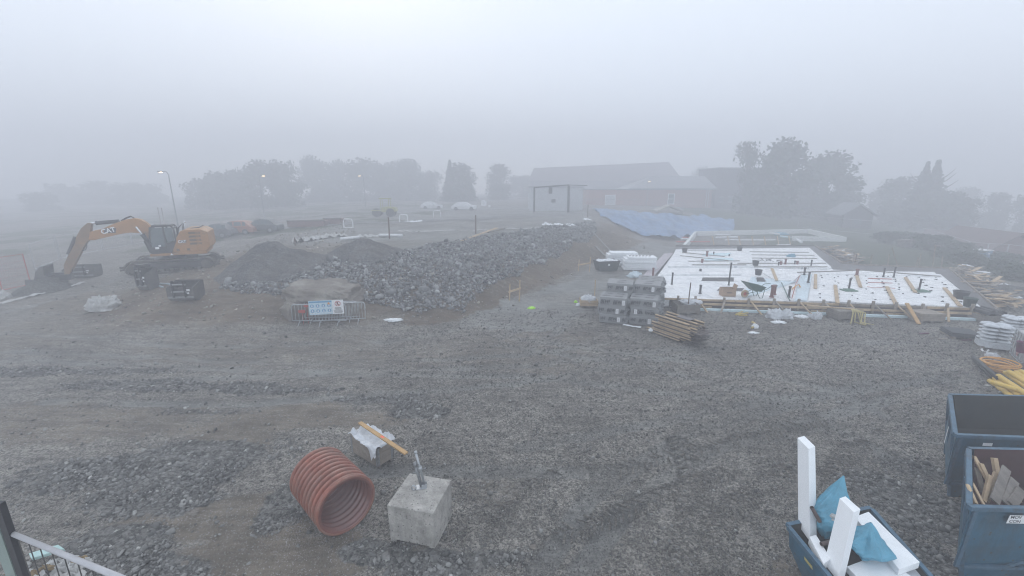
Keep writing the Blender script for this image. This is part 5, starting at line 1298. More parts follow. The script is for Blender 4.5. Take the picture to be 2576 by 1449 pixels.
for a, b, lb in PL: plank('plank', lb, a, b, SZ + .13, .17, .05, WOOD, 'plank', 'planks lying on the white foam')
# upright pipes
UP = [(1642,700,674,.06,RPIPE,'brown pipe standing behind the back right foam pack stack'),(1690,715,686,.05,BPIPE,'dark pipe right of the hindmost foam pack stack'),(1761,738,717,.06,BPIPE,'short dark pipe on the left foam field, left of the box'),(1833,717,661,.045,BPIPE,'tallest black pipe standing behind the cardboard box'),
 (1778,646,632,.09,RPIPE,'brown pipe on the far left foam'),(1766,662,652,.08,RPIPE,'short brown pipe by the fourth left batten'),(1795,642,634,.05,BPIPE,'thin dark pipe right of the far left brown pipe'),(1834,646,640,.05,BPIPE,'thin dark pipe beside the blue foam panels'),(1762,682,677,.07,BPIPE,'stub of dark pipe on the narrow foam step'),
 (1941,747,718,.085,RPIPE,'thick brown pipe right of the wheelbarrow, front one of the pair'),(1947,740,717,.085,RPIPE,'thick brown pipe right of the wheelbarrow, back one of the pair'),(1984,747,720,.06,BPIPE,'dark pipe on the blue film in front of the yellow hose'),(2023,691,673,.06,BPIPE,'dark pipe at the top of the bluish film strip'),(2033,710,684,.06,BPIPE,'taller dark pipe at the edge of the marked foam'),
 (2135,729,701,.05,BPIPE,'black pipe with left green base on the marked foam'),(2311,733,702,.05,BPIPE,'black pipe with right green base on the marked foam'),(2155,693,677,.09,RPIPE,'brown pipe on the long foam step'),(2222,696,674,.05,BPIPE,'left one of two dark pipes behind the marked foam'),(2248,697,672,.05,BPIPE,'right one of two dark pipes behind the marked foam'),
 (2040,670,654,.05,BPIPE,'dark pipe at the right end of the fourth batten'),(1958,669,659,.05,BPIPE,'dark pipe left of the blue bag'),(1964,667,658,.07,RPIPE,'brown pipe just left of the blue bag'),(1975,666,652,.07,RPIPE,'brown pipe touching the blue bag'),(1999,666,656,.05,BPIPE,'dark pipe right of the blue bag'),(2005,666,657,.08,RPIPE,'brown pipe right of the blue bag')]
for x, y, yt, r_, mt_, lb in UP:
    p = PX(x, y, SZ + .1); tp = PY(x, yt, p.y); m = MB(); hh = tp.z - p.z
    m.tube([(0, 0, 0), (0, 0, hh)], r_, 12); m.tube([(0, 0, hh - .08), (0, 0, hh + .01)], r_ * 1.25, 12); m.tube([(0, 0, -.02), (0, 0, .03)], r_ * 1.5, 12)
    o = m.build('standing_pipe', mt_, label=lb, cat='pipe'); o.location = p
for x, y, lb in ((2135, 731, 'left'), (2316, 733, 'right')):
    p = PX(x, y, SZ + .08); m = MB(); m.box((0, 0, .03), (.75, .5, .06)); m.box((0, 0, .08), (.5, .3, .05)); o = m.build('green_base', mat('pale_green_plastic', (.10, .20, .15), .5, .2, 5), label=lb + ' green plastic base under a black pipe on the marked foam', cat='pipe base', bevel=.01); o.location = p
# black spacers on the marked foam
sp = MB(); sp.box((0, 0, .04), (.10, .07, .08)); sp.box((.05, .1, .025), (.05, .1, .05))
pr0 = None; rt = random.Random(11)
O4 = [PX(2050, 694, SZ), PX(2362, 698, SZ), PX(2455, 770, SZ), PX(2040, 755, SZ)]
for i in range(9):
    for j in range(9):
        u = (i + .5 + rt.uniform(-.2, .2)) / 9; v = (j + .5 + rt.uniform(-.25, .25)) / 9
        if rt.random() < .22: continue
        q = O4[0].lerp(O4[1], u).lerp(O4[3].lerp(O4[2], u), v)
        if pr0 is None:
            pr0 = sp.build('rebar_spacer', BPIPE, label='small black rebar spacer scattered on the marked white foam', cat='spacer', group='black rebar spacers on the white foam'); o = pr0
        else: o = pr0.copy(); COL.objects.link(o)
        o.scale = (rt.uniform(.5, .75),) * 3; o.location = (q.x, q.y, SZ + .073); o.rotation_euler = (0, 0, rt.uniform(0, 3))
# front formwork
F0 = PX(1672, 751, SZ); F1 = PX(2478, 778, SZ); fd = (F1 - F0); fd.z = 0; FL_ = fd.length; fd.normalize(); fn_ = Vector((fd.y, -fd.x, 0))
def fpt(px, off, z):
    lo_, hi = -2.0, FL_ + 3
    for _ in range(40):
        mid = (lo_ + hi) / 2; p = F0 + fd * mid + fn_ * off
        if proj((p.x, p.y, z))[0] < px: lo_ = mid
        else: hi = mid
    return Vector((p.x, p.y, z))
def fbeam(name, label, px0, px1, off, z, wd, th, mt, cat='plank', group=None, z2=None, off2=None):
    A, B = fpt(px0, off, z), fpt(px1, off if off2 is None else off2, z if z2 is None else z2)
    m = MB(); m.beam(A, B, wd, th); return m.build(name, mt, origin=tuple(A), label=label, cat=cat, **({'group': group} if group else {}))
fbeam('formwork', 'dark formwork panel along the front of the foundation, left half', 1672, 2080, .06, .25, .03, .40, PLY, 'formwork')
fbeam('formwork', 'dark formwork panel along the front of the foundation, right half', 2082, 2500, .06, .25, .03, .40, PLY, 'formwork')
for k, (a, b, z, off) in enumerate([(1672,1850,.47,.12),(1852,2110,.47,.12),(2112,2330,.47,.12),(2332,2505,.47,.12),(1690,1905,.30,.32),(1900,2130,.31,.36),(2125,2345,.29,.32),(2340,2478,.30,.36),(1700,1790,.12,.30),(1850,1990,.12,.30),(2040,2170,.12,.32),(2230,2390,.12,.30)]):
    fbeam('form_rail', ('leftmost ', 'second ', 'third ', 'rightmost ')[k % 4] + ('top', 'middle', 'bottom')[k // 4] + ' formwork rail along the foundation front', a, b, off, z, .06, .11, WOOD if k not in (2, 9) else WOOD2, 'rail', 'formwork rails along the foundation front')
for k, px in enumerate((1704, 1748, 1818, 1881, 1944, 2005, 2068, 2129, 2192, 2248, 2315, 2374, 2440)):
    g = fpt(px, .24, 0); t = thing('form_stake', 'x', 'stake', (g.x, g.y, 0), math.atan2(fd.y, fd.x), 'formwork stakes with slanting braces along the foundation front')
    t['label'] = 'braced formwork stake, ' + ('first','second','third','fourth','fifth','sixth','seventh','eighth','ninth','tenth','eleventh','twelfth','last')[k] + ' from the left along the foundation front'
    m = MB(); m.beam((0, 0, 0), (rt.uniform(-.03, .03), 0, .72 + rt.uniform(-.05, .08)), .10, .10); m.build('post', WOOD2, t)
    m = MB(); m.beam((.07, 0, .55), (rt.choice((-.35, .4, .45)), -.75, .0), .09, .045); m.build('brace', WOOD if k % 2 else WOOD2, t)
fbeam('foam_foot_strip', 'pale bluish foam strip on the ground along the foot of the formwork', 1700, 2482, .58, .06, .16, .12, EPSB, 'foam strip')
plank('plank', 'long plank leaning from the formwork down to the gravel by the right crate', (2281,763), (2312,815), 0, .16, .05, ORW, za=.75, zb=.05)
plank('plank', 'plank lying slantwise on the formwork rails behind the yellow straps crate', (2030,768), (2150,778), .52, .12, .05, WOOD)
# heap of broken boards by the dark strip
rt = random.Random(21)
def debris(n, quad, label, group, Lr=(.8, 1.9), h=.45, mats=(WOOD, WOOD2, WOOD3)):
    C4 = [PX(a, b, .1) for a, b in quad]
    for i in range(n):
        u, v = rt.random(), rt.random(); q = C4[0].lerp(C4[1], u).lerp(C4[3].lerp(C4[2], u), v)
        a = rt.gauss(.12, .38) if rt.random() < .72 else rt.uniform(0, 3.14); L = rt.uniform(*Lr); z = rt.uniform(.05, h); dz = rt.uniform(-.18, .18)
        d = Vector((math.cos(a), math.sin(a), 0)) * L / 2; z0_ = zg(q.x, q.y)
        m = MB(); m.beam(-d + Vector((0, 0, -dz)), d + Vector((0, 0, dz)), rt.uniform(.09, .2), rt.uniform(.03, .06), up=(rt.uniform(-.3, .3), rt.uniform(-.3, .3), 1))
        o = m.build('broken_board', rt.choice(mats), label=label, cat='board', group=group); o.location = (q.x, q.y, z0_ + z + abs(dz))
debris(95, [(2062,622),(2112,632),(2180,664),(2120,660)], 'old board lying in the long board heap right of the far foam', 'boards heaped right of the far foam', (1.0, 2.4), .35)
debris(150, [(2400,682),(2455,682),(2560,775),(2512,778)], 'old board lying in the board heap right of the dark strip', 'boards heaped right of the dark strip', (.9, 2.0), .55)
for k, (x, y, s_) in enumerate(((2425, 682, .5), (2465, 700, .6), (2440, 712, .35), (2520, 735, .5), (2480, 722, .4), (2545, 765, .4), (2115, 640, .5), (2140, 652, .6))):
    heap('plastic_scrap', 'white plastic scrap in the board heap ' + ('at its top end', 'below the topmost scrap', 'beside the edge board', 'low on its right side', 'in its middle', 'at its lower end', 'right of the far foam, farther one', 'right of the far foam, nearer one')[k], 'plastic scrap', x, y, s_, s_ * .6, .18, EPS, 4, k + 60, zc=.35 if k < 6 else .25)
for k, (x, y, dx, h_) in enumerate(((2189,672,-1,1.0),(2232,673,-2,1.1),(2262,674,-28,1.6),(2303,675,1,.9),(2311,676,-3,1.2),(2346,676,-7,1.9),(2368,676,-4,1.0),(2147,664,-3,1.0))):
    p = PX(x, y, .2); q = PX(x + dx, y, .2); m = MB(); m.beam((0, 0, -.2), (q.x - p.x, 0, h_), .07, .05); o = m.build('stake', WOOD2, label='thin wooden stake behind the dark strip, ' + ('first','second','third and most slanted','fourth','fifth','tallest','last','one left of the inner corner')[k] + (' from the left' if k not in (5, 7) else ''), cat='stake', group='wooden stakes behind the dark strip'); o.location = p
# buckets by the right front corner
for x, y, r_, h_, mt_, lb in ((2415, 752, .34, .45, BPIPE, 'wide dark tub on the right corner of the foam'), (2437, 772, .27, .48, mat('dark_green_tub', (.03, .06, .045), .5, .2, 5), 'dark green bucket on the formwork at the right corner')):
    p = PX(x, y, SZ + .05); m = MB(); m.lathe([(r_ * .78, 0), (r_, h_), (r_ * 1.06, h_), (r_ * 1.06, h_ - .04), (r_ * .98, h_ - .04), (r_ * .93, h_ - .02), (r_ * .74, .02), (0.001, .02)], 24, Matrix.Rotation(-math.pi / 2, 4, 'Y')); o = m.build('tub', mt_, smooth=True, label=lb, cat='tub'); o.location = p
# ---- far frame
def wallrun(name, pts, hgt, th, mt, label):
    P = [PX(a, b, hgt) for a, b in pts]; t = thing(name, label, 'foundation frame', (P[0].x, P[0].y, 0)); o3 = Vector((P[0].x, P[0].y, 0))
    for a, b in zip(P[:-1], P[1:]): m = MB(); d = (b - a).normalized() * .14; m.beam(Vector((a.x, a.y, hgt / 2)) - o3 + d, Vector((b.x, b.y, hgt / 2)) - o3 - d, th, hgt); m.build('wall_section', mt, t)
    return t
wallrun('foundation_frame', [(1721,616),(1750,582),(2034,576),(2129,597),(1992,594)], .62, .28, mat('cream_foam', (.66, .68, .66), .8, .05, 3), 'low white foundation frame beyond the foam field')
PXF = lambda a, b: (1677 + a * .1823, 563.5 + b * .1823)
for k, x in enumerate((655, 865, 1020, 1200, 1370, 1550, 1710)):
    a = PXF(x, 300); b = PXF(x - 25, 165); p = PX(a[0], a[1], 0); q = PY(b[0], b[1], p.y + .3)
    m = MB(); m.beam(p, q, .14, .06); m.build('leaning_board', WOOD, origin=tuple(p), label='short board standing beyond the foam, ' + ('first','second','third','fourth','fifth','sixth','last')[k] + ' from the left', cat='board', group='short boards standing beyond the foam')
for k, (a, b, mt_, r_) in enumerate((((660,150),(880,150),WHITE,.10),((680,185),(990,180),WHITE,.10),((810,218),(1500,222),WHITE,.07),((1740,180),(1860,250),WHITE,.14),((1520,295),(1700,290),WHITE,.1),((1420,125),(1560,140),WHITE,.1),((1570,170),(1700,185),EPSB,.12),((130,245),(600,245),RED,.07),((190,185),(300,185),RED,.08),((200,205),(290,205),WHITE,.1))):
    A, B = PX(*PXF(*a), .25), PX(*PXF(*b), .25); m = MB(); m.tube([A, B], r_, 8); m.build('far_pipe', mt_, origin=tuple(A), label=('white pipe lying beyond the foam, farthest left','white pipe just below the farthest left one','long thin white pipe beyond the foam','thick white pipe slanting at the right of the far frame','white pipe just behind the far end of the foam','white pipe near the blue bag in the far frame','pale blue pipe in the far frame','long red rail at the left beyond the foam','short red rail left of the far frame','short white pipe under the short red rail')[k], cat='pipe')
heap('blue_bundle', 'blue plastic bundle inside the far foundation frame', 'bundle', 1965, 591, .9, .5, .35, BLUEB, 4, 33)
# ---- small objects on the foundation
def wheelbarrow():
    p = PX(1895, 748, SZ + .02); o = thing('wheelbarrow', 'dark green wheelbarrow with a pale wheel beside the cardboard box', 'wheelbarrow', tuple(p), R(4)); o.scale = (1.05,) * 3
    m = MB()
    T = [(-.62, -.33, .86), (.42, -.33, .62), (.42, .33, .62), (-.62, .33, .86)]; Bm = [(-.18, -.2, .42), (.26, -.2, .34), (.26, .2, .34), (-.18, .2, .42)]
    m.add(T + Bm, [(0, 1, 5, 4), (1, 2, 6, 5), (2, 3, 7, 6), (3, 0, 4, 7), (4, 5, 6, 7)]); T2 = [(x * .96, y * .93, z + .002) for x, y, z in T]; B2 = [(x, y * .9, z + .02) for x, y, z in Bm]
    m.add(T2 + B2, [(4, 5, 1, 0), (5, 6, 2, 1), (6, 7, 3, 2), (7, 4, 0, 3), (7, 6, 5, 4)]); m.build('tray', GREEN, o)
    m = MB(); m.lathe([(.10, -.04), (.19, -.045), (.21, 0), (.19, .045), (.10, .04), (.10, -.04)], 24, Matrix.Translation((-.5, 0, .21)) @ Matrix.Rotation(math.pi / 2, 4, 'Z')); w_ = m.build('wheel', mat('tan_tyre', (.42, .30, .18), .7, .1, 5), o, smooth=True)
    m = MB(); m.lathe([(.001, -.03), (.10, -.03), (.10, .03), (.001, .03)], 16, Matrix.Translation((-.5, 0, .21)) @ Matrix.Rotation(math.pi / 2, 4, 'Z')); m.build('hub', RED, w_)
    for sy in (-1, 1):
        m = MB(); m.tube([(-.5, sy * .08, .21), (0, sy * .2, .38), (.5, sy * .26, .50), (.72, sy * .28, .66), (1.05, sy * .28, .68)], .018, 8); m.build('handle', GREEN, o, smooth=True)
        m = MB(); m.tube([(.0, sy * .2, .38), (.18, sy * .24, .02), (.34, sy * .24, .02), (.40, sy * .24, .46)], .016, 8); m.build('leg', GREEN, o, smooth=True)
wheelbarrow()
p = PX(1829, 743, SZ + .02); o = thing('cardboard_box', 'open brown cardboard box standing on the white foam', 'box', tuple(p), R(-4))
m = MB()
for c, d in (((0, -.25, .22), (.72, .015, .44)), ((0, .25, .22), (.72, .015, .44)), ((-.352, 0, .22), (.015, .485, .44)), ((.352, 0, .22), (.015, .485, .44)), ((0, 0, .01), (.69, .48, .02))): m.box(c, d)
m.build('box_walls', CARD, o)
m = MB(); m.add([(.36, -.25, .44), (.36, .25, .44), (.42, .25, .66), (.42, -.25, .66)], [(0, 1, 2, 3)]); m.build('flap', CARD, o)
m = MB()
for k in range(5): m.box((-.12 + k * .06, -.261, .22), (.035, .003, .07))
m.build('print', INK, o)
heap('blue_bag', 'light blue open bag standing on the far foam between brown pipes', 'bag', 1987, 665, .42, .3, .42, BLUEB, 2, 71, zc=.5)
for x, y, lb in ((1900, 668, 'dark bucket on the far foam left of the scribbled wires'), (1722, 635, 'dark box at the far left corner of the foam'), (1860, 631, 'small dark bucket on the farthest left batten'), (1907, 692, 'short dark pipe section on the small foam layer')):
    p = PX(x, y, SZ + .14); m = MB(); m.lathe([(.18, 0), (.24, .38), (.26, .38), (.22, .36), (.17, .02), (.001, .02)], 16, Matrix.Rotation(-math.pi / 2, 4, 'Y')); o = m.build('bucket', BLK, label=lb, cat='bucket'); o.location = p
rr_ = random.Random(5)
p0 = PX(1918, 657, SZ + .15); m = MB()
for k in range(12):
    a = Vector((rr_.uniform(-.2, 1.3), rr_.uniform(-.4, .4), .04)); b = a + Vector((rr_.uniform(-.5, .5), rr_.uniform(-.3, .3), .06)); m.tube([a, (a + b) / 2 + Vector((0, .05, .03)), b], .022, 5)
o = m.build('steel_offcuts', BLK, label='tangle of dark steel offcuts on the far foam', cat='steel offcuts'); o.location = p0
def wire(label, pts, z, r_, mt, name='hose', cat='hose'):
    P = [PX(a, b, z) for a, b in pts]; m = MB(); m.tube(P, r_, 6); return m.build(name, mt, origin=tuple(P[0]), smooth=True, label=label, cat=cat)
wire('short yellow hose bent on the blue film', [(1993,727),(2002,719),(2010,716),(2013,722)], SZ + .14, .04, OHOSE)
wire('thin green hose lying over the blue film', [(1966,711),(1974,728),(1980,742),(1987,756)], SZ + .12, .03, GREEN)
wire('thin red line along the bluish film strip', [(2013,692),(2003,712),(1992,750)], SZ + .13, .02, RED)
wire('upper thin red rod lying on the marked foam', [(2184,700),(2244,702)], SZ + .10, .025, RED, 'red_rod', 'rod')
wire('lower thin red rod lying on the marked foam', [(2183,710),(2245,712)], SZ + .10, .02, RED, 'red_rod', 'rod')
wire('faint curled red wire on the marked foam', [(2182,721),(2200,724),(2225,722),(2252,726)], SZ + .10, .015, RED, 'red_wire', 'wire')
# rusty stake by foundation front, timber stake by crate
for px, py, yt, w_, mt_, lb in ((1729, 786, 711, .05, RUST, 'rusty upright stake in front of the foam, right of the foam packs'), (1494, 770, 704, .05, WOOD, 'thin upright wooden stake behind the small crate left of the foam packs'), (2150, 664, 639, .09, RUST, 'rusty stake in the board heap right of the far foam'), (980, 601, 546, .10, RUST, 'left tall rusty steel stake on the raised gravel field'), (1197, 589, 541, .10, RUST, 'tall rusty steel stake nearest the plank on the rubble bank'), (1478, 547, 515, .11, RUST, 'rusty steel stake at the far end of the rubble bank'), (743, 618, 597, .08, RUST, 'short rusty stake between the two gravel piles'), (405, 566, 522, .12, RUST, 'left one of two thin posts behind the excavator cab'), (414, 566, 523, .12, RUST, 'right one of two thin posts behind the excavator cab')):
    p = G(px, py); tp = PY(px, yt, p.y); m = MB(); m.tube([(0, 0, -.1), (.02, 0, tp.z - p.z)], w_ * .6, 8); o = m.build('upright_stake', mt_, label=lb, cat='stake'); o.location = p
def hboard(label, px, py, rz, h_=1.1, w_=.75):
    p = G(px, py); o = thing('profile_board', label, 'profile board', tuple(p), rz, 'wooden profile boards at the foot of the slope')
    for sx in (-1, 1): m = MB(); m.beam((sx * w_ / 2, 0, -.1), (sx * w_ / 2 + .03, 0, h_ + (.1 if sx > 0 else -.05)), .06, .05); m.build('post', WOOD, o)
    m = MB(); m.beam((-w_ / 2 - .08, -.03, h_ * .52), (w_ / 2 + .08, -.03, h_ * .66), .03, .11); m.build('crossboard', WOOD, o)
hboard('wooden profile board of two posts and a crossboard, nearer one', 1294, 757, R(25), 1.05, .62); hboard('wooden profile board by the small black skip, farther one', 1469, 683, R(10), 1.0, .9)
m = MB(); A, B = G(1162, 610), G(1250, 583); m.beam(A + Vector((0, 0, .12)), B + Vector((0, 0, .35)), .28, .06); m.build('ramp_plank', WOOD, origin=tuple(A), label='wide pale plank lying on top of the rubble bank', cat='plank')
m = MB(); A, B = G(1228, 590), G(1268, 583); m.beam(A + Vector((0, 0, .2)), B + Vector((0, 0, .3)), .3, .12); m.build('wood_scrap', WOOD3, origin=tuple(A), label='brown wood scrap beside the wide plank on the rubble bank', cat='wood scrap')
heap('hi_vis_vest', 'bright green hi-vis rag lying alone on the track', 'rag', 1337, 777, .22, .16, .10, LIME, 4, 81)
# ---- foam board stacks and small black skip
def foamstack(label, px, py, wd, n, th, dp, rz, seed):
    p = G(px, py); r_ = random.Random(seed)
    for k in range(n):
        m = MB(); m.box((0, 0, th / 2), (wd * (1 if k < n - 1 else .9), dp, th - .012)); o = m.build('foam_sheet', EPS, label=('bottom', 'second', 'third', 'fourth', 'fifth', 'sixth', 'top')[k] + ' ' + label, cat='foam board', group=label.replace('white foam board in the ', 'foam boards in the '), bevel=.01); o.location = (p.x + r_.uniform(-.06, .06) + (wd * .05 if k == n - 1 else 0), p.y + dp / 2 + r_.uniform(-.05, .05), p.z + .05 + k * th); o.rotation_euler = (0, 0, rz)
foamstack('white foam board in the nearer stack beside the foundation', 1612, 682, 2.45, 7, .15, 1.3, R(-6), 1)
foamstack('white foam board in the farther stack behind the small black skip', 1567, 671, 2.5, 7, .16, 1.3, R(-3), 2)
p = G(1612, 682)
for k in range(7): m = MB(); m.box((0, 0, .005), (.14, .5, .01)); o = m.build('slot', PLY, label='dark slot on top of the nearer foam stack, ' + ('first','second','third','fourth','fifth','sixth','last')[k] + ' from the left', cat='slot', group='dark slots on top of the nearer foam stack'); o.location = (p.x - .75 + k * .27, p.y + .75, p.z + .05 + 7 * .15 - .003); o.rotation_euler = (0, 0, R(-25))
p = G(1533, 686); o = thing('small_skip', 'small black skip full of white waste beside the foam board stacks', 'skip', tuple(p), R(12))
m = MB(); T = [(-.95, 0, .85), (.85, 0, .85), (.85, 1.1, .85), (-.95, 1.1, .85)]; Bm = [(-.75, .1, .1), (.7, .1, .1), (.7, 1.0, .1), (-.75, 1.0, .1)]
m.add(T + Bm, [(0, 4, 5, 1), (1, 5, 6, 2), (2, 6, 7, 3), (3, 7, 4, 0), (4, 7, 6, 5)]); m.build('body', mat('dark_green_skip', (.03, .045, .04), .6, .3, 3), o)
m = MB()
for i in range(4): a, b = Vector(T[i]), Vector(T[(i + 1) % 4]); m.beam(a, b, .07, .08)
m.build('rim', BLK, o)
m = MB()
for k in range(10): m.blob((rr_.uniform(-.6, .6), .55 + rr_.uniform(-.3, .3), .82), (.25, .2, .14), seed=k, n=12, amp=.5)
m.build('waste', EPS, o)
m = MB(); m.box((-.05, .02, .6), (.14, .02, .14)); m.build('label_plate', STICK, o)
heap('plastic_heap', 'pale blue plastic heap behind the grey foam packs', 'plastic heap', 1597, 697, .55, .35, .4, FOIL, 5, 44)
heap('plastic_heap', 'flat pale plastic behind the hindmost grey foam packs', 'plastic heap', 1640, 700, .9, .4, .14, FOIL, 5, 45)
# ---- crates along the front
def smallcrate(label, px, py, wd, ht, dp, rz, mt=WOOD2, top=None, name='pallet_crate'):
    p = G(px, py); o = thing(name, label, 'crate', tuple(p), rz)
    for y in (0, dp):
        m = MB(); nb = 2
        for k in range(nb): m.box((0, y, .12 + (k + .5) * (ht - .12) / nb), (wd, .03, (ht - .12) / nb - .012))
        m.build('side_boards', mt, o)
    for x in (-1, 1):
        m = MB()
        for k in range(2): m.box((x * (wd / 2 - .018), dp / 2, .12 + (k + .5) * (ht - .12) / 2), (.03, dp - .035, (ht - .12) / 2 - .012))
        m.build('end_boards', mt, o)
    m = MB()
    for x in (-.42, 0, .42): m.box((x * wd, dp / 2, .045), (.12, dp, .09))
    m.box((0, dp / 2, .10), (wd, dp, .022)); m.build('pallet_base', WOOD3, o)
    if top: m = MB(); m.box((0, dp / 2, ht - .03), (wd - .06, dp - .05, .03)); m.build('lid', top, o)
    return o
smallcrate('new pale wooden crate with plastic left of the foam packs', 1482, 776, .95, .45, .75, R(-3), WOOD)
heap('plastic_cover', 'cloudy plastic gathered on the pale crate left of the foam packs', 'plastic', 1480, 772, .42, .3, .28, PLAST, 8, 51, zc=.38)
heap('plastic_cover', 'small white plastic knot left of the pale crate', 'plastic', 1455, 768, .14, .12, .14, EPS, 3, 52)
heap('yellow_green_rag', 'small yellow green strap scrap left of the pale crate', 'scrap', 1448, 762, .10, .08, .12, LIME, 2, 53)
smallcrate('grey wooden crate on a pallet with sagging plastic, right of the foam packs', 1731, 793, 1.2, .55, .75, R(1), WOOD3)
heap('plastic_cover', 'sagging cloudy plastic in the grey crate right of the foam packs', 'plastic', 1735, 782, .62, .3, .2, PLAST, 6, 54, zc=.42)
smallcrate('grey wooden crate with yellow straps thrown over it before the formwork', 2138, 808, 1.25, .5, .8, R(0), WOOD3, WOOD3)
smallcrate('closed weathered crate before the formwork, right of the leaning plank', 2344, 814, 1.15, .48, .9, R(-2), WOOD2, WOOD2)
p = G(2150, 812); ys = random.Random(8)
for k in range(6):
    m = MB(); x0 = -.2 + k * .12; pts_ = [(x0 + ys.uniform(-.5, .5), -.5 + ys.uniform(0, .2), .04), (x0 + ys.uniform(-.2, .2), -.2, .10), (x0, -.03, .52), (x0 * .4 + .05, .25, .58), (x0 * .2 + .1, .4, .56)]
    m.tube(pts_, .028, 6); o = m.build('yellow_strap', mat('dirty_yellow_strap', (.42, .36, .16), .7, .2, 5), smooth=True, label='yellow lifting strap hanging over the grey crate before the formwork', cat='strap', group='yellow straps on the grey crate'); o.location = p
for x, y, rx, rz_, lb, mt_ in ((1950, 800, .5, .45, 'cloudy plastic bag standing on the gravel before the formwork', PLAST), (1975, 800, .4, .42, 'second cloudy plastic bag leaning on the first one', PLAST), (1957, 812, .35, .08, 'white plastic scrap in front of the two cloudy bags', EPS), (2015, 798, .35, .10, 'flat white plastic scrap right of the cloudy bags', EPS), (2040, 798, .25, .16, 'crumpled white plastic left of the pointed one', PLAST), (2055, 803, .22, .38, 'pointed white plastic sheet right of the cloudy bags', PLAST), (1898, 826, .16, .2, 'small white plastic lump in front of the yellow bent tube', EPS), (1895, 838, .25, .05, 'flat white scrap nearest the camera before the formwork', EPS)):
    heap('plastic_scrap', lb, 'plastic scrap', x, y, rx, rx * .6, rz_, mt_, 5, int(x))
wire('yellow bent tube lying on the gravel near the white lump', [(1892,810),(1898,813),(1899,820),(1891,825)], .08, .05, mat('faded_yellow', (.50, .38, .10), .6, .1, 4), 'bent_tube', 'tube')
for k, (a, b) in enumerate((((1850,792),(1882,787)),((1852,790),(1868,784)),((1858,793),(1880,793)))): wire(('long','short upper','lower')[k] + ' yellow tube in the small bundle left of the cloudy bags', [a, b], .07, .035, mat('faded_yellow', (.5, .4, .2)), 'yellow_tube', 'tube')

# ================================================================ things at the right edge
def sackpallet(label, px, py, wd, dp, lv, rz, seed):
    p = G(px, py); o = thing('sack_pallet', label, 'pallet of sacks', tuple(p), rz)
    m = MB()
    for x in (-.42, 0, .42): m.box((x * wd, dp / 2, .05), (.1, dp, .1))
    m.box((0, dp / 2, .115), (wd, dp, .025)); m.build('pallet', WOOD3, o)
    for k in range(lv):
        m = MB()
        for i in range(2):
            for j in range(2):
                m.blob(((i - .5) * wd * .48, dp * (.27 + .46 * j), .21 + k * .15), (wd * .285, dp * .27, .105), seed=seed + k * 4 + i * 2 + j, amp=.13, n=18)
        m.build('sack_layer', BAG, o, smooth=True)
    m = MB()
    def fn(u, v):
        a = u * 2 * math.pi; q = Vector((math.cos(a), math.sin(a), 0)); q = Vector((math.copysign(abs(q.x) ** .5, q.x), math.copysign(abs(q.y) ** .5, q.y), 0)); k = 1 + abs(noise.noise(Vector((q.x * 3, q.y * 3, v * 7 + seed)))) * .09
        return (q.x * wd * .53 * k, dp / 2 + q.y * dp * .53 * k, .10 + v * .25)
    m.grid(fn, 40, 8); m.build('film_skirt', BAG, o, smooth=True)
    return o
sackpallet('pallet stacked with shiny white sacks beside the dark mats', 2503, 884, .86, .8, 6, R(-32), 3)
sackpallet('second pallet of white sacks behind, cut by the right photo edge', 2562, 843, .9, .8, 4, R(-32), 40)
p = G(2502, 812); 
smallcrate('low pallet frame under the black rolls beside the right corner', 2500, 815, 1.0, .38, .8, R(-4), WOOD3)
for k in range(5):
    m = MB(); m.tube([(0, 0, 0), (0, .9, .0)], .095, 14); o = m.build('black_roll', BPIPE, smooth=False, label='black roll lying on the low pallet frame behind the white sacks', cat='roll', group='black rolls on the low pallet frame'); o.location = (p.x - .42 + k * .2, p.y - .02, p.z + .48 + (.05 if k % 2 else 0))
p = G(2430, 858); o = thing('mat_stack', 'dark stack of mats on a pallet left of the white sacks', 'mat stack', tuple(p), R(-22))
for k in range(4): m = MB(); m.box((.0 + rr_.uniform(-.03, .03), .5, .15 + k * .045), (1.0, .95, .04)); m.build('mat', mat('dark_mats', (.05, .055, .06), .8, .3, 6), o)
m = MB(); m.box((-.4, .5, .06), (.1, 1, .12)); m.box((.4, .5, .06), (.1, 1, .12)); m.build('pallet_runners', WOOD2, o)
plank('plank', 'thin plank along the front of the dark mats', (2400,833), (2440,850), .12, .08, .05, WOOD)
for x, y, lb in ((2325, 842, 'small purple scrap on the gravel, left one'), (2350, 852, 'small brown scrap on the gravel, middle one'), (2372, 855, 'short bit of wood on the gravel, right one'), (2432, 858, 'purple plastic scrap in front of the dark mats')):
    p = G(x, y); m = MB(); m.beam((-.22, 0, .03), (.22, .05, .04), .07, .03); m.beam((-.1, .06, .03), (.15, -.05, .05), .03, .03); o = m.build('ground_scrap', {2325: MAG, 2350: WOOD3, 2372: WOOD2, 2432: MAG}[x], label=lb, cat='scrap'); o.location = p
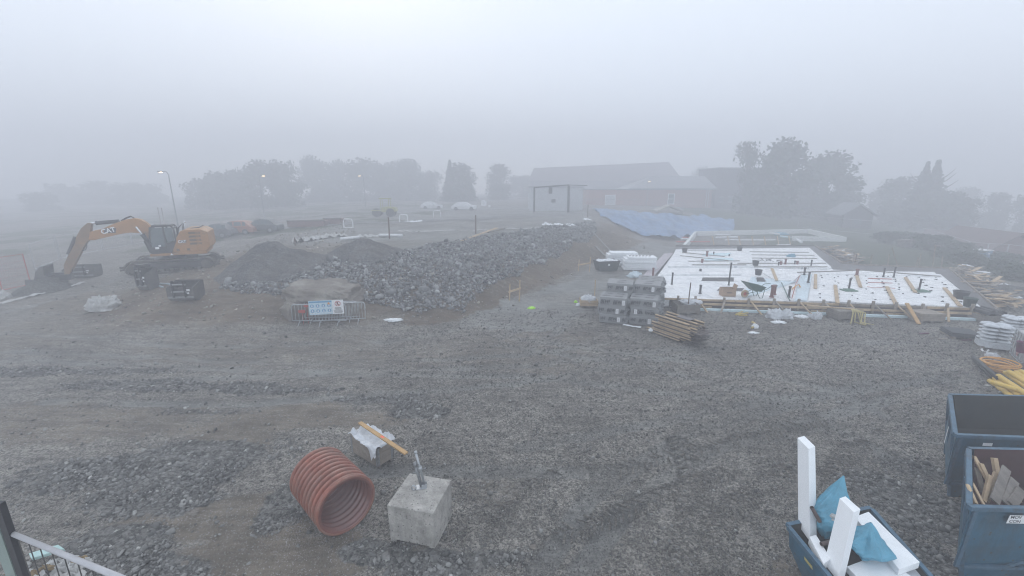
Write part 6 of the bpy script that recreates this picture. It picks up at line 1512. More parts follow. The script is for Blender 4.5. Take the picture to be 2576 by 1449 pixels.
def ibc(label, px, py, rz, sticker=True):
    p = G(px, py); o = thing('liquid_tank', label, 'tank', tuple(p), rz)
    m = MB(); m.box((.5, .6, .68), (.96, 1.16, .98)); m.build('tank_body', mat('milky_plastic', (.42, .42, .42), .4, .1, 3), o, bevel=.06)
    m = MB(); m.tube([(.5, .6, 1.165), (.5, .6, 1.21)], .11, 18); m.build('screw_cap', BPIPE, o)
    m = MB()
    for x in [0.0 + .25 * k for k in range(5)]:
        for y in (0, 1.2): m.tube([(x, y, .16), (x, y, 1.18)], .016, 6)
    for y in [.3 * k for k in range(1, 4)]:
        for x in (0, 1.0): m.tube([(x, y, .16), (x, y, 1.18)], .016, 6)
    for z in (.2, .45, .7, .95, 1.18): m.tube([(0, 0, z), (1, 0, z), (1, 1.2, z), (0, 1.2, z), (0, 0, z)], .017, 6)
    m.build('wire_cage', STEEL, o)
    m = MB(); m.box((.5, .6, .07), (1.0, 1.2, .13)); m.build('tank_pallet', WOOD2, o)
    RWL = mat('red_white_label', (.40, .20, .19), .5, .8, 9)
    m = MB(); m.box((-.022, .35, .5), (.008, .22, .3)); m.build('tank_label', RWL, o); m = MB(); m.box((.35, -.022, .55), (.3, .008, .25)); m.build('tank_label', RWL, o)
ibc('white caged liquid tank behind the orange hose coil', 2560, 925, R(-38))
ibc('second caged tank in front with a maroon bucket on it', 2606, 950, R(-38))
p = PX(2571, 873, 1.2); m = MB(); m.lathe([(.14, 0), (.18, .34), (.19, .34), (.16, .33), (.13, .02), (.001, .02)], 20, Matrix.Rotation(-math.pi / 2, 4, 'Y')); o = m.build('maroon_bucket', MAG, smooth=True, label='maroon bucket standing on the caged tank at the right photo edge', cat='bucket'); o.location = PX(2571, 886, 1.23)
p = PX(2510, 932, .0); rc = random.Random(2); m = MB(); pts_ = []
for k in range(16 * 9):
    a = k / 16 * 2 * math.pi; r_ = .28 + .20 * abs(math.sin(k * .037)) + rc.uniform(-.012, .012); pts_.append((math.cos(a) * r_ * 1.08, math.sin(a) * r_, .05 + (k / 144) * .30 + .03 * math.sin(k * .5)))
m.tube(pts_, .024, 7); o = m.build('hose_coil', OHOSE, smooth=True, label='coil of orange hose on the ground before the caged tanks', cat='hose coil'); o.location = p
m = MB(); pts_ = [(-.30, .30, .05), (-.2, .48, .3), (0, .5, .4), (.12, .3, .42), (.2, .1, .38), (-.1, -.2, .4), (-.3, 0, .38)]; m.tube(pts_, .02, 6); 
heap('plastic_wrap', 'thin white plastic wrap lying behind the orange hose coil', 'plastic', 2495, 897, .22, .2, .14, PLAST, 4, 91)
wire('white plastic ring on the ground below the white sacks', [(2469,880),(2474,884),(2482,886),(2487,881),(2480,876),(2472,876),(2469,880)], .04, .03, WHITE, 'plastic_ring', 'ring')
def bigpipe(label, a, za, b, zb_2, r_, mt, group, n_=10):
    A, B = PX(a[0], a[1], za), PX(b[0], b[1], zb_2); m = MB(); d = (B - A).normalized()
    m.tube([A, A + d * .02, B], [r_ * .6, r_, r_], 16, cap=True); m.build('long_pipe', mt, origin=tuple(A), smooth=True, label=label, cat='pipe', group=group)
YG = 'yellow pipes lying behind the dark container'
for k, (a, za, b, zb2, r_) in enumerate([((2489,957),.10,(2590,1030),.10,.075),((2502,951),.20,(2600,1020),.2,.075),((2494,961),.30,(2590,990),.34,.08),((2511,945),.34,(2610,1010),.36,.08),((2529,937),.28,(2620,1000),.3,.08),((2537,935),.40,(2630,990),.42,.085),((2555,937),.42,(2650,1000),.42,.085),((2567,934),.46,(2660,990),.46,.085)]):
    bigpipe('long yellow pipe in the bundle behind the empty container, ' + ('lowest one','second lowest one','leftmost curved looking one','third from the left','fourth from the left','fifth from the left','second from the right edge','one at the right edge')[k], a, za, b, zb2, r_, YPIPE, YG)
for k, (a, b) in enumerate((((2449,898),(2512,952)),((2452,906),(2500,952)))): bigpipe(('upper' if k == 0 else 'lower') + ' black pipe pointing left out from under the yellow pipes', a, .25 - k * .15, b, .3 - k * .15, .07, BPIPE, 'black pipes beside the yellow ones')

# ================================================================ tarpaulin on the far slope
TPq = [[(1488,527),(1540,531),(1590,535),(1640,540),(1692,543),(1760,548),(1845,557)], [(1510,545),(1555,552),(1600,556),(1650,562),(1700,566),(1770,570),(1848,568)], [(1560,572),(1590,580),(1620,585),(1655,592),(1700,588),(1770,582),(1846,580)], [(1600,590),(1625,597),(1650,602),(1680,607),(1712,604),(1772,592),(1842,585)]]
TW = [[G(*q) for q in row] for row in TPq]
m = MB(); o0 = TW[1][3].copy()
def bil(u, v):
    x = u * 6; y = v * 3; i = min(5, int(x)); j = min(2, int(y)); fx, fy = x - i, y - j
    return TW[j][i].lerp(TW[j][i + 1], fx).lerp(TW[j + 1][i].lerp(TW[j + 1][i + 1], fx), fy)
def ft(u, v):
    q = bil(u, v); z = max(zg(q.x, q.y), q.z * .5 + zg(q.x, q.y) * .5) + .10 + abs(noise.noise(Vector((q.x * .45 + q.y * .3, q.y * .2, 2)))) * .9 + noise.noise(Vector((q.x * 1.6, q.y * .9, 2))) * .2
    return Vector((q.x, q.y, z)) - o0
m.grid(ft, 90, 60); o = m.build('tarpaulin', TARP, smooth=True, label='large blue tarpaulin spread over the far earth slope', cat='tarpaulin'); o.location = o0
for k, (a, b) in enumerate((((1498,622),(1545,670)),((1490,585),(1540,640)))):
    A, B = G(*a), G(*b); m = MB(); m.beam(A + Vector((0, 0, .1)), B + Vector((0, 0, .1)), .16, .04); m.build('slope_board', mat('grey_board', (.22, .22, .21), .8, .15, 4), origin=tuple(A), label=('long' if k == 0 else 'faint upper') + ' grey board lying down the slope behind the small skip', cat='board')

# ================================================================ far things
def fpt2(px, py, Y, extra=0.0):
    return PY(px, py, Y)
def treemesh(kind, seed):
    rr = random.Random(seed); m = MB(); tr = MB(); N_ = {'round': 5200, 'tall': 5200, 'spruce': 4200, 'sparse': 1500}[kind]
    tr.tube([(0, 0, 0), (.01, 0, .35), (.0, .01, .8)], [.028, .020, .006], 8)
    for k in range(9):
        a = rr.uniform(0, 6.28); z = rr.uniform(.22, .7); L = .22 * (1 - abs(z - .45)); tr.tube([(0, 0, z), (math.cos(a) * L * .6, math.sin(a) * L * .6, z + .08), (math.cos(a) * L, math.sin(a) * L, z + .18)], [.010, .006, .002], 5)
    lobes = []
    if kind != 'spruce':
        for k in range({'round': 34, 'tall': 32, 'sparse': 10}[kind]):
            z = rr.uniform(.10, .90); rad = {'round': .34, 'tall': .24, 'sparse': .22}[kind] * math.sin(math.pi * min(1, max(.05, (z - .05) / .98))) ** .6; a = rr.uniform(0, 6.28); q = rr.uniform(.2, 1) * rad
            lobes.append((math.cos(a) * q, math.sin(a) * q, z, rr.uniform(.09, .17)))
    for i in range(N_):
        if kind == 'spruce':
            z = .06 + .94 * rr.random() ** 1.25; tier = (z * 14) % 1; R_ = .25 * (1 - z) ** 1.15 * (1.25 - .45 * tier) + .004; a = rr.uniform(0, 6.28); q = R_ * rr.uniform(.35, 1) * (1 + .25 * math.sin(a * 5 + int(z * 14) * 2)); p = Vector((math.cos(a) * q, math.sin(a) * q, z - q * .18)); s_ = rr.uniform(.010, .024)
        else:
            L = rr.choice(lobes); d = Vector((rr.gauss(0, 1), rr.gauss(0, 1), rr.gauss(0, .85))).normalized() * rr.uniform(.45, 1.12); p = Vector(L[:3]) + d * L[3]; s_ = rr.uniform(.010, .026)
            if p.z > 1: p.z = 1 - rr.random() * .04
        u = Vector((rr.gauss(0, 1), rr.gauss(0, 1), rr.gauss(0, 1))).normalized(); v = u.cross(Vector((rr.gauss(0, 1), rr.gauss(0, 1), rr.gauss(0, 1)))).normalized()
        m.add([p - u * s_ - v * s_ * .6, p + u * s_ - v * s_ * .5, p + u * s_ * .8 + v * s_ * .7, p - u * s_ * .7 + v * s_ * .6], [(0, 1, 2, 3)])
    def me_(mb, nm, mt): me = bpy.data.meshes.new(nm); me.from_pydata(mb.v, [], mb.f); me.materials.append(mt); return me
    return me_(m, 'crown', LEAF2 if kind == 'spruce' else LEAF), me_(tr, 'trunk', BARK)
TM_ = {k: [treemesh(k, i * 7 + j) for j in range(2)] for i, k in enumerate(('round', 'tall', 'spruce', 'sparse'))}
KN = {'round': 'round leafy tree', 'tall': 'tall leafy tree', 'spruce': 'pointed dark spruce', 'sparse': 'thin sparse tree'}
tcount = [0]
def tree(kind, px, top, base, wpx, Y, where, group=None):
    Y *= 1.45 if px < 1400 else 1.28
    b = PY(px, base, Y); b.z = min(b.z, zg(b.x, Y)); t_ = PY(px, top, Y); h_ = t_.z - b.z
    f = Y * math.cos(PITCH); wm = wpx / FPX * Y
    nat = {'round': .72, 'tall': .54, 'spruce': .54, 'sparse': .5}[kind]; s_ = wm / nat
    tcount[0] += 1
    o = thing('tree' if kind != 'spruce' else 'spruce_tree', KN[kind] + ' ' + where, 'tree', tuple(b), tcount[0] * 1.7, group)
    c_, t2 = TM_[kind][tcount[0] % 2]
    for me, nm in ((c_, 'crown'), (t2, 'trunk')):
        q = bpy.data.objects.new(nm, me); COL.objects.link(q); q.parent = o
    o.scale = (s_, s_, h_)
LG = 'misty trees on the left skyline'
T_ = [('round',120,482,575,80,82,'faint in the mist at the far left edge'),('tall',190,462,575,90,105,'very faint behind the raised digging arm'),('tall',270,455,575,90,110,'very faint above the excavator boom'),('round',345,458,575,90,105,'faint left of the first street lamp'),('tall',400,462,575,70,112,'faint just left of the lamp mast'),('round',30,500,580,100,115,'very faint at the left photo edge'),
 ('round',520,448,568,80,78,'just right of the first street lamp'),('round',570,430,566,95,76,'second right of the first street lamp'),('round',622,423,566,90,80,'left of the tree with the second lamp'),('tall',672,402,564,90,75,'darkest one, in front of the second lamp'),('round',722,402,564,90,76,'right half of the dark double crown'),('tall',797,390,560,70,98,'tallest faint one left of the third lamp'),('round',850,402,560,100,100,'faint one behind the roller, left'),('tall',915,397,560,85,96,'faint one at the third lamp'),('round',965,404,556,90,100,'faint one right of the third lamp'),('round',1018,398,552,110,102,'faint broad one above the yellow roller'),('round',1075,428,548,90,106,'faint low one left of the white cars')]
for a in T_: tree(*a, group=LG)
for a in [('spruce',1135,403,528,70,84,'above the white cars, left point'),('tall',1158,410,528,75,84,'above the white cars, right half'),('spruce',1180,430,528,60,86,'low point right of the white cars'),('tall',1256,412,525,65,96,'between the white cars and the steel portal'),('round',1312,440,520,80,118,'faint left of the big far building'),('round',1760,418,520,55,130,'very faint between the two far roofs'),
          ('sparse',1862,356,560,62,66,'rising left of the tallest leafy crown'),('tall',1900,425,566,90,68,'dark one under the sparse tree'),('tall',1945,345,566,120,64,'with the tallest crown on the right'),('round',2000,440,566,110,70,'filling the gap between the two big crowns'),('tall',2062,380,566,125,68,'with the second big crown on the right'),('round',2110,440,566,80,74,'behind the second big crown, on its right'),
          ('round',2205,465,575,65,92,'faint left of the spruces'),('tall',2252,444,578,80,74,'dark one left of the spruces'),('spruce',2297,408,580,100,66,'left one of the two pointed spruces'),('spruce',2322,404,580,120,66,'right one of the two pointed spruces'),('round',2345,480,585,120,64,'dark one at the foot of the two spruces'),('round',2400,495,590,80,62,'low dark one right of the spruces'),('round',2415,470,585,70,98,'very faint behind the right slope'),('tall',2486,484,595,62,74,'standing alone near the red roof'),('tall',2566,490,600,60,68,'at the right photo edge')]: tree(*a, group='misty trees behind the site')
# bushes on the right slope
for k, (x, y, Y, s_) in enumerate(((2230,600,52,3.0),(2290,600,52,3.5),(2350,612,46,3.5),(2420,625,42,3.0),(2440,655,36,2.6),(2520,665,33,2.6),(2560,690,30,2.4),(2390,640,40,2.5),(2540,640,38,3))):
    p = onz(x, y, Y); o = thing('bush', 'green bush on the right hand slope, ' + ('first','second','third','fourth','one above the toilet','one right of the toilet','one near the gravel heap','one left of the toilet','one below the red roof')[k] + (' from the left' if k < 4 else ''), 'bush', (p.x, p.y, p.z - .3), k * 1.3, 'green bushes on the right slope'); o.scale = (s_ * 1.6, s_ * 1.3, s_ * .62)
    q = bpy.data.objects.new('foliage', TM_['round'][k % 2][0]); COL.objects.link(q); q.parent = o
# fences
def fence(label, pts, ht, Ys, step=3.4, mt=WSTEEL, name='mesh_fence', wires=4, cat='fence'):
    P = [onz(a[0], a[1], Yv) for a, Yv in zip(pts, Ys)]; o = thing(name, label, cat, tuple(P[0])); o3 = P[0]
    for a, b in zip(P[:-1], P[1:]):
        n_ = max(1, round((b - a).length / step))
        for k in range(n_):
            p = a.lerp(b, k / n_); q = a.lerp(b, (k + 1) / n_); p.z = zg(p.x, p.y); q.z = zg(q.x, q.y)
            m = MB(); p_ = p - o3; q_ = q - o3; e = (q_ - p_) * .02; up = Vector((0, 0, ht)); lo_ = Vector((0, 0, .12))
            m.tube([p_ + e + lo_, p_ + e + up, q_ - e + up, q_ - e + lo_, p_ + e + lo_], .03, 5)
            for j in range(1, 14): c = p_.lerp(q_, j / 14); m.tube([c + lo_, c + up], .004, 3)
            for j in range(1, wires + 1): m.tube([p_ + e + up * j / (wires + 1), q_ - e + up * j / (wires + 1)], .004, 3)
            m.build('fence_panel', mt, o)
FM = mat('pale_fence_metal', (.36, .37, .38), .5, .1, 4)
fence('mesh fence running along the left skyline behind the excavator', [(455,595),(560,582),(660,572),(760,562),(900,552),(1090,533),(1290,523)], 2.0, [58,60,60,62,66,76,84], mt=FM)
fence('mesh fence at the left edge behind the digging bucket', [(85,668),(150,650),(260,632),(400,612)], 2.0, [31,34,38,44], mt=FM)
fence('red barrier fence panel standing at the left photo edge', [(2,722),(75,700)], 2.1, [25,26.5], step=2.2, mt=RED, name='red_fence')
fence('mesh fence behind the far foundation frame running down the right slope', [(2005,570),(2100,574),(2200,576),(2310,584),(2400,605),(2480,640),(2576,690)], 2.0, [66,64,62,58,52,46,40], mt=FM)
fence('low mesh fence in front of the brick building', [(1300,530),(1400,530),(1500,527),(1640,527),(1720,528)], 1.9, [80,76,73,72,72], mt=FM)
# lamps
def lamp(label, px, base, top, Y, arm, r_=.07, only=False):
    p = onz(px, base, Y); t_ = PY(px, top, Y); h_ = t_.z - p.z; o = thing('street_lamp', label, 'street lamp', tuple(p))
    m = MB(); m.tube([(0, 0, 0), (0, 0, h_ * .5), (0, 0, h_ - .4), (arm * .25, 0, h_), (arm * .7, 0, h_ + .02)], [r_ * 1.3, r_, r_ * .8, r_ * .7, r_ * .6], 8); m.build('mast', WSTEEL, o)
    m = MB(); m.box((arm, 0, h_ - .02), (.7, .28, .14)); m.build('lamp_head', WSTEEL, o, bevel=.03)
    m = MB(); m.blob((arm + .05, -.02, h_ - .12), (.24, .14, .08), 1, 0, n=12); m.build('glowing_glass', LAMPM, o)
lamp('tall street lamp with a lit orange white head behind the excavator', 452, 590, 431, 53, -.9)
lamp('lit street lamp shining among the dark left trees', 668, 565, 441, 73, .7)
lamp('faint lit street lamp among the far left trees', 922, 545, 441, 92, -.8)
lamp('lit lamp above the low grey roof of the brick building', 1626, 520, 455, 96, .15)
lamp('orange lit lamp low at the right photo edge', 2586, 690, 630, 44, -.55)
# vehicles
def car(label, px, py, Y, rz, L=4.4, colr=WHITE, group=None):
    p = onz(px, py, Y); o = thing('parked_car', label, 'car', tuple(p), rz, group); h_ = 1.5; W_ = 1.8
    m = MB(); pr_ = [(-L / 2, .35), (-L / 2 + .05, .8), (-L / 2 + .9, .92), (-L / 2 + 1.0, .95), (L / 2 - .45, .98), (L / 2 - .1, .85), (L / 2, .5), (L / 2 - .05, .28), (-L / 2 + .1, .25)]
    m.prism(pr_, -W_ / 2, W_ / 2); m.build('body', colr, o, bevel=.08)
    m = MB(); g_ = [(-L / 2 + .95, .94), (-L / 2 + 1.75, 1.42), (-L / 2 + 2.2, 1.5), (L / 2 - 1.0, 1.46), (L / 2 - .35, .98)]
    vs = [(x, -W_ / 2 + .06 + (z - .94) * .3, z) for x, z in g_] + [(x, W_ / 2 - .06 - (z - .94) * .3, z) for x, z in g_]
    m.add(vs, [(0, 1, 2, 3, 4), (9, 8, 7, 6, 5)] + [(i, i + 5, (i + 1) + 5, i + 1) for i in range(4)]); cb_ = m.build('cabin', colr, o)
    m = MB()
    for x0, x1 in ((-L / 2 + 1.35, -L / 2 + 2.15), (-L / 2 + 2.25, -L / 2 + 3.0), (-L / 2 + 3.1, L / 2 - .75)):
        vs = [(x0, -W_ / 2 + .045, 1.0), (x1, -W_ / 2 + .045, 1.0), (x1 - .1, -W_ / 2 + .16, 1.38), (x0 + (.25 if x0 < -L / 2 + 1.5 else 0), -W_ / 2 + .16, 1.38)]; m.add(vs, [(0, 1, 2, 3)])
    m.build('side_windows', GLASS, cb_)
    for x in (-L / 2 + .85, L / 2 - .85):
        for y in (-1, 1):
            m = MB(); m.tube([(x, y * (W_ / 2 - .2), .32), (x, y * (W_ / 2 + .01), .32)], .32, 18); w_ = m.build('wheel', BLK, o); m = MB(); m.tube([(x, y * (W_ / 2 + .005), .32), (x, y * (W_ / 2 + .02), .32)], .18, 12); m.build('rim', WSTEEL, w_)
    for y in (-.6, .6): m = MB(); m.box((-L / 2 + .08, y, .72), (.1, .35, .14)); m.build('headlight', STICK, o)
    return o
car('white car parked on the far ground, right and clearer one', 1168, 526, 78, R(178), 4.5)
car('white car parked farther left beside the other white car', 1086, 525, 84, R(195), 4.3)
car('dark vehicle parked behind the excavator engine', 546, 600, 44, R(10), 3.6, mat('mist_dark_paint', (.10, .10, .11), .6, .1, 3))
car('orange red car behind the excavator with a lit look', 600, 598, 46, R(5), 4.2, mat('dull_orange_paint', (.30, .12, .07), .5, .1, 4))
car('dark van right of the orange red car', 663, 590, 47, R(5), 4.0, mat('dark_slate_paint', (.07, .08, .085), .5, .1, 4))
for k, (x, y, Y, w_, h_, lb) in enumerate(((772, 577, 50, 4.4, .8, 'long dull red open container on the far left ground'), (838, 572, 52, 2.2, .7, 'shorter dull red container right of the long one'))):
    p = onz(x, y, Y); o = thing('red_container', lb, 'container', tuple(p), R(4)); m = MB(); m.prism([(-w_ / 2, .1), (-w_ / 2 + .0, h_), (w_ / 2, h_), (w_ / 2 - .25, .1)], 0, 1.8); m.build('body', mat('faded_red', (.20, .12, .11), .7, .2, 3), o, bevel=.03)
    m = MB(); m.beam((-w_ / 2, -.03, h_ + .03), (w_ / 2, -.03, h_ + .03), .08, .1)
    m.build('rim', BLK, o)
# roller
p = onz(966, 546, 64); o = thing('road_roller', 'faint yellow green road roller with an open cab on the far ground', 'roller', tuple(p), R(5)); RYM = mat('lime_yellow_paint', (.34, .34, .12), .6, .1, 3)
m = MB(); m.tube([(-.9, -.85, .62), (-.9, .85, .62)], .62, 24); m.build('drum', DSTEEL, o)
for y in (-.8, .8): m = MB(); m.tube([(1.15, y - .2, .62), (1.15, y + .2, .62)], .62, 20); m.build('wheel', BLK, o)
m = MB(); m.prism([(-.2, .7), (-.2, 1.3), (.4, 1.45), (1.9, 1.35), (2.05, .8), (1.6, .65)], -.75, .75); m.build('engine_hood', RYM, o, bevel=.05)
m = MB(); m.beam((-1.6, 0, .95), (-.2, 0, .95), 1.9, .12); m.build('drum_frame', RYM, o)
m = MB()
for x in (-.25, .95):
    for y in (-.65, .65): m.beam((x, y, 1.2), (x, y, 2.6), .08, .08)
m.build('cab_posts', RYM, o)
m = MB(); m.box((.35, 0, 2.66), (1.6, 1.5, .10)); m.build('cab_roof', RYM, o)
# sign boards, small things on the far plateau
for x, y0, y1, Y, w_, lb in ((1217, 522, 504, 76, 1.0, 'white rectangular sign right of the white cars'), (1231, 522, 511, 76, .45, 'small round white sign right of the rectangular one')):
    p = onz(x, y0, Y); tp = PY(x, y1, Y); m = MB(); hh = tp.z - p.z; m.box((0, 0, hh - .5), (w_, .05, 1.0 if w_ > .5 else .45)); o = m.build('sign', WHITE, label=lb, cat='sign'); o.location = p
    m = MB(); m.beam((0, .03, 0), (0, .03, hh - .2), .05, .05); q = m.build('sign_post', WSTEEL, o)
for x, y, Y, lb in ((877, 577, 46, 'white framed barrel cover standing on the far gravel'), (1016, 562, 52, 'small white hoop on the far gravel'), (1100, 551, 60, 'tiny white hoop farther right on the far gravel')):
    p = onz(x, y, Y); m = MB(); s_ = .5; m.tube([(-s_, 0, 0), (-s_, 0, .75), (-s_ * .7, 0, .95), (s_ * .7, 0, .95), (s_, 0, .75), (s_, 0, 0)], .06, 8)
    if x == 877: m.tube([(-s_, 0, .1), (-s_ * .6, 0, -.0), (s_ * .6, 0, .0), (s_, 0, .1)], .06, 8)
    o = m.build('white_hoop', WHITE, label=lb, cat='hoop'); o.location = p
strip('white_sheet', 'small white sheet scrap lying on the far gravel field', 'sheet', [(1022,558),(1045,559),(1062,558)], .6, EPS, .15, 41, n=24)
strip('dirt_road_edge', 'pale road strip crossing the far plateau', 'road strip', [(330,590),(560,585),(760,572),(1000,560),(1200,552),(1430,541)], 2.6, ASPH, .02, 42, n=90, lift=.05)
# buildings
def brickmat(name, c, mortar=(.30, .28, .26)):
    m = bpy.data.materials.new(name); m.use_nodes = True; n = m.node_tree.nodes; L = m.node_tree.links; b = n['Principled BSDF']; b.inputs['Roughness'].default_value = .9
    br = n.new('ShaderNodeTexBrick'); br.inputs['Scale'].default_value = 1; br.inputs['Brick Width'].default_value = .25; br.inputs['Row Height'].default_value = .08; br.inputs['Mortar Size'].default_value = .012
    br.inputs['Color1'].default_value = c + (1,); br.inputs['Color2'].default_value = tuple(x * .75 for x in c) + (1,); br.inputs['Mortar'].default_value = mortar + (1,)
    tc = n.new('ShaderNodeTexCoord'); mp = n.new('ShaderNodeMapping'); mp.inputs['Rotation'].default_value = (math.pi / 2, 0, 0); L.new(tc.outputs['Object'], mp.inputs[0]); L.new(mp.outputs[0], br.inputs['Vector']); L.new(br.outputs[0], b.inputs['Base Color']); return m
BRK = brickmat('pink_brick', (.42, .17, .12)); GROOF = mat('grey_sheet_roof', (.20, .21, .22), .6, .1, 2); PALE = mat('pale_wall', (.50, .52, .53), .8, .05, 2); DKW = mat('dark_cladding', (.06, .06, .065), .8, .15, 2)
def xat(px, Y): return PY(px, 500, Y).x
Yb = 96.0; zb0 = 1.8
def zat(py, Y): return PY(1288, py, Y).z
xL, xM, xR = PY(1475, 500, Yb).x, PY(1655, 500, Yb).x, PY(1790, 500, Yb).x
bl = thing('brick_building', 'low red brick building with a grey sloping roof and a white window', 'building', (xL, Yb, zb0))
zE = zat(477, Yb) - zb0
m = MB(); m.box(((xR - xL) / 2, 6, zE / 2), (xR - xL, 12, zE)); m.build('wall', BRK, bl)
zEl = zat(484, Yb)
m = MB(); x0 = PY(1578, 480, Yb).x - xL; x1 = xR - xL + .8; zr = zat(443, Yb + 6) - zb0
m.add([(x0, -.6, zE), (x1, -.6, zE + .02), (x1, 6.5, zr), (x0 + 7.5, 6.5, zr - .0), (x1, 13, zE), (x0, 13, zE), (x0, -.6, zE + .25), (x1, -.6, zE + .27)], [(0, 1, 7, 6), (6, 7, 2, 3), (3, 2, 4, 5), (0, 6, 3, 5), (1, 4, 2, 7), (0, 5, 4, 1)]); m.build('roof', GROOF, bl)
m = MB(); m.box(((PY(1578, 480, Yb).x - xL) / 2, 5.8, zE + .06), (PY(1578, 480, Yb).x - xL + .3, 12.2, .14)); m.build('flat_roof', GROOF, bl)
for px, w_, y0, y1, mt_ in ((1688, 1.35, 513, 488, GLASS), (1535, 2.2, 516, 491, PALE)):
    xc = PY(px, 500, Yb).x - xL; za, zb3 = zat(y0, Yb) - zb0, zat(y1, Yb) - zb0
    m = MB(); m.box((xc, -.03, (za + zb3) / 2), (w_, .06, zb3 - za)); wn = m.build('window' if px == 1688 else 'door', mt_, bl)
    m = MB()
    for sx in (-1, 1): m.box((xc + sx * w_ / 2, -.07, (za + zb3) / 2), (.14, .08, zb3 - za + .2))
    m.box((xc, -.075, za), (w_ + .2, .08, .14)); m.box((xc, -.075, zb3), (w_ + .2, .08, .16))
    if px == 1688: m.box((xc, -.075, (za + zb3) / 2), (w_ - .12, .06, .12))
    m.build('frame', WHITE, wn)
for px in (1776, 1781): m = MB(); xc = PY(px, 500, Yb).x - xL; m.tube([(xc, -.12, .2), (xc, -.12, zE)], .06, 8); m.build('downpipe', PALE, bl)
p = onz(1685, 538, 71); o = thing('porch_roof', 'small pale gabled shelter roof before the brick building', 'shelter', tuple(p)); w_ = 2.3; z0 = zat(530, 71) - p.z; z1_ = zat(516, 71) - p.z
m = MB(); m.prism([(-w_, z0 - .2), (-w_, z0), (0, z1_), (w_, z0), (w_, z0 - .2), (0, z1_ - .25)], 0, 2.2); m.build('gable_roof', mat('beige_board', (.34, .32, .28), .8, .1, 3), o)
for sx in (-1, 1): m = MB(); m.beam((sx * (w_ - .15), .1, 0), (sx * (w_ - .15), .1, z0 - .1), .12, .12); m.build('post', WOOD2, o)
Yd = 102.0
p = Vector((PY(1797, 500, Yd).x, Yd, .5)); o = thing('dark_building', 'dark flat roofed building behind the big right trees', 'building', tuple(p)); Wd = PY(1975, 500, Yd).x - p.x; hd = zat(424, Yd) - .5
m = MB(); m.box((Wd / 2, 5, hd / 2), (Wd, 10, hd)); m.build('wall', DKW, o); m = MB(); m.box((Wd / 2, 4.9, hd + .12), (Wd + .6, 10.6, .22)); m.build('flat_roof', GROOF, o)
for k in range(7): m = MB(); m.box((1.6 + k * Wd / 7.4, -.03, hd * .3), (1.1, .06, 1.1)); wn = m.build('window', GLASS, o); m = MB(); m.box((1.6 + k * Wd / 7.4, -.06, hd * .3 + .6), (1.3, .05, .1)); m.box((1.6 + k * Wd / 7.4, -.06, hd * .3 - .6), (1.3, .05, .1)); m.build('frame', PALE, wn)
Yc_ = 145.0; x0 = PY(1335, 450, Yc_).x; x1 = PY(1715, 450, Yc_).x
o = thing('large_far_building', 'very large faint building with a long roof deep in the mist', 'building', (x0, Yc_, 2.2)); Wf = x1 - x0; hl, hr_ = zat(420, Yc_) - 2.2, zat(404, Yc_) - 2.2; he = zat(455, Yc_) - 2.2
m = MB(); m.box((Wf / 2, 8, he / 2), (Wf, 16, he)); m.build('wall', mat('far_grey_wall', (.20, .20, .22), .9, .08, 1), o)
m = MB(); m.add([(-.5, -.5, he), (Wf + .5, -.5, he), (Wf + .5, 16.5, he), (-.5, 16.5, he), (1.5, 8, hl), (Wf - 2.0, 8, hr_)], [(0, 1, 5, 4), (1, 2, 5), (2, 3, 4, 5), (3, 0, 4), (0, 3, 2, 1)]); m.build('roof', mat('far_brown_roof', (.13, .11, .12), .9, .1, 1), o)
for k in range(10): m = MB(); m.box((3 + k * (Wf - 6) / 9, -.04, he * .55), (1.5, .06, 1.6)); m.build('window', GLASS, o)
# steel portal and the pale shed behind it
Ye = 69.0; xa_, xb_, xc_ = PY(1344, 500, Ye).x, PY(1430, 500, Ye).x, PY(1476, 500, Ye).x
za_ = zg(xa_, Ye); o = thing('steel_portal', 'dark open steel portal frame before the pale shed', 'steel frame', (xa_, Ye, za_)); ht_ = zat(472, Ye) - za_; h2 = zat(467, Ye) - za_
m = MB(); m.beam((0, 0, 0), (0, 0, ht_), .28, .25); m.build('post', BLK, o); m = MB(); m.beam((xb_ - xa_, 0, 0), (xb_ - xa_, 0, h2), .38, .3); m.build('post', BLK, o)
m = MB(); m.beam((-.1, 0, ht_ + .02), (xb_ - xa_, 0, h2 + .1), .22, .2); m.beam((xb_ - xa_, 0, h2 + .1), (xc_ - xa_, 0, h2), .16, .12); m.build('top_beam', BLK, o)
m = MB(); m.box(((xb_ - xa_) * .47, 0, ht_ - .45), (.55, .3, 1.0)); m.build('hanging_box', BLK, o)
p = Vector((xa_ - .5, Ye + 6, 2.2)); o = thing('pale_shed', 'pale grey flat shed wall behind the steel portal', 'shed', tuple(p)); w_ = (xc_ - xa_) * 1.1; m = MB(); m.box((w_ / 2, 3, 2.1), (w_, 6, 4.2)); m.build('wall', PALE, o); m = MB(); m.box((w_ / 2, 2.9, 4.28), (w_ + .3, 6.3, .14)); m.build('roof', GROOF, o); m = MB(); m.box((w_ * .45, -.03, 1.9), (.7, .06, .6)); m.build('vent', BLK, o)
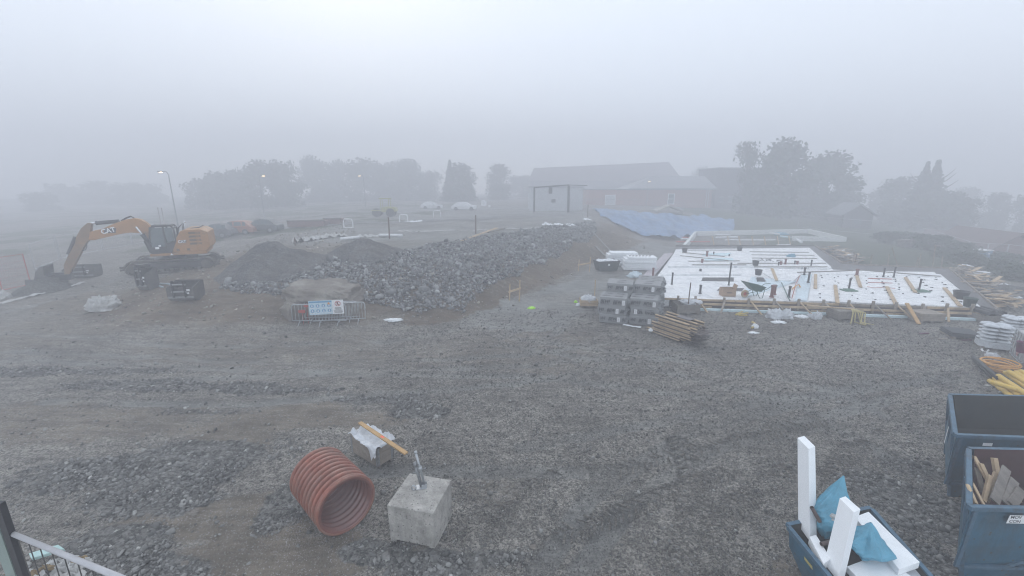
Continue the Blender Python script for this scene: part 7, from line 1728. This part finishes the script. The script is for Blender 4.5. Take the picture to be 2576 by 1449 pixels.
# gabled sheds right
def house(label, px, Y, wpx, eave, ridge, base, rz, roofm, wallm, dp=7):
    x = PY(px, 500, Y).x; zb_3 = PY(px, base, Y).z; W_ = wpx / FPX * Y; he_ = PY(px, eave, Y).z - zb_3; hr2 = PY(px, ridge, Y).z - zb_3
    o = thing('gabled_house', label, 'house', (x, Y, zb_3), rz)
    m = MB(); m.prism([(-W_ / 2, 0), (-W_ / 2, he_), (0, hr2 - .15), (W_ / 2, he_), (W_ / 2, 0)], 0, dp); m.build('wall', wallm, o)
    for sx in (-1, 1):
        m = MB(); m.prism([(0, hr2), (sx * (W_ / 2 + .5), he_ - .25), (sx * (W_ / 2 + .5), he_ - .08), (0, hr2 + .2)], -.4, dp + .4); m.build('roof_side', roofm, o)
    m = MB(); m.box((0, -.03, he_ * .5), (1.1, .06, 1.0)); m.build('window', GLASS, o)
house('dark gabled shed with a paler roof edge right of the big trees', 2168, 70, 60, 540, 515, 575, R(-20), GROOF, DKW)
RR = mat('dull_red_roof', (.12, .08, .075), .85, .15, 2)
house('house with a dull red roof on the low ground at the right', 2520, 62, 75, 612, 590, 660, R(30), RR, DKW, 7)
house('nearer dark red gabled roof cut by the right photo edge', 2592, 46, 120, 640, 590, 700, R(-15), RR, mat('dull_red_wall', (.16, .08, .07), .9, .1, 2), 9)
p = onz(2482, 662, 45); 
p = PY(2482, 662, 44); p.z = min(p.z, 0); o = thing('portable_toilet', 'small blue portable toilet with a pale roof on the right slope', 'portable toilet', (p.x, 44, p.z), R(15)); th_ = PY(2482, 629, 44).z - p.z
BT = mat('toilet_blue', (.07, .18, .30), .5, .1, 4)
m = MB(); m.box((0, .55, th_ * .46), (1.1, 1.1, th_ * .92)); bd = m.build('cabin', BT, o, bevel=.03)
m = MB(); m.prism([(-.6, th_ * .92), (-.45, th_), (.45, th_), (.6, th_ * .92)], -.05, 1.15); m.build('roof', WHITE, o)
m = MB(); m.box((0, -.02, th_ * .44), (.8, .04, th_ * .8)); dr = m.build('door', BT, o, bevel=.01); m = MB(); m.box((.28, -.05, th_ * .55), (.06, .04, .2)); m.build('handle', BLK, dr); m = MB(); m.box((-.1, -.045, th_ * .72), (.3, .01, .12)); m.build('sign_plate', STICK, dr)
p = onz(2278, 612, 47); o = thing('pallet_stack', 'small grey stack of pallets on the grassy ground at the right', 'pallet stack', tuple(p), R(10))
for k in range(6):
    m = MB(); m.box((0, 0, .13 + k * .15), (1.3, .9, .03)); m.box((0, 0, .03 + k * .15), (1.3, .9, .02))
    for x in (-.55, 0, .55): m.box((x, 0, .08 + k * .15), (.1, .88, .08))
    m.build('pallet', WOOD3, o)
